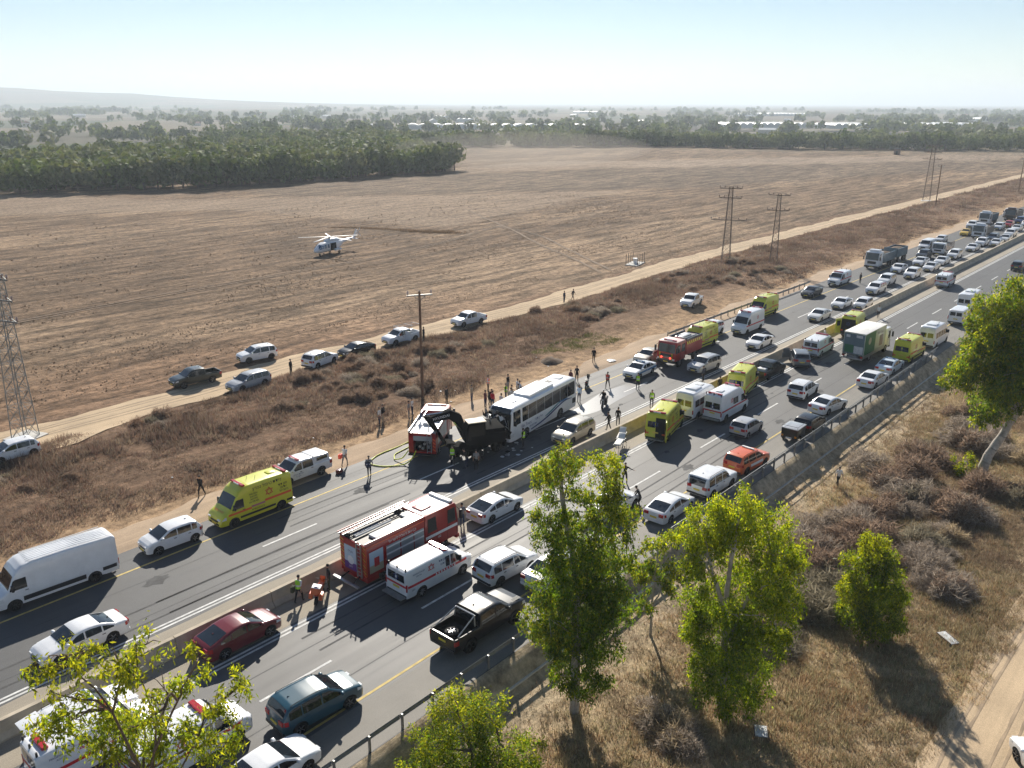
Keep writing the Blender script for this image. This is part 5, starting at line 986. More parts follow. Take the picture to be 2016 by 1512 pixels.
# clods of the ploughed field
g2 = np.random.default_rng(33); nC = 32000; x = g2.uniform(15, 235, nC); y = trk(x)+4+np.abs(g2.normal(0, 1, nC))*45; s = g2.uniform(.05, .15, nC)*(1+ (y-80)/90); keep = (fbm(x*.05, y*.32, 81) > .50) & (g2.random(nC) < .75); x, y, s = x[keep], y[keep], s[keep]; nC = len(x)
tet = np.array([[-1,-.8,-.25],[1,-.7,-.25],[.1,1,-.25],[.05,.0,.85]]); a = g2.uniform(0, 6.28, nC); ca, sa = np.cos(a), np.sin(a)
tv = np.stack([tet[None, :, 0]*ca[:, None]-tet[None, :, 1]*sa[:, None], tet[None, :, 0]*sa[:, None]+tet[None, :, 1]*ca[:, None], np.repeat(tet[None, :, 2], nC, 0)], 2)*s[:, None, None]*g2.uniform(.6, 1.4, (nC, 1, 3))
Vc = (tv+np.stack([x, y, gz(x, y)], 1)[:, None, :]).reshape(-1, 3); o4 = np.arange(nC)[:, None, None]*4; Fc = (np.array([[0,1,3],[1,2,3],[2,0,3]])[None]+o4).reshape(-1, 3)
np_mesh('soil_clods', Vc, Fc, 'dry_plants', attr=np.repeat(np.array([.19,.13,.085])*g2.uniform(.7, 1.3, (nC, 1)), 4, 0), kind='stuff')

# ---- near trees
mk('bark_grey', (.40,.36,.31), rough=.9, var=.35, vs=2.5, bump=.5, bs=9); mk('bark_brown', (.12,.085,.06), rough=.95, var=.35, vs=4, bump=.5, bs=12)
FH = Vector((math.cos(HEAD), math.sin(HEAD), 0))
def leaves(clusters, dens, lsize, cols, seed, droop=.75):
    g_ = np.random.default_rng(seed); VV = []; CC = []
    for (cx, cyy, cz, r, yel) in clusters:
        sub = max(6, int(17*r*r)); a = g_.normal(0, 1, (sub, 3)); a /= np.linalg.norm(a, axis=1)[:, None]; sc_ = a*(g_.uniform(.15, 1.4, (sub, 1))**.5)*r*np.array([1, 1, .85])
        n = max(30, int(dens*r*r)); idx = g_.integers(0, sub, n); p = sc_[idx]+g_.normal(0, .145*max(.6, r**.5), (n, 3))*np.array([1, 1, 1.35])-np.array([0, 0, .10]); p = p+np.array([cx, cyy, cz])
        d_ = g_.normal(0, 1, (n, 3))*.75; d_[:, 2] -= droop*1.3; d_ /= np.linalg.norm(d_, axis=1)[:, None]
        s_ = np.cross(d_, g_.normal(0, 1, (n, 3))); s_ /= np.linalg.norm(s_, axis=1)[:, None]+1e-9; L_ = lsize*g_.uniform(.45, 1.5, (n, 1)); W_ = L_*g_.uniform(.12, .2, (n, 1))
        q = np.stack([p, p+d_*L_*.45+s_*W_, p+d_*L_, p+d_*L_*.45-s_*W_], 1); VV.append(q.reshape(-1, 3))
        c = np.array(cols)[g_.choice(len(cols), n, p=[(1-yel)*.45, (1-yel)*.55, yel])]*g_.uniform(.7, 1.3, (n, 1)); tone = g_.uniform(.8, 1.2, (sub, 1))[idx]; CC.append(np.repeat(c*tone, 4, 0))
    V_ = np.concatenate(VV); return V_, np.arange(len(V_)).reshape(-1, 4), np.clip(np.concatenate(CC), 0, 1)
LEAFC = [(.050,.095,.016), (.085,.145,.02), (.17,.19,.018)]
def tree(name, label, bx, by, cl, trunk_r, stems, dens=1500, lsize=.21, seed=1, bark='bark_grey', yel=.3, droop=.75, cols=LEAFC, cat='tree', zoff=None, fill=1.08):
    """cl: (lateral, height above road datum, radius[, yellow share]) of leaf masses; stems: polylines of (lateral, depth, height)"""
    rr = random.Random(seed); bz = float(gz(bx, by)) if zoff is None else zoff; root = thing(name, label, cat, (bx, by, bz)); C3 = []
    for c in cl:
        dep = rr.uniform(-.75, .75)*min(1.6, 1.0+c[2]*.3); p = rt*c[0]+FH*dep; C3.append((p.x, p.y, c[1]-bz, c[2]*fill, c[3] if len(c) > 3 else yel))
    V_, F_, C_ = leaves(C3, dens, lsize, cols, seed, droop); np_mesh('crown', V_, F_, 'leaves', attr=C_, parent=root)
    tb = MB(); bb = MB(); nS = 0
    def P3(s): q = rt*s[0]+FH*s[1]; return Vector((q.x, q.y, s[2]-bz))
    for st in stems:
        pts = [P3(s) for s in st]; k = len(pts); r0 = trunk_r*(1 if nS == 0 else .6); rad = [r0*(1-.75*i/(k-1)) for i in range(k)]; nS += 1; fine = []; fr = []
        for i in range(k-1):
            for j in range(4): t = j/4; q = pts[i].lerp(pts[i+1], t); q = q+Vector((rr.uniform(-1, 1), rr.uniform(-1, 1), 0))*(.05 if i or j else 0); fine.append(q); fr.append(rad[i]+(rad[i+1]-rad[i])*t)
        fine.append(pts[-1]); fr.append(rad[-1]); (tb if nS == 1 else bb).path(fine, fr, 9)
    main = [P3(s) for st in stems for s in st]
    for (cx, cyy, cz, r, _) in C3:
        c = Vector((cx, cyy, cz)); cand = sorted(main, key=lambda m_: (m_-c).length+max(0, m_.z-c.z)*2)[0]; mid = cand.lerp(c, .55)+Vector((rr.uniform(-.2, .2), rr.uniform(-.2, .2), .15)); bb.path([cand, mid, c], [.055*min(1.5, r+.3), .035, .014], 5)
        for j in range(3):
            e = c+Vector((rr.uniform(-1, 1), rr.uniform(-1, 1), rr.uniform(-.5, .9)))*r*.8; bb.path([c, c.lerp(e, .5)+Vector((0, 0, .1)), e], [.018, .012, .006], 4)
    tb.add(bb.v, bb.f); tb.build('trunk', bark, root, smooth=50); return root
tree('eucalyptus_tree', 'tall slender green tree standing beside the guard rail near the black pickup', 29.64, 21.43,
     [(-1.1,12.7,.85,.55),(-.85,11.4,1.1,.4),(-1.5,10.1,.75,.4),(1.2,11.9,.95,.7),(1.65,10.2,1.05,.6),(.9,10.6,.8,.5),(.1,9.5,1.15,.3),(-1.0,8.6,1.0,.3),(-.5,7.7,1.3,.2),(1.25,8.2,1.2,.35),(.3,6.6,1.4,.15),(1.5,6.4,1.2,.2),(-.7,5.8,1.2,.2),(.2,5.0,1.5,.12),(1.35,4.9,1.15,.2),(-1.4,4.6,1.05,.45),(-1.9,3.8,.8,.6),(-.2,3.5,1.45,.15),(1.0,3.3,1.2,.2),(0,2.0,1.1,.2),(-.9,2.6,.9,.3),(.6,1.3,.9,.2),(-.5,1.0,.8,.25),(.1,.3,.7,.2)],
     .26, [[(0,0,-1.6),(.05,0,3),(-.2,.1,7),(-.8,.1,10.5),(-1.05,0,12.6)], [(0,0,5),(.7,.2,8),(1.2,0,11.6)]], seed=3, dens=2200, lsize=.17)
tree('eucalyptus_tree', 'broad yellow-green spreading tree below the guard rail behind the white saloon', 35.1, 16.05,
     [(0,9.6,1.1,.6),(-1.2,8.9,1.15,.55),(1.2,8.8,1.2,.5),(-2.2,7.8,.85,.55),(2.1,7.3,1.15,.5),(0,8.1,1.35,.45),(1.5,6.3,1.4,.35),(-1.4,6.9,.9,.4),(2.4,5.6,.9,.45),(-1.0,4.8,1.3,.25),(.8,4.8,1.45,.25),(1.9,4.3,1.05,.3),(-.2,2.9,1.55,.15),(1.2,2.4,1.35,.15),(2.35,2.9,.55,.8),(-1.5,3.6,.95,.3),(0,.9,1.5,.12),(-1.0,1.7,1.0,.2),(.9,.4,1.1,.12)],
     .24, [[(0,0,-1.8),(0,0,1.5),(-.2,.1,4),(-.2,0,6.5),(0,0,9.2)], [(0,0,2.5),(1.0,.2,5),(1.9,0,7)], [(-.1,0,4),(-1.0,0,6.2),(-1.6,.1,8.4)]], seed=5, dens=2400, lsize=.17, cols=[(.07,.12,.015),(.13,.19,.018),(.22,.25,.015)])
tree('sapling', 'small loose sapling between the two big trees at the guard rail', 37.85, 22.06, [(-1.0,3.3,.7,.6),(.2,4.1,.8,.6),(1.1,3.4,.75,.6),(0,2.3,.85,.3),(-.6,1.1,.6,.3),(.8,2.2,.6,.4)], .09,
     [[(0,0,-1.4),(0,0,1.2),(.15,0,4)], [(0,0,.2),(-.6,0,2),(-1,0,3.3)], [(0,0,.6),(.6,0,2),(1.1,0,3.3)]], seed=8, dens=1250)
tree('shrub_tree', 'cone-shaped bright green young tree alone on the weedy slope', 46.9, 12.9, [(-.25,4.6,.62,.75),(-.55,3.6,.85,.6),(.55,3.5,.85,.35),(-.1,2.7,1.15,.3),(-1.15,1.9,.8,.65),(.95,1.9,.95,.25),(-.1,1.4,1.35,.2),(-1.3,.7,.75,.5),(1.25,.6,.85,.2),(0,.1,1.35,.15),(-.7,-.2,.9,.2),(.7,-.4,.9,.15)], .12,
     [[(0,0,-1.6),(0,0,1.5),(-.2,0,4.4)]], seed=13, dens=2600, lsize=.17, bark='bark_brown', cols=[(.06,.10,.012),(.11,.16,.015),(.21,.235,.012)])
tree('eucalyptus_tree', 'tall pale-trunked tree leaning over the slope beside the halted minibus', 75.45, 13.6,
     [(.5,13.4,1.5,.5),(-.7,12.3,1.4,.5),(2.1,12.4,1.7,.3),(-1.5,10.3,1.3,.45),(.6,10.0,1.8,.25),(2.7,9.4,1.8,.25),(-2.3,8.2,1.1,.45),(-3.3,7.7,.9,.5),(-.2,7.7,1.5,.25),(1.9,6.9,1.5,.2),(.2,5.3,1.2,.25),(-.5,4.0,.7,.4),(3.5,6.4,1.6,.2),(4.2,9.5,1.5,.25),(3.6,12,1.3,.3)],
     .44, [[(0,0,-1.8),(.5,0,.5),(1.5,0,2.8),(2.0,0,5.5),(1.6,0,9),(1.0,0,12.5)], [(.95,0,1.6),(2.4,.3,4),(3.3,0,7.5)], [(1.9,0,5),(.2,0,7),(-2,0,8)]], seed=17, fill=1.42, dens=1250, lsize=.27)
tree('shrub', 'small leafy yellow-green shoots at the foot of the leaning pale tree', 74.5, 14.4, [(-.2,-.1,.75,.7),(-.3,-.9,.6,.6)], .05, [[(0,0,-1.5),(0,0,-.2)]], seed=19, dens=1300, cat='shrub')
tree('shrub_tree', 'dense bright green bush growing against the guard rail posts', 22.28, 21.59, [(-.9,3.1,.85,.7),(-.7,2.1,1.1,.5),(.7,2.2,.95,.5),(1.6,1.2,1.15,.35),(-1.6,1.0,1.05,.5),(0,1.0,1.45,.3),(2.6,.5,.85,.4),(-2.8,.3,.75,.4),(.8,-.2,1.4,.2),(-.9,-.3,1.3,.2),(2.0,-.5,1.1,.25),(-2.2,-.6,1.0,.3)], .10,
     [[(0,0,-1.6),(0,0,1),(-.6,0,3)], [(0,0,-1),(1.2,0,1.4)]], seed=23, dens=2300, lsize=.14, bark='bark_brown', droop=.1, cols=[(.06,.11,.015),(.10,.16,.02),(.22,.24,.02)])
tree('eucalyptus_tree', 'thin-stemmed sparse tree in front of the two parked white ambulance vans', 7.5, 22.5,
     [(-.7,13.45,.5,.6),(.15,13.75,.55,.6),(-.15,13.1,.55,.5),(1.3,13.6,.6,.55),(1.95,13.85,.6,.5),(1.6,13.1,.65,.4),(1.2,12.9,.4,.4),(3.0,12.85,.5,.55),(2.4,12.4,.5,.5),(-1.25,13.1,.4,.6),(.0,12.4,.35,.5)],
     .075, [[(.4,0,-1.8),(.9,0,4),(1.3,0,9),(.7,0,11.6),(-.2,0,13.2)], [(1.25,0,8.6),(1.9,0,11),(1.6,0,13.4)], [(1.7,0,10.2),(2.6,0,12),(3.0,0,12.8)]], seed=29, fill=.98, dens=900, lsize=.17, bark='bark_brown', cols=[(.08,.115,.018),(.12,.16,.022),(.21,.225,.02)])
tree('shrub_tree', 'leafy low crown hiding the sides of the two white ambulance vans', 9.0, 23.2,
     [(-1.3,10.75,.62,.4),(-1.9,10.2,.6,.35),(-.75,10.6,.6,.4),(.9,10.9,.65,.45),(.35,10.3,.65,.3),(1.3,10.1,.65,.3),(2.7,10.75,.6,.5),(3.2,11.0,.55,.55),(2.2,9.95,.65,.4),(-2.6,10.7,.3,.8),(-3.2,9.7,.35,.8),(-.3,9.8,.7,.3),(-1.2,9.5,.8,.25),(1.0,9.2,.8,.25),(2.7,9.3,.7,.35),(-.2,8.9,.8,.2)],
     .075, [[(0,0,-1.6),(.1,0,4),(0,0,8),(-.9,0,10.4)], [(0,0,7),(1.0,0,10.5)], [(.05,0,6),(2.4,0,10.4)]], seed=31, fill=1.02, dens=1200, lsize=.17, bark='bark_brown', cols=[(.08,.12,.018),(.13,.175,.022),(.21,.23,.02)])

# ---- woods beyond the field
def crown_mesh(seed, nq, size, cols, lobes=6):
    g_ = np.random.default_rng(seed); L_ = g_.normal(0, 1, (lobes, 3)); L_ /= np.linalg.norm(L_, axis=1)[:, None]; L_ = L_*np.array([.5, .5, .33])*g_.uniform(.5, 1, (lobes, 1)); L_[:, 2] = np.abs(L_[:, 2])*1.1; lr = g_.uniform(.32, .52, lobes)
    k = g_.integers(0, lobes, nq); d_ = g_.normal(0, 1, (nq, 3)); d_ /= np.linalg.norm(d_, axis=1)[:, None]; p = L_[k]+d_*lr[k][:, None]*g_.uniform(.7, 1.05, (nq, 1)); p[:, 2] = p[:, 2]*.9
    n_ = d_+g_.normal(0, .5, (nq, 3)); n_ /= np.linalg.norm(n_, axis=1)[:, None]; u_ = np.cross(n_, g_.normal(0, 1, (nq, 3))); u_ /= np.linalg.norm(u_, axis=1)[:, None]; v_ = np.cross(n_, u_); s_ = size*g_.uniform(.6, 1.4, (nq, 1))
    q = np.stack([p-u_*s_, p+v_*s_*.8, p+u_*s_, p-v_*s_*.8], 1).reshape(-1, 3); c = np.array(cols)[g_.integers(0, len(cols), nq)]*g_.uniform(.7, 1.3, (nq, 1)); return q, np.repeat(c, 4, 0)
WC = [[(.09,.13,.034),(.115,.15,.042)], [(.15,.18,.065),(.18,.20,.08)], [(.065,.09,.03),(.09,.115,.038)], [(.16,.175,.085),(.20,.205,.10)]]
cms = []; fcm = []; gcm = []
for i in range(6):
    q, c = crown_mesh(100+i, 420, .085, WC[i % 4]); o = np_mesh('tmp', q, np.arange(len(q)).reshape(-1, 4), 'far_leaves', attr=c); me = o.data; me.name = 'crown'; bpy.data.objects.remove(o); cms.append(me)
    fcm.append(crown_mesh(200+i, 150, .105, WC[i % 4])); gcm.append(crown_mesh(300+i, 44, .20, WC[i % 4]))
trm = MB().tube((0,0,0), (0.02,0,.35), .035, .025, 6).tube((.02,0,.3), (.2,.1,.6), .018, .01, 5).tube((.02,0,.3), (-.2,-.08,.6), .018, .01, 5).mesh('trunk')
WDESC = ['dark green rounded pine', 'pale grey-green bushy tree', 'very dark narrow tree', 'dusty olive tree']
def wood_tree(x, y, h, k, where, grp):
    r_ = thing('wood_tree', WDESC[k % 4]+' in the front row '+where, 'tree', (x, y, float(gz(x, y))-.3), random.uniform(0, 6), grp+' '+WDESC[k % 4]); r_.scale = (h*.85, h*.85, h)
    ob('trunk', trm, 'bark_brown', r_); ob('crown', cms[k], 'far_leaves', r_, loc=(0, 0, .5))
rw_ = random.Random(3); stuffV = []; stuffC = []
def far_tree(x, y, h, zb_, k, src=None):
    q, c = (src or fcm)[k]; a = rw_.uniform(0, 6.28); ca, sa = math.cos(a), math.sin(a); v = np.stack([(q[:, 0]*ca-q[:, 1]*sa)*h*.9+x, (q[:, 0]*sa+q[:, 1]*ca)*h*.9+y, (q[:, 2]+.42)*h+zb_], 1); stuffV.append(v); stuffC.append(c*rw_.uniform(.75, 1.25))
WL = [(40,372),(75,340),(106,314),(120,301),(137,289),(169,272),(186,270),(208,271),(232,273),(262,271),(280,276)]
wl_x = [a for a, b in WL]; wl_y = [b for a, b in WL]
x = 45
while x < 282:
    wood_tree(x, float(np.interp(x, wl_x, wl_y))+rw_.uniform(0, 3), rw_.uniform(6.5, 11.5), rw_.randrange(6), 'of the wood left of the helicopter', 'left wood'); x += rw_.uniform(3.2, 5.2)
for i in range(1500):
    x = rw_.uniform(30, 420); yb = float(np.interp(x, wl_x, wl_y)) if x < 280 else 276+(x-280)*1.35; y = yb+5+abs(rw_.gauss(0, 1))*95
    if y > yb+260: continue
    far_tree(x, y, rw_.uniform(6, 11), float(gz(x, y))-.3, rw_.randrange(6))
WR = [(352,455),(407,412),(439,386),(475,331),(521,283),(562,232),(589,177),(630,121),(665,60)]
Lr = np.cumsum([0]+[math.hypot(WR[i+1][0]-WR[i][0], WR[i+1][1]-WR[i][1]) for i in range(len(WR)-1)]); s = 0
def on_wr(s_, off):
    i = min(len(WR)-2, max(0, int(np.searchsorted(Lr, s_)-1))); t = (s_-Lr[i])/(Lr[i+1]-Lr[i]); ax, ay = WR[i]; bx_, by_ = WR[i+1]; nx_, ny_ = (by_-ay), -(bx_-ax); nl = math.hypot(nx_, ny_); return ax+(bx_-ax)*t-nx_/nl*off, ay+(by_-ay)*t-ny_/nl*off
while s < Lr[-1]:
    x, y = on_wr(s, 8+rw_.uniform(0, 5)); wood_tree(x, y, rw_.uniform(5.5, 10.5), rw_.randrange(6), 'of the wood behind the ploughed land', 'right wood'); s += rw_.uniform(5, 8)
for i in range(900):
    x, y = on_wr(rw_.uniform(0, Lr[-1]), 16+abs(rw_.gauss(0, 1))*55); far_tree(x, y, rw_.uniform(5.5, 10), -1.0, rw_.randrange(6))
# groves and hedge lines of the plain
for i in range(210):
    a = R(rw_.uniform(4, 86)); d_ = 700*math.exp(rw_.uniform(0, 1.75)); cx_, cy_ = d_*math.cos(a), d_*math.sin(a); la = rw_.uniform(0, 3.14); ln = rw_.uniform(15, .09*d_)
    if rw_.random() < .6: la = a+math.pi/2+rw_.uniform(-.25, .25)
    for j in range(rw_.randrange(7, 17)):
        t = rw_.uniform(-1, 1); x, y = cx_+math.cos(la)*ln*t+rw_.gauss(0, 5), cy_+math.sin(la)*ln*t+rw_.gauss(0, 5); far_tree(x, y, rw_.uniform(6, 11)*(1+d_/5000), -3.0, rw_.randrange(6), gcm)
V_ = np.concatenate(stuffV); np_mesh('distant_woods', V_, np.arange(len(V_)).reshape(-1, 4), 'far_leaves', attr=np.clip(np.concatenate(stuffC), 0, 1), kind='stuff')
# ---- greenhouses and sheds of the plain
mk('poly_sheet', (.80,.80,.78), rough=.45); mk('poly_wall', (.60,.62,.60), rough=.6)
def greenhouse(xa, ya, xb, yb, depth, label, grp, h=5.0):
    L_ = math.hypot(xb-xa, yb-ya); rz = math.atan2(yb-ya, xb-xa); o = thing('greenhouse', label, 'greenhouse', (xa, ya, float(gz(xa, ya))-2.0), rz, grp); sp_ = max(9.0, L_/16); n_ = max(1, int(L_/sp_))
    wall = MB(); wall.box(0, n_*sp_-.2, .2, depth-.2, 0, h*.72+1); wall.build('wall', 'poly_wall', o)
    rm = MB(); prof_ = [(0, h*.72), (sp_*.12, h*.9), (sp_*.3, h*1.05), (sp_*.5, h*1.1), (sp_*.7, h*1.05), (sp_*.88, h*.9), (sp_*.985, h*.72)]; rm.prism(prof_[::1], 0, depth); me = rm.mesh('roof_span', 60)
    for k in range(n_): ob('roof_span', me, 'poly_sheet', o, loc=(k*sp_, 0, 1))
GH = [((716,786),(881,629),26,'long'),((1042,542),(1123,466),60,'long'),((1099,424),(1140,385),60,'short'),((1212,350),(1265,300),60,'short'),((2149,1056),(2280,956),120,'long'),((2978,4368),(3312,4245),200,'long'),((1167,1204),(1192,1182),20,'short'),((1063,1042),(1085,1023),22,'short'),((1153,757),(1177,736),25,'short'),((2154,1605),(2206,1568),60,'short'),((1832,436),(1899,378),70,'short')]
for a_, b_, dp, kd in GH: greenhouse(*a_, *b_, dp, kd+' row of white plastic-roofed greenhouses on the hazy plain', kd+' greenhouses on the plain')
mk('house_wall', (.62,.58,.52), rough=.9); mk('house_roof', (.36,.20,.14), rough=.9); mk('house_pale_roof', (.7,.7,.68), rough=.7)
for i in range(34):
    a = R(rw_.uniform(10, 76)); d_ = rw_.uniform(950, 2600); x, y = d_*math.cos(a), d_*math.sin(a); L_, W_, H_ = rw_.uniform(10, 24), rw_.uniform(8, 13), rw_.uniform(3.5, 6); kd = rw_.random() < .6
    o = thing('farm_house', 'tiny '+('pale-roofed shed' if kd else 'red-roofed house')+' among the trees of the plain', 'house', (x, y, -3.5), rw_.uniform(0, 3), 'pale sheds of the plain' if kd else 'red roofs of the plain')
    MB().box(-L_/2, L_/2, -W_/2, W_/2, 0, H_).build('wall', 'house_wall', o); rf = MB(); e = .4; rf.add([(-L_/2-e, -W_/2-e, H_), (L_/2+e, -W_/2-e, H_), (L_/2+e, W_/2+e, H_), (-L_/2-e, W_/2+e, H_), (-L_/2-e, 0, H_+W_*.25), (L_/2+e, 0, H_+W_*.25)], [(0,1,5,4),(2,3,4,5),(0,4,3),(1,2,5),(0,3,2,1)]).build('roof', 'house_pale_roof' if kd else 'house_roof', o)
# ---- the air
dv = []; 
for i in range(13):
    ph = math.pi*i/12
    for k in range(24): t = 2*math.pi*k/24; dv.append((70*math.sin(ph)*math.cos(t), 34*math.sin(ph)*math.sin(t), 8.5*math.cos(ph)))
du = MB().add(dv, [(i*24+k, (i+1)*24+k, (i+1)*24+(k+1) % 24, i*24+(k+1) % 24) for i in range(12) for k in range(24)]).build('dust', None, loc=(318, 270, 7.0), rz=R(-25)); du['kind'] = 'stuff'
dmm = bpy.data.materials.new('dust_air'); dmm.use_nodes = True; dmt = dmm.node_tree; dmt.nodes.remove(dmt.nodes['Principled BSDF']); dpv = dmt.nodes.new('ShaderNodeVolumePrincipled'); dpv.inputs['Color'].default_value = (.86,.80,.72,1); dpv.inputs['Density'].default_value = .0042; dmt.links.new(dpv.outputs[0], dmt.nodes['Material Output'].inputs['Volume']); du.data.materials.append(dmm)
hz = MB().box(-31000, 31000, -31000, 31000, -30, 190).build('haze', None); hz['kind'] = 'stuff'
hm = bpy.data.materials.new('haze_air'); hm.use_nodes = True; ht = hm.node_tree; ht.nodes.remove(ht.nodes['Principled BSDF'])
pv = ht.nodes.new('ShaderNodeVolumePrincipled'); pv.inputs['Color'].default_value = (.80,.90,1.0,1); pv.inputs['Density'].default_value = HAZE_D; pv.inputs['Anisotropy'].default_value = HAZE_G
ht.links.new(pv.outputs[0], ht.nodes['Material Output'].inputs['Volume']); hz.data.materials.append(hm)
# ================================================================ placing the vehicles
def zg(x, y): return float(gz(x, y))+.06
def patch(B, root, name, mat, x0, x1, z0, z1, off=.012, n=14):
    for s in (-1, 1): ob(name, B.side_patch(x0, x1, z0, z1, off, n, False, s, 1).mesh(name, 60), mat, root)
MDA_HE = heb('מגן דוד אדום'); ISR = heb('בישראל'); MICU = heb('ניידת טיפול נמרץ'); ADOM = heb('אדום')
def yellow_dress(r, B, fine=2, rear_open=False):
    patch(B, r, 'red_stripe', 'ink_orange', -2.80, -.6, 1.16, 1.32); patch(B, r, 'red_stripe', 'ink_pink', -.6, .5, 1.06, 1.20); patch(B, r, 'red_stripe', 'ink_orange', .5, 2.3, .98, 1.12)
    patch(B, r, 'side_cladding', 'plastic', -2.85, -2.36, .55, .72); patch(B, r, 'side_cladding', 'plastic', -1.42, 1.42, .55, .72)
    for s in (-1, 1):
        y = lambda z, x=-1.: B.hw(x, z)+.018
        side_star(r, -1.0, 1.78, y(1.78), .36, 'ink_red', s)
        if fine > 1:
            k = -s; side_text(r, MICU, -.9, 2.36, y(2.36), .34, 'ink_black', s, tilt=0); side_text(r, heb('מגן דוד'), -1.0-1.15*1 if s > 0 else -1.0+1.15, 1.98, y(1.98), .26, 'ink_black', s); side_text(r, ADOM, -2.2 if s > 0 else .2, 1.74, y(1.74), .26, 'ink_black', s); side_text(r, ISR, -2.2 if s > 0 else .2, 1.50, y(1.5), .24, 'ink_black', s)
            for q, tx in enumerate(('MAGEN', 'DAVID', 'ADOM', 'IN ISRAEL')): side_text(r, tx, .25 if s > 0 else -2.2, 2.02-q*.19, y(2.02-q*.19), .19, 'ink_black', s)
            side_text(r, 'AMBULANCE', .0, .88, B.hw(0, .88)+.018, .18, 'ink_black', s)
    for hx in (-2.55, .85): light_bar(r, hx, B.zt(hx)-.01, 1.5, 'lamp_red', .25, .12)
    ob('roof_vent', bev(MB().box(-2.0, -1.45, -.25, .25, 2.70, 2.80).mesh('roof_vent'), .04), P['yellow'], r); MB().tube((-.4, .2, 2.74), (-.45, .2, 3.0), .012, n=5).build('antenna', 'plastic', r); MB().tube((.1, -.1, 2.74), (.05, -.1, 3.0), .012, n=5).build('antenna', 'plastic', r)
    if fine > 1: o = end_text(r, 'AMBULANCE', 2.56, 0, 1.16, .2, 'ink_orange', True); o.rotation_euler = (R(24), 0, R(90)); o.location = (2.46, 0, 1.215)
    end_star(r, B.x0-.016, 0, 1.75, .30, 'ink_navy'); MB().box(B.x0-.30, B.x0, -.8, .8, .36, .44).build('rear_step', 'galv', r)
    MB().box(B.x0-.02, B.x0-.005, -.92, -.60, .8, .95).box(B.x0-.02, B.x0-.005, .60, .92, .8, .95).build('reflector', 'ink_orange', r)
    if rear_open:
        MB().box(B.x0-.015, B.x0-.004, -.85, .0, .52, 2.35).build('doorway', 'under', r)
        d_ = ob('rear_door', bev(MB().box(-.86, 0, -.04, .04, .52, 2.38).mesh('rear_door'), .02), P['yellow'], r, loc=(B.x0, -.90, 0)); d_.rotation_euler = (0, 0, R(22)); MB().box(-.7, -.15, .041, .05, 1.45, 2.1).build('door_window', 'glass', d_)
        if rear_open > 1:
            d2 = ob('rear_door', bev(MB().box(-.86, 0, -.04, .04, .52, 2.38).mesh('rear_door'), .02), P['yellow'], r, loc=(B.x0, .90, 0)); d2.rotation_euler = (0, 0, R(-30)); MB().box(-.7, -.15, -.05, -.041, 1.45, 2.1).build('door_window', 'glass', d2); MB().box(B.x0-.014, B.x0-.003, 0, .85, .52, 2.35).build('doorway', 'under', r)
def white_dress(r, B, fine=2, kind='savana'):
    z0 = 1.02 if kind == 'savana' else 1.10
    patch(B, r, 'red_stripe', 'ink_red', B.x0+.06, B.x1-.6, z0, z0+.15)
    for k in range(8): patch(B, r, 'checker', 'ink_white', -.6+k*.22, -.49+k*.22, z0+.02, z0+.13, .018, 1) if fine > 1 else None
    zt_ = 1.66 if kind == 'savana' else 1.85
    for s in (-1, 1):
        y = lambda z, x=-.9: B.hw(x, z)+.016
        side_star(r, -.9, zt_, y(zt_), .30, 'ink_red', s)
        if fine > 1:
            side_text(r, heb('מגן דוד'), -1.9 if s > 0 else .05, zt_+.12, y(zt_+.12), .22, 'ink_navy', s); side_text(r, heb('אדום'), -1.9 if s > 0 else .05, zt_-.12, y(zt_-.12), .2, 'ink_navy', s); side_text(r, 'MAGEN DAVID', .05 if s > 0 else -1.9, zt_+.06, y(zt_), .14, 'ink_navy', s); side_text(r, 'ADOM', .05 if s > 0 else -1.9, zt_-.12, y(zt_), .14, 'ink_navy', s); side_text(r, '101', -2.4, .82, B.hw(-2.4, .82)+.014, .2, 'ink_black', s)
    lz = B.zt(.55)-.01; light_bar(r, .55 if kind == 'savana' else .85, lz, 1.5, 'lamp_red', .30, .13, 'lamp_red' if kind == 'savana' else None)
    if kind != 'savana': light_bar(r, -2.55, B.zt(-2.5)-.01, 1.4, 'lamp_red', .25, .12)
    for hy in (-.75, 0, .75): MB().tube((B.x0+.12, hy, B.zt(B.x0+.12)-.12), (B.x0+.12, hy, B.zt(B.x0+.12)+.18), .05, n=7).build('beacon', 'plastic', r)
    MB().box(B.x0-.42, B.x0-.04, -.85, .85, .38, .47).build('rear_step', 'galv', r); end_star(r, B.x0-.016, 0, 1.55, .26, 'ink_navy')
    MB().box(B.x0-.014, B.x0-.004, -.92, .92, z0, z0+.13).build('red_stripe', 'ink_red', r)
W_ = 'white'
# ---- far carriageway, noses towards -X
r, B = vehicle('panel_van', 'crafter', 16.2, 50.95, 176, W_, 'long white panel van with high roof and black side sills', 'van', dark_rims=True)
for k in range(8): MB().box(-3.4, 1.2, -.8+k*.22, -.77+k*.22, B.zt(0)-.012, B.zt(0)+.012).build('roof_rib', P[W_], r)
patch(B, r, 'side_cladding', 'plastic', -3.6, -2.75, .62, .86); patch(B, r, 'side_cladding', 'plastic', -1.75, 1.75, .50, .80); MB().tube((-3.7, 0, .45), (-4.0, 0, .42), .04, n=6).box(-4.06, -3.96, -.05, .05, .38, .52).build('tow_hitch', 'under', r)
vehicle('hatchback', 'hatch', 23.9, 50.8, 177, W_, 'small white hatchback between the long van and the yellow ambulance', 'car', trim='plastic')
r, B = vehicle('ambulance', 'sprinter', 29.9, 50.65, 179.2, 'yellow', 'yellow ambulance with red star stopped ahead of the small white hatchback', 'ambulance', dark_rims=True); yellow_dress(r, B)
r, B = vehicle('pickup', 'pickup', 35.9, 53.3, 180, W_, 'white fire service pickup with canopy and red light bar on the verge', 'pickup')
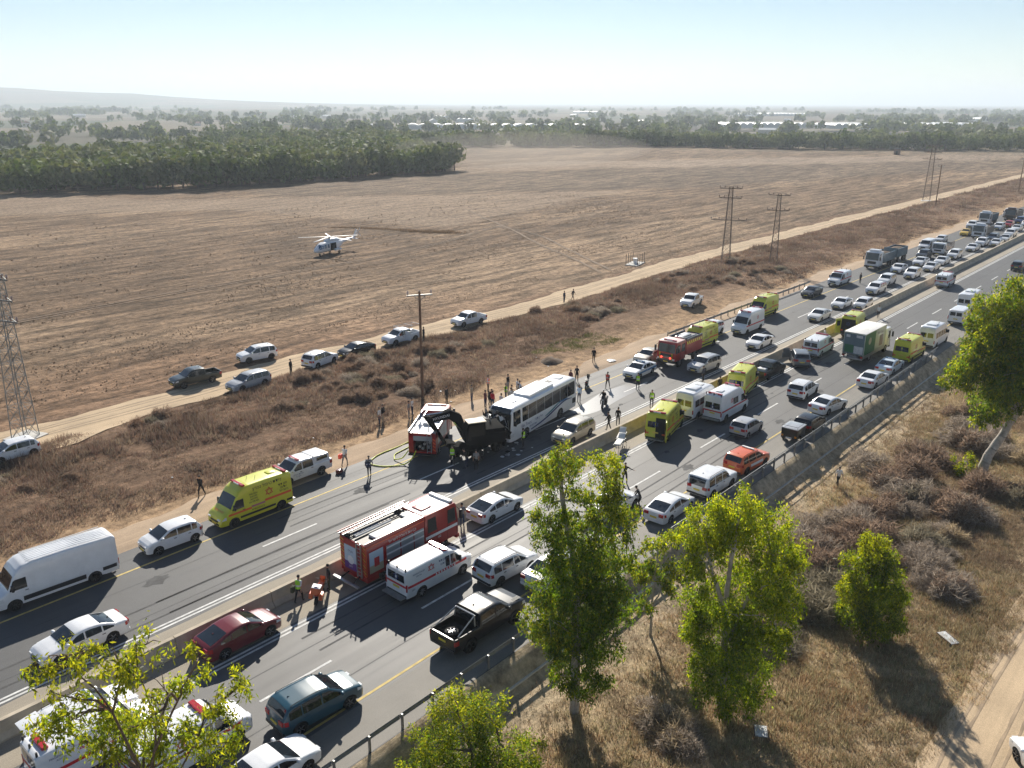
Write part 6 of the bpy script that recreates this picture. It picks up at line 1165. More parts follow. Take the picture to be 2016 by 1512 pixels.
ob('canopy', bev(MB().prism([(-2.5,1.1),(-.95,1.1),(-.95,1.74),(-2.35,1.70)], -.82, .82).mesh('canopy'), .06), P[W_], r); light_bar(r, .35, B.zt(.3), 1.2, 'lamp_red', .22, .1); MB().box(-2.2, -1.2, -.84, -.825, 1.32, 1.58).build('canopy_window', 'glass', r); MB().box(-2.2, -1.2, .825, .84, 1.32, 1.58).build('canopy_window', 'glass', r)
for s in (-1, 1): side_text(r, heb('כבאות והצלה'), .65, .84, B.hw(.6, .84)+.016, .17, 'ink_navy', s); side_text(r, heb('לישראל'), .65, .66, B.hw(.6, .66)+.016, .15, 'ink_navy', s)
vehicle('saloon_car', 'sedan', 14.8, 43.75, 180, W_, 'white saloon in the inner far lane beside the double white line', 'car')
vehicle('estate_car', 'wagon', 57.0, 42.2, 183, 'champagne', 'champagne estate car with a glaring bonnet beside the wrecked coach', 'car')
r, B = vehicle('police_car', 'sedan', 76.6, 48.0, 183, W_, 'white and blue police saloon with roof light bar', 'police car'); light_bar(r, -.1, B.zt(-.1), 1.15, 'glass_blue', .26, .12); patch(B, r, 'blue_stripe', 'ink_blue', -2.2, 1.9, .62, .80)
for s in (-1, 1): side_text(r, heb('משטרה'), .0, .71, B.hw(0, .7)+.02, .17, 'ink_white', s)
vehicle('saloon_car', 'sedan', 82.0, 50.15, 181, 'champagne', 'beige saloon half hidden between the police car and the dark red fire truck', 'car')
r, B = vehicle('ambulance', 'sprinter', 91.0, 48.75, 180, 'yellow', 'yellow ambulance parked tight behind the dark red off-road fire truck', 'ambulance', dark_rims=True); yellow_dress(r, B)
vehicle('sport_utility', 'suv', 97.4, 50.7, 180, W_, 'white sport utility poking out behind a yellow ambulance on the shoulder', 'car')
vehicle('sport_utility', 'suv', 82.9, 43.6, 176, 'silver', 'silver-grey sport utility beside the dark red off-road fire truck', 'car')
r, B = vehicle('ambulance', 'sprinter', 102.0, 47.9, 180, W_, 'white high-roof ambulance with red light bar facing the crash', 'ambulance', dark_rims=True); white_dress(r, B, 1, 'sprinter')
r, B = vehicle('ambulance', 'sprinter', 111.6, 50.3, 180, 'yellow', 'yellow ambulance in front of the rusty low guard rail', 'ambulance', dark_rims=True); yellow_dress(r, B, 1)
QUEUE = [('saloon_car','sedan',96.2,43.4,181,W_,'white saloon passing alone between two ambulances and the median'),('saloon_car','sedan',114.6,43.4,180,'pearl','off-white saloon first in the waiting queue'),
 ('saloon_car','sedan',124.1,43.95,181,W_,'white saloon second in the waiting queue'),('hatchback','hatch',125.6,41.4,180,W_,'white hatchback hugging the median at the head of the queue'),
 ('saloon_car','sedan',128.7,50.4,180,'dark','near-black saloon on the outer shoulder by the rusty rail end'),('sport_utility','suv',137.5,43.7,179,W_,'white sport utility following the two white saloons'),
 ('sport_utility','suv',145.4,44.7,180,W_,'white sport utility tucked behind another white sport utility'),('saloon_car','sedan',158.4,46.9,182,W_,'white saloon beside the front wheel of the grey tipper truck'),
 ('sport_utility','suv',154.3,43.4,182,W_,'white tall sport utility leading the inner row beside the tipper truck'),('saloon_car','sedan',163.6,43.0,180,W_,'white saloon behind the tall sport utility in the inner row'),
 ('saloon_car','sedan',168.1,46.1,180,W_,'white saloon alongside the tipper trailer'),('saloon_car','sedan',171.5,43.4,180,W_,'white saloon midway down the dense queue'),
 ('sport_utility','suv',180.0,43.5,180,W_,'white sport utility beside the small flatbed lorry'),('sport_utility','suv',176.0,47.9,180,'dark','dark grey sport utility boxed in before the small flatbed lorry'),
 ('hatchback','hatch',200.0,51.4,180,W_,'white hatchback behind the white van on the outer side'),('saloon_car','sedan',192.2,43.3,180,W_,'white saloon leading the second bunch of queuing cars'),
 ('sport_utility','suv',200.5,43.6,180,W_,'white sport utility second in the second bunch'),('sport_utility','suv',208.8,43.4,180,'grey','grey sport utility third in the second bunch'),
 ('saloon_car','sedan',202.6,41.35,180,W_,'white saloon squeezed along the median in the second bunch'),('saloon_car','sedan',210.6,41.35,180,'pearl','off-white saloon last along the median in the second bunch'),
 ('sport_utility','suv',219.0,42.2,180,W_,'white sport utility further back beside the white tipper'),('saloon_car','sedan',230.0,43.2,180,W_,'white saloon near the red hatchback'),
 ('hatchback','hatch',236.3,46.2,180,'red','red hatchback in the far queue'),('sport_utility','suv',229.7,46.9,180,W_,'white sport utility just ahead of the red hatchback'),
 ('taxi','sedan',214.6,50.2,180,'taxi','yellow-orange taxi on the outer shoulder beside the white tipper'),('sport_utility','suv',228.4,52.4,180,W_,'white sport utility on the outer shoulder behind the yellow-orange taxi'),('sport_utility','suv',245.0,45.6,180,'navy','dark blue sport utility behind the red hatchback'),
 ('sport_utility','suv',239.2,43.0,180,W_,'white sport utility beside the dark blue one')]
for nm, t, x, y, a, c, lb in QUEUE: vehicle(nm, t, x, y, a, c, lb, 'taxi' if nm == 'taxi' else 'car', 'cars held up on the far carriageway', detail=1)
r, B = vehicle('ambulance', 'savana', 140.2, 50.6, 180, W_, 'white ambulance van with red roof bar waiting on the outer far lane', 'ambulance'); white_dress(r, B, 1)
vehicle('panel_van', 'savana', 187.0, 50.6, 180, W_, 'white van between the tipper truck and the small flatbed lorry', 'van', detail=1); vehicle('panel_van', 'savana', 258.5, 51.0, 180, W_, 'white van behind the dark tipper truck', 'van', detail=1)
tipper(161.2, 51.3, 180, W_, 'bluegrey', 'white-cabbed tipper truck with blue-grey bodies full of soil'); tipper(213.2, 46.6, 180, W_, 'dark', 'white-cabbed tipper truck with dark body beside the yellow-orange taxi', False); tipper(238.6, 51.4, 180, W_, 'bluegrey', 'white-cabbed tipper with roof deflector at the back of the queue', False); tipper(251.0, 48.4, 180, 'brown', 'dark', 'dark brown tipper truck behind the red hatchback', False)
flatbed(183.4, 46.7, 180, 'small white-cabbed flatbed lorry with rusty stake sides')
# ---- wreck and engines
fire_engine(32.75, 37.72, 0.6); fire_tender(47.5, 50.35, 33); bush_truck(83.9, 47.35, 181)
coach(57.0, 46.9, 188); excavator(48.7, 46.1, 8, 152)
# ---- near carriageway, noses towards +X
vehicle('saloon_car', 'fastback', 20.8, 37.75, 0, 'maroon', 'dark red saloon parked tight against the concrete median', 'car')
r, B = vehicle('ambulance', 'savana', 32.2, 34.4, -1.2, W_, 'white ambulance van with red stripe beside the large red fire engine', 'ambulance'); white_dress(r, B)
vehicle('sport_utility', 'suv', 35.8, 31.5, -4, W_, 'white sport utility with black bumpers in front of the black pickup', 'car', dark_rims=True)
r, B = vehicle('pickup', 'bigpickup', 30.2, 28.45, -.4, 'black', 'big black pickup with chrome roll bar and a spare wheel in its bed', 'pickup', dark_rims=True)
MB().tube((-1.25, -.78, 1.3), (-1.2, -.70, 1.92), .04, n=8).tube((-1.25, .78, 1.3), (-1.2, .70, 1.92), .04, n=8).tube((-1.2, -.70, 1.92), (-1.2, .70, 1.92), .04, n=8).tube((-1.2, -.70, 1.9), (-2.6, -.84, 1.34), .035, n=8).tube((-1.2, .70, 1.9), (-2.6, .84, 1.34), .035, n=8).build('roll_bar', 'steel', r); tm, rm = wheel_meshes(.40, .26, 6); o = ob('spare_wheel', tm, 'rubber', r, loc=(-2.15, .1, .97)); o.rotation_euler = (R(90), 0, 0); ob('rim', rm, ['under', 'alloy'], o)
for k in range(5): MB().box(1.8+.0, 2.5, -.5+k*.06-.3, -.47+k*.06-.3, 1.335, 1.36).build('bonnet_vent', 'plastic', r)
vehicle('sport_utility', 'suv', 20.0, 29.85, -5, 'teal', 'metallic dark teal sport utility with ribbed roof beside the yellow line', 'car', dark_rims=False)

vehicle('saloon_car', 'sedan', 16.0, 27.75, 0, W_, 'white saloon next to the guard rail beside the dark teal sport utility', 'car')
vehicle('saloon_car', 'fastback', 41.6, 37.55, -.3, W_, 'white fastback parked along the median past the large red fire engine', 'car')
r, B = vehicle('rapid_response_car', 'suv', 12.3, 37.15, 0, W_, 'white response car with open tailgate and 399 on its roof', 'car')
o = ob('lettering', text_mesh('399'), 'ink_black', r, loc=(-1.0, 0, 1.715)); o.rotation_euler = (0, 0, R(-90)); o.scale = (.55,)*3; o = ob('tailgate', bev(MB().box(-.95, 0, -.72, .72, -.03, .03).mesh('tailgate'), .02), P[W_], r, loc=(-1.9, 0, 1.66)); o.rotation_euler = (0, R(-8), 0); MB().box(-2.215, -2.205, -.7, .7, .85, 1.6).build('boot_opening', 'under', r); light_bar(r, .15, 1.69, 1.0, 'glass_blue', .2, .1)
r, B = vehicle('ambulance', 'savana', 11.9, 34.95, -1, W_, 'white ambulance van squeezed beside the response car marked 399', 'ambulance'); white_dress(r, B); light_bar(r, -2.35, B.zt(-2.3)-.01, 1.3, 'lamp_red', .28, .13, 'lamp_red')
r, B = vehicle('ambulance', 'savana', 14.6, 31.75, 0, W_, 'white ambulance van behind the dark teal sport utility under the leaves', 'ambulance'); white_dress(r, B)
vehicle('saloon_car', 'sedan', 37.6, 29.0, 0, W_, 'white saloon mostly hidden by the tall slender tree', 'car'); vehicle('saloon_car', 'sedan', 47.6, 31.4, 0, 'pearl', 'white car half behind the tall tree beside the long-tailed saloon', 'car')
vehicle('saloon_car', 'fastback', 49.9, 28.1, 1, W_, 'white saloon with black tail band on the near shoulder', 'car')
vehicle('sport_utility', 'jeep', 55.4, 27.75, -2, W_, 'boxy white off-roader with dark roof rails between the saloon and the orange car', 'car', dark_rims=True)
r, B = vehicle('sport_utility', 'suv', 61.1, 27.7, -5, 'orange', 'orange-red sport utility with white side flash by the guard rail', 'car', dark_rims=True); light_bar(r, .05, B.zt(0), 1.1, 'white_plain', .2, .09); patch(B, r, 'white_flash', 'ink_white', -.9, .9, .62, .85)
vehicle('hatchback', 'hatch', 68.3, 31.3, 0, 'silver', 'silver hatchback alone in the shadow of the ambulances', 'car')
r, B = vehicle('ambulance', 'sprinter', 63.6, 36.85, 14, 'yellow', 'yellow ambulance with one rear door open next to the stretcher', 'ambulance', dark_rims=True); yellow_dress(r, B, 2, 1)
def minibus_windows(r, B):
    for i in range(4):
        for s in (-1, 1): ob('side_window', B.side_patch(-2.55+i*.92, -1.72+i*.92, 1.32, 1.98, .012, 4, False, s, 2).mesh('side_window', 60), 'glass', r)
    ob('roof_unit', bev(MB().box(-1.9, -.6, -.55, .55, 2.70, 2.88).mesh('roof_unit'), .06), P[W_], r); ob('roof_hatch', bev(MB().box(-.3, .3, -.35, .35, 2.72, 2.80).mesh('roof_hatch'), .03), 'tarp', r)
r, B = vehicle('minibus', 'sprinter', 70.4, 37.35, 2.5, W_, 'white minibus with roof air unit between the open yellow ambulance and a white one', 'minibus', dark_rims=True); minibus_windows(r, B)
r, B = vehicle('ambulance', 'sprinter', 71.5, 34.95, 1, W_, 'white high-roof ambulance with dark rear glass beside the white minibus', 'ambulance', dark_rims=True); white_dress(r, B, 1, 'sprinter'); ob('roof_vent', bev(MB().box(-1.9, -1.2, -.3, .3, 2.72, 2.82).mesh('roof_vent'), .05), P[W_], r)
for s in (-1, 1): ob('side_window', B.side_patch(-.6, .4, 1.4, 2.0, .012, 4, False, s, 2).mesh('side_window', 60), 'glass', r)
r, B = vehicle('ambulance', 'sprinter', 79.0, 37.0, 12, 'yellow', 'yellow ambulance angled at the median behind the black pickup', 'ambulance', dark_rims=True); yellow_dress(r, B, 1)
vehicle('pickup', 'pickup', 85.8, 37.35, -2, 'black', 'black pickup with white boxes in its bed by the median', 'pickup', dark_rims=True)
r, B = vehicle('sport_utility', 'suv', 92.3, 36.7, 31, 'grey', 'grey sport utility stopped askew with its driver door open', 'car'); d_ = ob('open_door', bev(MB().box(-1.0, 0, -.04, .04, .45, 1.05).box(-.9, -.1, -.03, .03, 1.05, 1.5).mesh('open_door'), .015), P['grey'], r, loc=(1.0, .92, 0)); d_.rotation_euler = (0, 0, R(-65))
r, B = vehicle('ambulance', 'savana', 98.3, 36.85, 2, W_, 'white ambulance van beside the grey car with the open door', 'ambulance'); white_dress(r, B, 1)
r, B = vehicle('ambulance', 'sprinter', 110.4, 37.2, 5, 'yellow', 'yellow ambulance with both rear doors open behind the green box lorry', 'ambulance', dark_rims=True); yellow_dress(r, B, 1, 2)
box_truck(101.0, 32.2, -1)
r, B = vehicle('ambulance', 'sprinter', 103.0, 28.0, -1, 'yellow', 'yellow ambulance between the green box lorry and the guard rail', 'ambulance', dark_rims=True); yellow_dress(r, B, 1)
r, B = vehicle('minibus', 'sprinter', 111.4, 27.75, -1, W_, 'white minibus stopped ahead of the yellow ambulance by the guard rail', 'minibus', dark_rims=True); minibus_windows(r, B)
r, B = vehicle('police_car', 'sedan', 96.3, 28.0, 0, 'skyw', 'pale blue-white saloon with roof lights behind the yellow ambulance', 'car'); light_bar(r, -.1, B.zt(-.1), 1.1, 'glass_blue', .24, .1)
vehicle('saloon_car', 'sedan', 90.2, 27.7, -3, W_, 'white saloon by the hand rail behind the pale blue-white one', 'car'); vehicle('sport_utility', 'suv', 81.7, 31.75, 2, W_, 'white sport utility with black cladding mid-lane near the black trailer car', 'car', dark_rims=True)
vehicle('saloon_car', 'sedan', 79.1, 28.1, -9, W_, 'white saloon slanting towards the hand rail ahead of the black hatchback', 'car'); vehicle('hatchback', 'hatch', 73.0, 27.4, -1, 'black', 'black hatchback towing a small black trailer', 'car'); box_trailer(69.3, 27.35, 1)
r, B = vehicle('ambulance', 'savana', 151.0, 37.2, 2, W_, 'white ambulance van driving away alone beside the median', 'ambulance'); white_dress(r, B, 1)
vehicle('sport_utility', 'suv', 174.5, 31.4, 0, 'dark', 'dark grey sport utility driving away alone on the open lanes', 'car', detail=1); vehicle('panel_van', 'savana', 126.0, 28.4, 0, W_, 'white van half hidden by the leaning pale tree', 'van', detail=1)
r, B = vehicle('minibus', 'crafter', 135.5, 29.6, 0, W_, 'long white minibus seen over the leaning pale tree', 'minibus'); minibus_windows(r, B)
vehicle('saloon_car', 'sedan', 40.3, 2.05, 40, W_, 'white car on the pale dirt road below the slope', 'car', z=zg(40.3, 2.05)); 
# ---- dirt track and roadside
vehicle('pickup', 'pickup', 43.1, 81.5, 175, 'olive', 'dark olive pickup with open bed on the dirt track', 'pickup', z=zg(43.1, 81.5)); vehicle('sport_utility', 'suv', 52.5, 84.3, 170, W_, 'white sport utility standing on the edge of the ploughed field', 'car', z=zg(52.5, 84.3), dark_rims=True)
vehicle('estate_car', 'wagon', 46.2, 76.3, 184, 'silver', 'silver estate car nosed into the scrub beside the dirt track', 'car', z=zg(46.2, 76.6)); vehicle('sport_utility', 'suv', 56.0, 77.2, 11, W_, 'white sport utility with dark rear glass facing away on the track edge', 'car', z=zg(56, 77.6))
vehicle('saloon_car', 'fastback', 61.4, 77.4, 179, 'black', 'black fastback between two white vehicles on the track edge', 'car', z=zg(61.4, 77.6)); r, B = vehicle('pickup', 'pickup', 68.6, 77.6, 177, W_, 'white pickup with a roof rack of bars beside the wooden pole', 'pickup', z=zg(68.6, 77.8))
mb = MB()
for yy in (-.7, -.25, .25, .7): mb.tube((-2.4, yy, 2.05), (.6, yy, 2.05), .025, n=5)
for xx in (-2.4, -1.2, .5): mb.tube((xx, -.75, 2.05), (xx, .75, 2.05), .025, n=5)
for xx in (-2.4, .5):
    for yy in (-.75, .75): mb.tube((xx, yy*1.02, 1.1 if xx < 0 else 1.7), (xx, yy, 2.05), .025, n=5)
mb.build('roof_rack', 'steel', r); d_ = ob('open_door', bev(MB().box(-.9, 0, -.03, .03, .5, 1.1).box(-.8, -.1, -.02, .02, 1.1, 1.65).mesh('open_door'), .01), P[W_], r, loc=(.15, .9, 0)); d_.rotation_euler = (0, 0, R(-70))
vehicle('pickup', 'pickup', 80.6, 77.6, 175, W_, 'white double-cab pickup furthest up the dirt track', 'pickup', z=zg(80.6, 77.8)); vehicle('pickup', 'pickup', 109.5, 60.4, 189, W_, 'white pickup parked on bare earth above the yellow ambulances', 'pickup', z=zg(109.5, 60.4))
vehicle('hatchback', 'hatch', 22.6, 74.0, 179, W_, 'white hatchback on the dirt track beside the lattice tower', 'car', z=zg(22.6, 74.0))
helicopter(104.0, 137.3, 192)
motorbike('ambulance_motorcycle', 'orange and white ambulance motorcycle with top box at the median', 26.3, 38.0, 38, 'orange', 'orange'); motorbike('police_motorcycle', 'dark green motorcycle leaning on its stand behind the coach', 69.4, 49.9, 30, 'olive'); motorbike('motorcycle', 'dark motorcycle ridden past the rear of the coach', 65.6, 44.9, 200, 'black', lean=0)
stretcher('white ambulance stretcher standing ready at the median', 57.3, 37.5, 20); stretcher('second white stretcher with raised head end behind the yellow ambulance', 58.6, 38.2, 24)
# ================================================================ people
mk('skin', (.42,.25,.17), rough=.55); mk('hair', (.015,.011,.009), rough=.7); mk('shoes', (.015,.014,.013), rough=.6)
CL = {k: mk('cloth_'+k, c, rough=.9, var=.18, vs=9) for k, c in dict(black=(.016,.016,.018), white=(.70,.70,.68), grey=(.24,.24,.24), navy=(.02,.03,.07), blue=(.22,.34,.55), olive=(.07,.075,.04), red=(.5,.03,.04), beige=(.40,.33,.24), jeans=(.05,.08,.15), maroon=(.14,.03,.04), paleblue=(.40,.52,.68)).items()}
mk('hivis_green', (.42,.78,.04), rough=.7); mk('hivis_orange', (.85,.10,.05), rough=.7); mk('reflective', (.75,.76,.76), rough=.3, metal=.3)
def person_mesh(pose):
    J = {}; E_ = []
    def j(n, p, r): J[n] = (Vector(p), r)
    p = POSES[pose]; hip = Vector((0, 0, p.get('hip', .93))); ln = Vector((p.get('lean', 0), 0, 0))
    j('pel', hip, (.15, .115)); j('waist', hip+Vector((0, 0, .16))+ln*.3, (.135, .10)); j('chest', hip+Vector((0, 0, .40))+ln*.8, (.165, .115)); j('neckb', hip+Vector((0, 0, .55))+ln, (.085, .075)); j('neck', hip+Vector((.01, 0, .61))+ln*1.1, (.055, .055))
    j('chin', hip+Vector((.03, 0, .665))+ln*1.2, (.068, .078)); j('head', hip+Vector((.025, 0, .745))+ln*1.3, (.080, .098)); j('crown', hip+Vector((.01, 0, .82))+ln*1.3, (.066, .080)); j('nose', hip+Vector((.135, 0, .715))+ln*1.3, (.014, .014))
    E_ += [('pel','waist'),('waist','chest'),('chest','neckb'),('neckb','neck'),('neck','chin'),('chin','head'),('head','crown'),('head','nose')]
    fingers = []
    for s, sd in ((1, 'L'), (-1, 'R')):
        a = p['arm'+sd]; g_ = p['leg'+sd]; sh = J['chest'][0]+Vector((0, s*.185, .09)); j('sh'+sd, sh, (.068, .068)); el = sh+Vector((a[0][0], s*a[0][1], a[0][2])); j('el'+sd, el, (.045, .045)); wr = el+Vector((a[1][0], s*a[1][1], a[1][2])); j('wr'+sd, wr, (.028, .028)); dr = (wr-el).normalized(); pm_ = wr+dr*.07; j('pa'+sd, pm_, (.032, .040))
        E_ += [('chest','sh'+sd),('sh'+sd,'el'+sd),('el'+sd,'wr'+sd),('wr'+sd,'pa'+sd)]
        lat = dr.cross(Vector((0, 0, 1))); lat = lat.normalized() if lat.length > .1 else Vector((0, 1, 0)); dn = dr.cross(lat)
        for k in range(4): b0 = pm_+dr*.03+lat*(-.03+.02*k); fl_ = (.055, .065, .062, .05)[k]; fingers.append((b0, b0+dr*fl_*.6, b0+dr*fl_-dn*.02))
        b0 = wr+dr*.04+lat*.035; fingers.append((b0, b0+lat*.03+dr*.025, b0+lat*.04+dr*.06))
        hj = hip+Vector((0, s*.095, -.06)); j('hj'+sd, hj, (.098, .098)); kn = hj+Vector((g_[0][0], s*g_[0][1], g_[0][2])); j('kn'+sd, kn, (.062, .062)); an = kn+Vector((g_[1][0], s*g_[1][1], g_[1][2])); j('an'+sd, an, (.042, .042)); j('to'+sd, an+Vector((.15, s*.02, -.045 if g_[2] == 0 else -.10)), (.038, .032)); E_ += [('pel','hj'+sd),('hj'+sd,'kn'+sd),('kn'+sd,'an'+sd),('an'+sd,'to'+sd)]
    names = list(J); me = bpy.data.meshes.new('body'); me.from_pydata([J[n_][0] for n_ in names], [(names.index(a), names.index(b_)) for a, b_ in E_], []); o = bpy.data.objects.new('body', me); COL.objects.link(o)
    sk = o.modifiers.new('skin', 'SKIN'); sk.use_smooth_shade = True
    for i, n_ in enumerate(names): v = me.skin_vertices[0].data[i]; v.radius = J[n_][1]; v.use_root = (n_ == 'pel')
    su = o.modifiers.new('sub', 'SUBSURF'); su.levels = 1; su.render_levels = 1
    dg = bpy.context.evaluated_depsgraph_get(); m2 = bpy.data.meshes.new_from_object(o.evaluated_get(dg)); bpy.data.objects.remove(o); bpy.data.meshes.remove(me)
    bm_ = bmesh.new(); bm_.from_mesh(m2); tmp = MB()
    for f in fingers: tmp.path(list(f), [.009, .008, .006], 5)
    vs = [bm_.verts.new(v) for v in tmp.v]
    for f in tmp.f:
        try: bm_.faces.new([vs[i] for i in f])
        except ValueError: pass
    bm_.to_mesh(m2); bm_.free(); m2.shade_smooth()
    pts = {n_: J[n_][0] for n_ in names}
    def near(c):
        best = None
        for a, b_ in E_:
            pa, pb = pts[a], pts[b_]; d_ = pb-pa; t = max(0, min(1, (c-pa).dot(d_)/max(1e-9, d_.length_squared))); q = ((pa+d_*t)-c).length
            if best is None or q < best[0]: best = (q, a, b_, t)
        return best
    for pl in m2.polygons:
        q, a, b_, t = near(pl.center); k = 1
        if b_ in ('neck','chin','head','crown','nose') : k = 0
        elif b_[:2] in ('wr','pa') : k = 0 if (b_[:2] == 'pa' or t > .85) else 4
        elif b_[:2] in ('kn','an','hj') or (b_ == 'waist' and t < .25): k = 2
        elif b_[:2] == 'to': k = 3
        if b_[:2] == 'an' and t > .9: k = 3
        pl.material_index = k
    return m2, pts
S_ = ((.0,.05,-.28), (.06,.0,-.25))
POSES = {
 'stand': dict(armL=S_, armR=S_, legL=((.01,.02,-.42),(-.02,.0,-.40),0), legR=((.02,.03,-.42),(-.02,.01,-.40),0)),
 'walk': dict(lean=.05, armL=((.12,.04,-.25),(.14,.0,-.20)), armR=((-.10,.05,-.26),(-.02,.0,-.25)), legL=((-.16,.0,-.39),(-.16,.0,-.36),1), legR=((.20,.0,-.38),(.02,.0,-.42),0)),
 'phone': dict(armL=S_, armR=((.10,.08,-.24),(.16,-.08,.20)), legL=((.01,.03,-.42),(-.02,.0,-.40),0), legR=((.02,.04,-.42),(-.02,.01,-.40),0)),
 'carry': dict(lean=.04, armL=((.04,.10,-.26),(.22,.0,-.06)), armR=((.04,.10,-.26),(.22,.0,-.06)), legL=((-.14,.0,-.39),(-.14,.0,-.37),1), legR=((.18,.0,-.38),(.02,.0,-.42),0)),
 'armsout': dict(armL=((.05,.24,-.12),(.06,.22,-.04)), armR=((.02,.20,-.18),(.06,.16,-.16)), legL=((.01,.05,-.42),(-.02,.02,-.40),0), legR=((.04,.05,-.42),(-.02,.02,-.40),0)),
 'sit': dict(hip=.22, lean=.06, armL=((.12,.06,-.22),(.20,-.04,-.02)), armR=((.12,.06,-.22),(.20,-.04,-.02)), legL=((.34,.06,.16),(.14,.0,-.30),0), legR=((.36,.04,.12),(.12,.0,-.28),0)),
 'bend': dict(hip=.80, lean=.26, armL=((.16,.03,-.24),(.10,.0,-.22)), armR=((.18,.03,-.22),(.12,.0,-.22)), legL=((.12,.03,-.36),(-.12,.0,-.34),0), legR=((.14,.03,-.36),(-.10,.0,-.34),0)),
 'ride': dict(hip=.98, lean=.12, armL=((.20,.10,-.16),(.20,.02,-.06)), armR=((.20,.10,-.16),(.20,.02,-.06)), legL=((.28,.14,-.22),(-.12,.02,-.36),0), legR=((.28,.14,-.22),(-.12,.02,-.36),0))}
PM = {k: person_mesh(k) for k in POSES}
HM = {}; VM = {}
def hair_for(pose):
    if pose not in HM:
        c = PM[pose][1]['head']; mb = MB(); n_, m_ = 10, 5; vs = []
        for i in range(m_+1):
            ph = math.pi*.56*i/m_
            for k in range(n_): t = 2*math.pi*k/n_; vs.append((c.x-.012+.106*math.sin(ph)*math.cos(t)*(.86 if math.cos(t) > 0 else 1.0), c.y+.092*math.sin(ph)*math.sin(t), c.z+.012+.118*math.cos(ph)+(.03 if math.cos(t) > .4 and i >= 3 else 0)))
        fs = [(i*n_+k, (i+1)*n_+k, (i+1)*n_+(k+1) % n_, i*n_+(k+1) % n_) for i in range(m_) for k in range(n_)]; HM[pose] = mb.add(vs, fs).mesh('hair', 70)
    return HM[pose]
def vest_for(pose):
    if pose not in VM:
        pt = PM[pose][1]; a, b_, c = pt['pel'], pt['waist'], pt['chest']; mb = MB(); ring = [(a+Vector((0,0,.02)), .19, .155), (b_, .178, .145), (b_.lerp(c, .5), .19, .152), (c, .205, .155), (c+Vector((0,0,.10)), .185, .135), (pt['neckb'], .10, .09)]; n_ = 14; vs = []
        for q, ry, rx_ in ring:
            for k in range(n_): t = 2*math.pi*k/n_; vs.append((q.x+rx_*math.cos(t), q.y+ry*math.sin(t), q.z))
        for i in range(len(ring)-1): mb.add(vs[i*n_:(i+2)*n_], [(k, (k+1) % n_, n_+(k+1) % n_, n_+k) for k in range(n_)], 1 if i == 1 else 0)
        VM[pose] = mb.mesh('vest', 70)
    return VM[pose]
def person(x, y, face, pose, shirt, trousers, label, vest=None, group=None, z=None, sleeves=True, sc_=1.0, cap=None):
    z = (float(gz(x, y)) if not (25.8 < y < float(far_edge(x))) else 0.0) if z is None else z
    root = thing('person', label, 'person', (x, y, z), R(face), group); root.scale = (sc_,)*3
    ob('body', PM[pose][0], ['skin', CL[shirt], CL[trousers], 'shoes', CL[shirt] if sleeves else 'skin'], root); ob('hair' if not cap else 'cap', hair_for(pose), cap or 'hair', root)
    if vest: ob('vest', vest_for(pose), [vest, 'reflective'], root)
    return root
PE = [(29.2,56.2,205,'walk','black','black','person in black walking down the bare roadside above the yellow ambulance'),
 (39.9,52.6,20,'walk','white','grey','person in white shirt striding with an orange bag'),
 (47.9,57.6,-60,'stand','white','navy','person in white shirt and dark trousers watching from the verge'),(48.6,57.9,-75,'stand','black','beige','person in black top and pale trousers beside the one in white'),
 (51.0,57.0,-50,'stand','grey','grey','person in grey standing on the verge behind the compact fire engine'),(51.7,57.3,-60,'phone','white','navy','person in white holding a phone behind the compact fire engine'),
 (56.3,57.3,-80,'stand','black','black','person all in black on the verge above the excavator'),(58.3,55.8,-70,'stand','beige','jeans','person in khaki shirt and jeans beside the coach front'),
 (57.8,53.5,-20,'stand','maroon','navy','person in maroon shirt near the coach front'),(58.8,53.9,-90,'bend','black','black','person in black bending over beside the coach'),
 (46.3,43.9,60,'stand','grey','black','person in grey shirt standing before the excavator wheel'),(46.1,44.7,100,'bend','black','navy','person in dark clothes crouching before the excavator'),
 (65.1,47.6,190,'stand','paleblue','navy','police officer in pale blue shirt at the rear of the coach'),(70.2,51.7,200,'stand','black','black','person in black beyond the parked dark green motorcycle'),(68.6,51.3,180,'stand','maroon','jeans','person in maroon beyond the rear of the coach'),
 (77.3,54.6,215,'walk','black','black','person in black walking alone on dry grass above the police car'),(60.6,40.9,100,'walk','black','black','person in black at the median behind the champagne estate'),
 (62.2,41.0,20,'stand','black','black','bearded person in black facing the coach across the inner lane'),(79.1,41.6,100,'stand','navy','black','person in navy beside the silver-grey sport utility'),(76.9,38.5,60,'stand','black','black','person in black behind the white minibus at the median'),
 (103.5,38.3,-60,'phone','white','navy','medic in white beside the white ambulance van at the median'),(143.3,48.2,150,'stand','black','black','lone person in black standing in the empty lane before the tipper'),(120.8,37.6,200,'walk','white','black','person in white vest top walking past the open yellow ambulance'),
 (65.4,21.7,230,'walk','white','black','person in white shirt walking on the bare slope below the rail'),(52.0,33.4,210,'armsout','black','black','person in black spreading arms in the near lane'),(42.9,27.3,200,'phone','black','black','person in black filming from the near shoulder beside the tall tree'),
 (27.3,38.3,150,'stand','black','olive','person in black shirt leaning by the ambulance motorcycle'),(38.6,38.0,80,'stand','grey','jeans','person in grey shirt and jeans at the median past the large fire engine'),
 (51.8,76.8,-70,'stand','black','black','person in black standing on the track between two parked cars'),(70.9,76.0,-70,'phone','black','black','person in black beside the white pickup with a roof rack'),
 (99.9,76.3,-90,'stand','navy','navy','tall person in navy on the far dirt track'),(101.9,76.2,-90,'walk','black','black','slim person in black beside the one in navy on the track'),(46.2,25.2,100,'stand','black','black','person in black behind the guard rail near the broad tree'),(49.4,30.3,120,'bend','black','black','person in black stooping beside the half-hidden white car')]
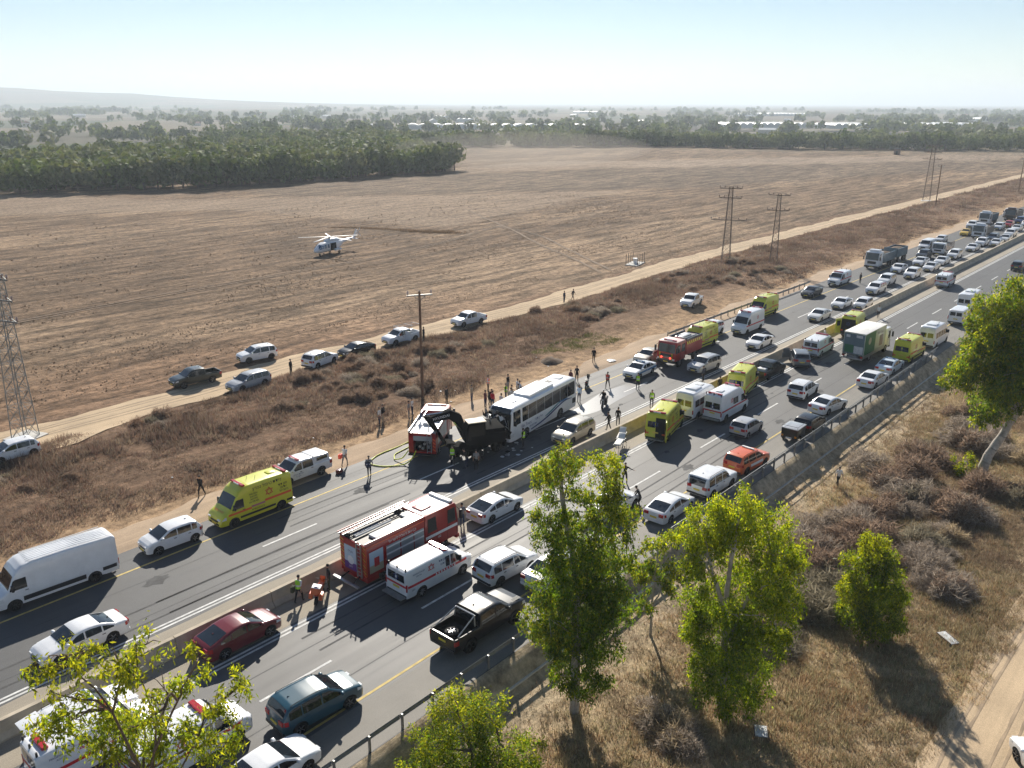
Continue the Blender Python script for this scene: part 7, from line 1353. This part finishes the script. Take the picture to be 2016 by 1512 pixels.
for x, y, f, ps, a, b_, lb in PE: person(x, y, f, ps, a, b_, lb, sleeves=(a not in ('white', 'grey')))
person(39.8, 49.4, 230, 'carry', 'grey', 'black', 'person carrying a dark bundle across the yellow edge line', sleeves=False); person(60.7, 53.4, -60, 'stand', 'black', 'navy', 'person in fluorescent green vest on the verge side of the coach', vest='hivis_green')
person(61.7, 56.7, -60, 'stand', 'white', 'black', 'person in red and white vest standing above the seated group', vest='hivis_orange'); person(58.2, 52.9, 0, 'stand', 'red', 'navy', 'person in bright red top kneeling side of the coach door'); person(45.7, 46.0, 40, 'stand', 'black', 'black', 'person in fluorescent vest with back turned behind the compact fire engine', vest='hivis_green')
person(52.4, 44.1, 110, 'stand', 'black', 'black', 'person in yellow vest at the smashed coach corner', vest='hivis_green'); person(70.6, 48.0, 190, 'walk', 'black', 'black', 'person in orange-red vest walking towards the coach', vest='hivis_orange'); person(72.3, 45.4, 200, 'stand', 'black', 'black', 'person in green vest in the lane before the police car', vest='hivis_green')
person(68.6, 41.4, 200, 'stand', 'olive', 'black', 'person in fluorescent jacket at the median beyond the open yellow ambulance', vest='hivis_green'); person(25.3, 38.55, 20, 'walk', 'white', 'black', 'person in green vest with a shoulder bag at the ambulance motorcycle', vest='hivis_green', sleeves=False)
person(65.5, 44.92, 200, 'ride', 'black', 'black', 'helmeted rider in black on the dark motorcycle', z=.02, cap='white_plain')
for i, (x, y, c1, c2, lb) in enumerate(((61.6,53.6,'white','navy','white shirt'),(62.4,54.2,'black','grey','black top'),(63.1,53.9,'beige','jeans','beige top'),(64.0,54.5,'paleblue','navy','pale blue shirt'),(64.4,55.1,'white','black','white top at the end'),(59.6,53.1,'white','beige','white tee near the coach door'))):
    person(x, y, -60+i*12, 'sit', c1, c2, 'person in '+lb+' sitting on the verge among the coach passengers', z=float(gz(x, y)))
person(63.3, 55.4, -80, 'phone', 'black', 'grey', 'person in black with pale bag standing over the seated passengers')
# ================================================================ towers, poles and small things
def lattice(label, x, y, H_, b0, t0, arms, pads=True, mat='galv'):
    z0 = float(gz(x, y)); r = thing('lattice_tower', label, 'power tower', (x, y, z0), R(20)); leg = [(-1,-1),(1,-1),(1,1),(-1,1)]
    w_ = lambda z: b0+(t0-b0)*min(1, z/H_)
    for s in leg: MB().beam((s[0]*b0, s[1]*b0, -.2), (s[0]*t0, s[1]*t0, H_), .075).build('leg', mat, r)
    zz = [0]; 
    while zz[-1] < H_-.6: zz.append(zz[-1]+max(.9, w_(zz[-1])*2.0))
    zz[-1] = H_
    br = MB()
    for i in range(len(zz)-1):
        za, zb_ = zz[i], zz[i+1]; wa, wb_ = w_(za), w_(zb_)
        for k in range(4):
            p, q = leg[k], leg[(k+1) % 4]; br.beam((p[0]*wa, p[1]*wa, za), (q[0]*wb_, q[1]*wb_, zb_), .032); br.beam((q[0]*wa, q[1]*wa, za), (p[0]*wb_, p[1]*wb_, zb_), .032); br.beam((p[0]*wb_, p[1]*wb_, zb_), (q[0]*wb_, q[1]*wb_, zb_), .032)
    br.build('bracing', mat, r)
    for (za, L_) in arms:
        a_ = MB().beam((0, -L_, za), (0, L_, za), .10, .14).beam((0, -L_, za), (0, -w_(za), za+.5), .05).beam((0, L_, za), (0, w_(za), za+.5), .05).build('cross_arm', mat, r)
        for s in (-1, 1):
            for f in ((1.0,) if L_ < 1.2 else (1.0, .55)): im = cached('ins', lambda: MB().tube((0,0,0), (0,0,.42), .035, n=6).tube((0,0,.10), (0,0,.16), .10, n=8).tube((0,0,.20), (0,0,.26), .10, n=8).tube((0,0,.30), (0,0,.36), .09, n=8).mesh('insulator')); ob('insulator', im, 'porcelain', a_, loc=(0, s*L_*f, za+.06))
    if pads: MB().box(-b0-.5, b0+.5, -b0-.5, b0+.5, -.3, .12).build('concrete_pad', 'concrete_pale', r)
lattice('tall lattice power tower on a concrete pad beside the white hatchback', 25.3, 78.9, 14.6, .78, .36, [(10.6, 1.5), (12.4, 1.35), (14.2, 1.2)])
lattice('grey lattice tower with wide lower platform at the track edge', 146.7, 74.4, 13.6, .75, .30, [(7.6, 3.2), (11.6, 2.0), (13.3, 2.0)], False, 'rust'); lattice('rusty slim lattice tower standing in the scrub next to the wider one', 151.1, 67.0, 12.4, .65, .26, [(9.4, 1.9), (12.1, 1.9)], False, 'rust'); lattice('distant lattice tower with three arms of pale insulators', 285.6, 79.5, 16.5, 1.0, .45, [(12.4, 2.6), (14.4, 2.4), (16.2, 2.2)], True, 'rust')
def pole(label, x, y, H_):
    z0 = float(gz(x, y)); r = thing('utility_pole', label, 'utility pole', (x, y, z0), R(60)); MB().tube((0, 0, -.3), (0, 0, H_), .16, .11, 10).build('shaft', 'wood_pole', r); a_ = MB().beam((0, -1.25, H_-.35), (0, 1.25, H_-.35), .11, .13).beam((0, -.6, H_-.38), (.0, 0, H_-.95), .05).beam((0, .6, H_-.38), (.0, 0, H_-.95), .05).build('cross_arm', 'galv', r)
    im = cached('ins', lambda: None)
    for s in (-1.15, 0, 1.15): ob('insulator', im, 'porcelain', a_, loc=(0, s, H_-.28))
pole('tall wooden utility pole rising from the scrub above the coach', 55.6, 60.0, 10.9); pole('wooden utility pole beside the distant lattice tower', 272.9, 73.2, 11.5); pole('wooden utility pole at the far end of the scrub belt', 330, 63.5, 11.0)
# pump enclosure on the field edge
pz = float(gz(134, 86)); r = thing('pump_station', 'small fenced white pump on a concrete slab at the field edge', 'pump', (134.2, 86.2, pz), R(15)); MB().box(-2.2, 2.2, -1.2, 1.2, -.1, .15).build('slab', 'concrete_pale', r); MB().tube((0, 0, .15), (0, 0, 1.0), .35, n=12).tube((0, 0, .9), (0, 0, 1.1), .45, n=12).tube((.3, 0, .6), (1.3, 0, .6), .16, n=8).build('pump_body', 'white_plain', r)
for xx in (-2.0, -.7, .7, 2.0):
    for yy in (-1.1, 1.1): MB().tube((xx, yy, 0), (xx, yy, 2.0), .05, n=6).build('fence_post', 'rust', r)
r = thing('hut', 'lonely dark hut at the far edge of the ploughed land', 'hut', (546, 172, float(gz(546, 172))), R(10)); MB().box(-1.8, 1.8, -1.6, 1.6, 0, 3.4).build('wall', P['brown'], r); MB().box(-2.1, 2.1, -1.9, 1.9, 3.4, 3.7).build('roof', P['dark'], r); MB().box(-1.82, -1.8, -.5, .5, 0, 2.1).build('door', 'under', r)
# fire hose, bags, debris
def curve_pts(P_, n_=60):
    P_ = np.array(P_, float); t = np.linspace(0, 1, len(P_)); tt = np.linspace(0, 1, n_); X_ = [np.interp(tt, t, P_[:, k]) for k in range(3)]
    for _ in range(8):
        for k in range(3): X_[k][1:-1] = (X_[k][:-2]+2*X_[k][1:-1]+X_[k][2:])/4
    return [Vector((X_[0][i], X_[1][i], X_[2][i])) for i in range(n_)]
tag(MB().path(curve_pts([(44.2,48.7,1.0),(43.6,48.6,.4),(43.0,48.9,.06),(41.6,50.0,.06),(41.2,51.4,.06),(43.0,52.2,.06),(45.4,52.2,.05),(47.5,52.6,0),(49.5,53.4,-.02)]), .05, 6).build('fire_hose', 'hose', smooth=60), 'yellow fire hose looping from the compact fire engine over the shoulder', 'hose')
tag(MB().path(curve_pts([(44.0,49.4,.9),(43.5,49.6,.3),(43.2,50.3,.06),(44.0,51.2,.06),(46.0,51.5,.05),(47.2,52.2,.02)]), .045, 6).build('fire_hose', 'hose', smooth=60), 'shorter yellow hose lying inside the larger loop', 'hose')
def bag(label, x, y, z, sx, sy, sz, mat, rz=0, cat='bag', nm='kit_bag'):
    r = thing(nm, label, cat, (x, y, z), R(rz)); bbox('bag_body', mat, r, -sx/2, sx/2, -sy/2, sy/2, 0, sz, .05); MB().path([Vector((-sx*.25, 0, sz)), Vector((-sx*.15, 0, sz+.08)), Vector((sx*.15, 0, sz+.08)), Vector((sx*.25, 0, sz))], .015, 5).build('bag_handle', 'plastic', r); return r
bag('orange medical bag carried by the person in white shirt', 39.75, 52.95, .55, .42, .25, .38, 'hivis_orange', 30); bag('dark red kit bag on the shoulder asphalt', 38.6, 51.7, .004, .5, .35, .32, P['maroon'], 20); bag('dark folded bundle in the arms of the walking person', 39.58, 49.25, .98, .75, .4, .28, CL['navy'], 60); bag('green shoulder bag at the hip of the vested person', 25.05, 38.75, .70, .3, .18, .4, CL['olive'], 20)
bag('white box in the bed of the black pickup by the median', 84.3, 37.4, .74, .7, .9, .45, 'white_plain', 0, 'box', 'cargo_box')
g_ = random.Random(21)
def scrap(label, x, y, s, mat, cat='litter', nm='litter', z=None, group=None):
    mb = MB(); n_ = 6; vs = [(s*math.cos(6.28*k/n_)*g_.uniform(.6, 1.1), s*math.sin(6.28*k/n_)*g_.uniform(.5, 1), g_.uniform(.02, .10)*s*2) for k in range(n_)]+[(0, 0, s*.25)]; mb.add(vs, [(k, (k+1) % n_, n_) for k in range(n_)]); z = float(gz(x, y))+.05 if z is None else z; return tag(mb.build(nm, mat, loc=(x, y, z), rz=g_.uniform(0, 6)), label, cat, group)
for i in range(26):
    x = g_.uniform(20, 100); y = g_.choice([g_.uniform(55, 61), g_.uniform(12, 23)]); scrap('scrap of white litter on dry ground', x, y, g_.uniform(.06, .15), g_.choice(['tarp', 'white_plain']), group='scraps of white litter')
scrap('white sheet bundled on the bare earth behind the coach', 68.8, 54.3, .6, 'white_plain'); scrap('flat white board on the verge behind the beige saloon', 79.0, 53.2, .7, 'white_plain'); scrap('torn white panel on the lane near the white ambulance', 94.4, 48.4, .6, 'tarp', z=.01)
def board(label, x, y, a, b_, rz, mat): 
    r = thing('board', label, 'board', (x, y, float(gz(x, y))+.10), R(rz)); bbox('panel', mat, r, -a, a, -b_, b_, 0, .06, .01); MB().box(-a, a, -b_-.04, -b_, 0, .09).box(-a, a, b_, b_+.04, 0, .09).build('rim', 'rust', r)
board('pale discarded door panel lying in the dry grass by the dirt road', 49.2, 8.9, .6, .28, 55, 'tarp'); board('white board leaning in the weeds beyond the cone-shaped tree', 58.7, 12.6, .3, .22, 20, 'white_plain'); board('crumpled pale sheet in the shade under the broad tree', 34.6, 13.6, .4, .3, 30, 'tarp')
r = thing('earth_mound', 'dark mound of earth beside the verge above the coach', 'mound', (74.2, 58.4, float(gz(74.2, 58.4))-.1)); mb = MB(); n_ = 16
vs = [(0, 0, .5)]+[(rr_*math.cos(6.28*k/n_)*g_.uniform(.85, 1.15), rr_*.8*math.sin(6.28*k/n_)*g_.uniform(.85, 1.15), zz_*g_.uniform(.7, 1.2)) for rr_, zz_ in ((.6, .45), (1.0, .28), (1.5, 0)) for k in range(n_)]
mb.add(vs, [(0, 1+k, 1+(k+1) % n_) for k in range(n_)]+[(1+i*n_+k, 1+(i+1)*n_+k, 1+(i+1)*n_+(k+1) % n_, 1+i*n_+(k+1) % n_) for i in range(2) for k in range(n_)]).build('heap', 'soilpile', r, smooth=60)

g5 = random.Random(55)
for i in range(26):
    x, y = g5.uniform(49.5, 53.5), g5.uniform(43.3, 46.6); s_ = g5.uniform(.08, .32); scrap('piece of dark crash debris on the asphalt at the coach front', x, y, s_, g5.choice(['excav_dark', 'plastic', 'steel', 'tarp']), 'debris', 'debris', .012, 'crash debris')
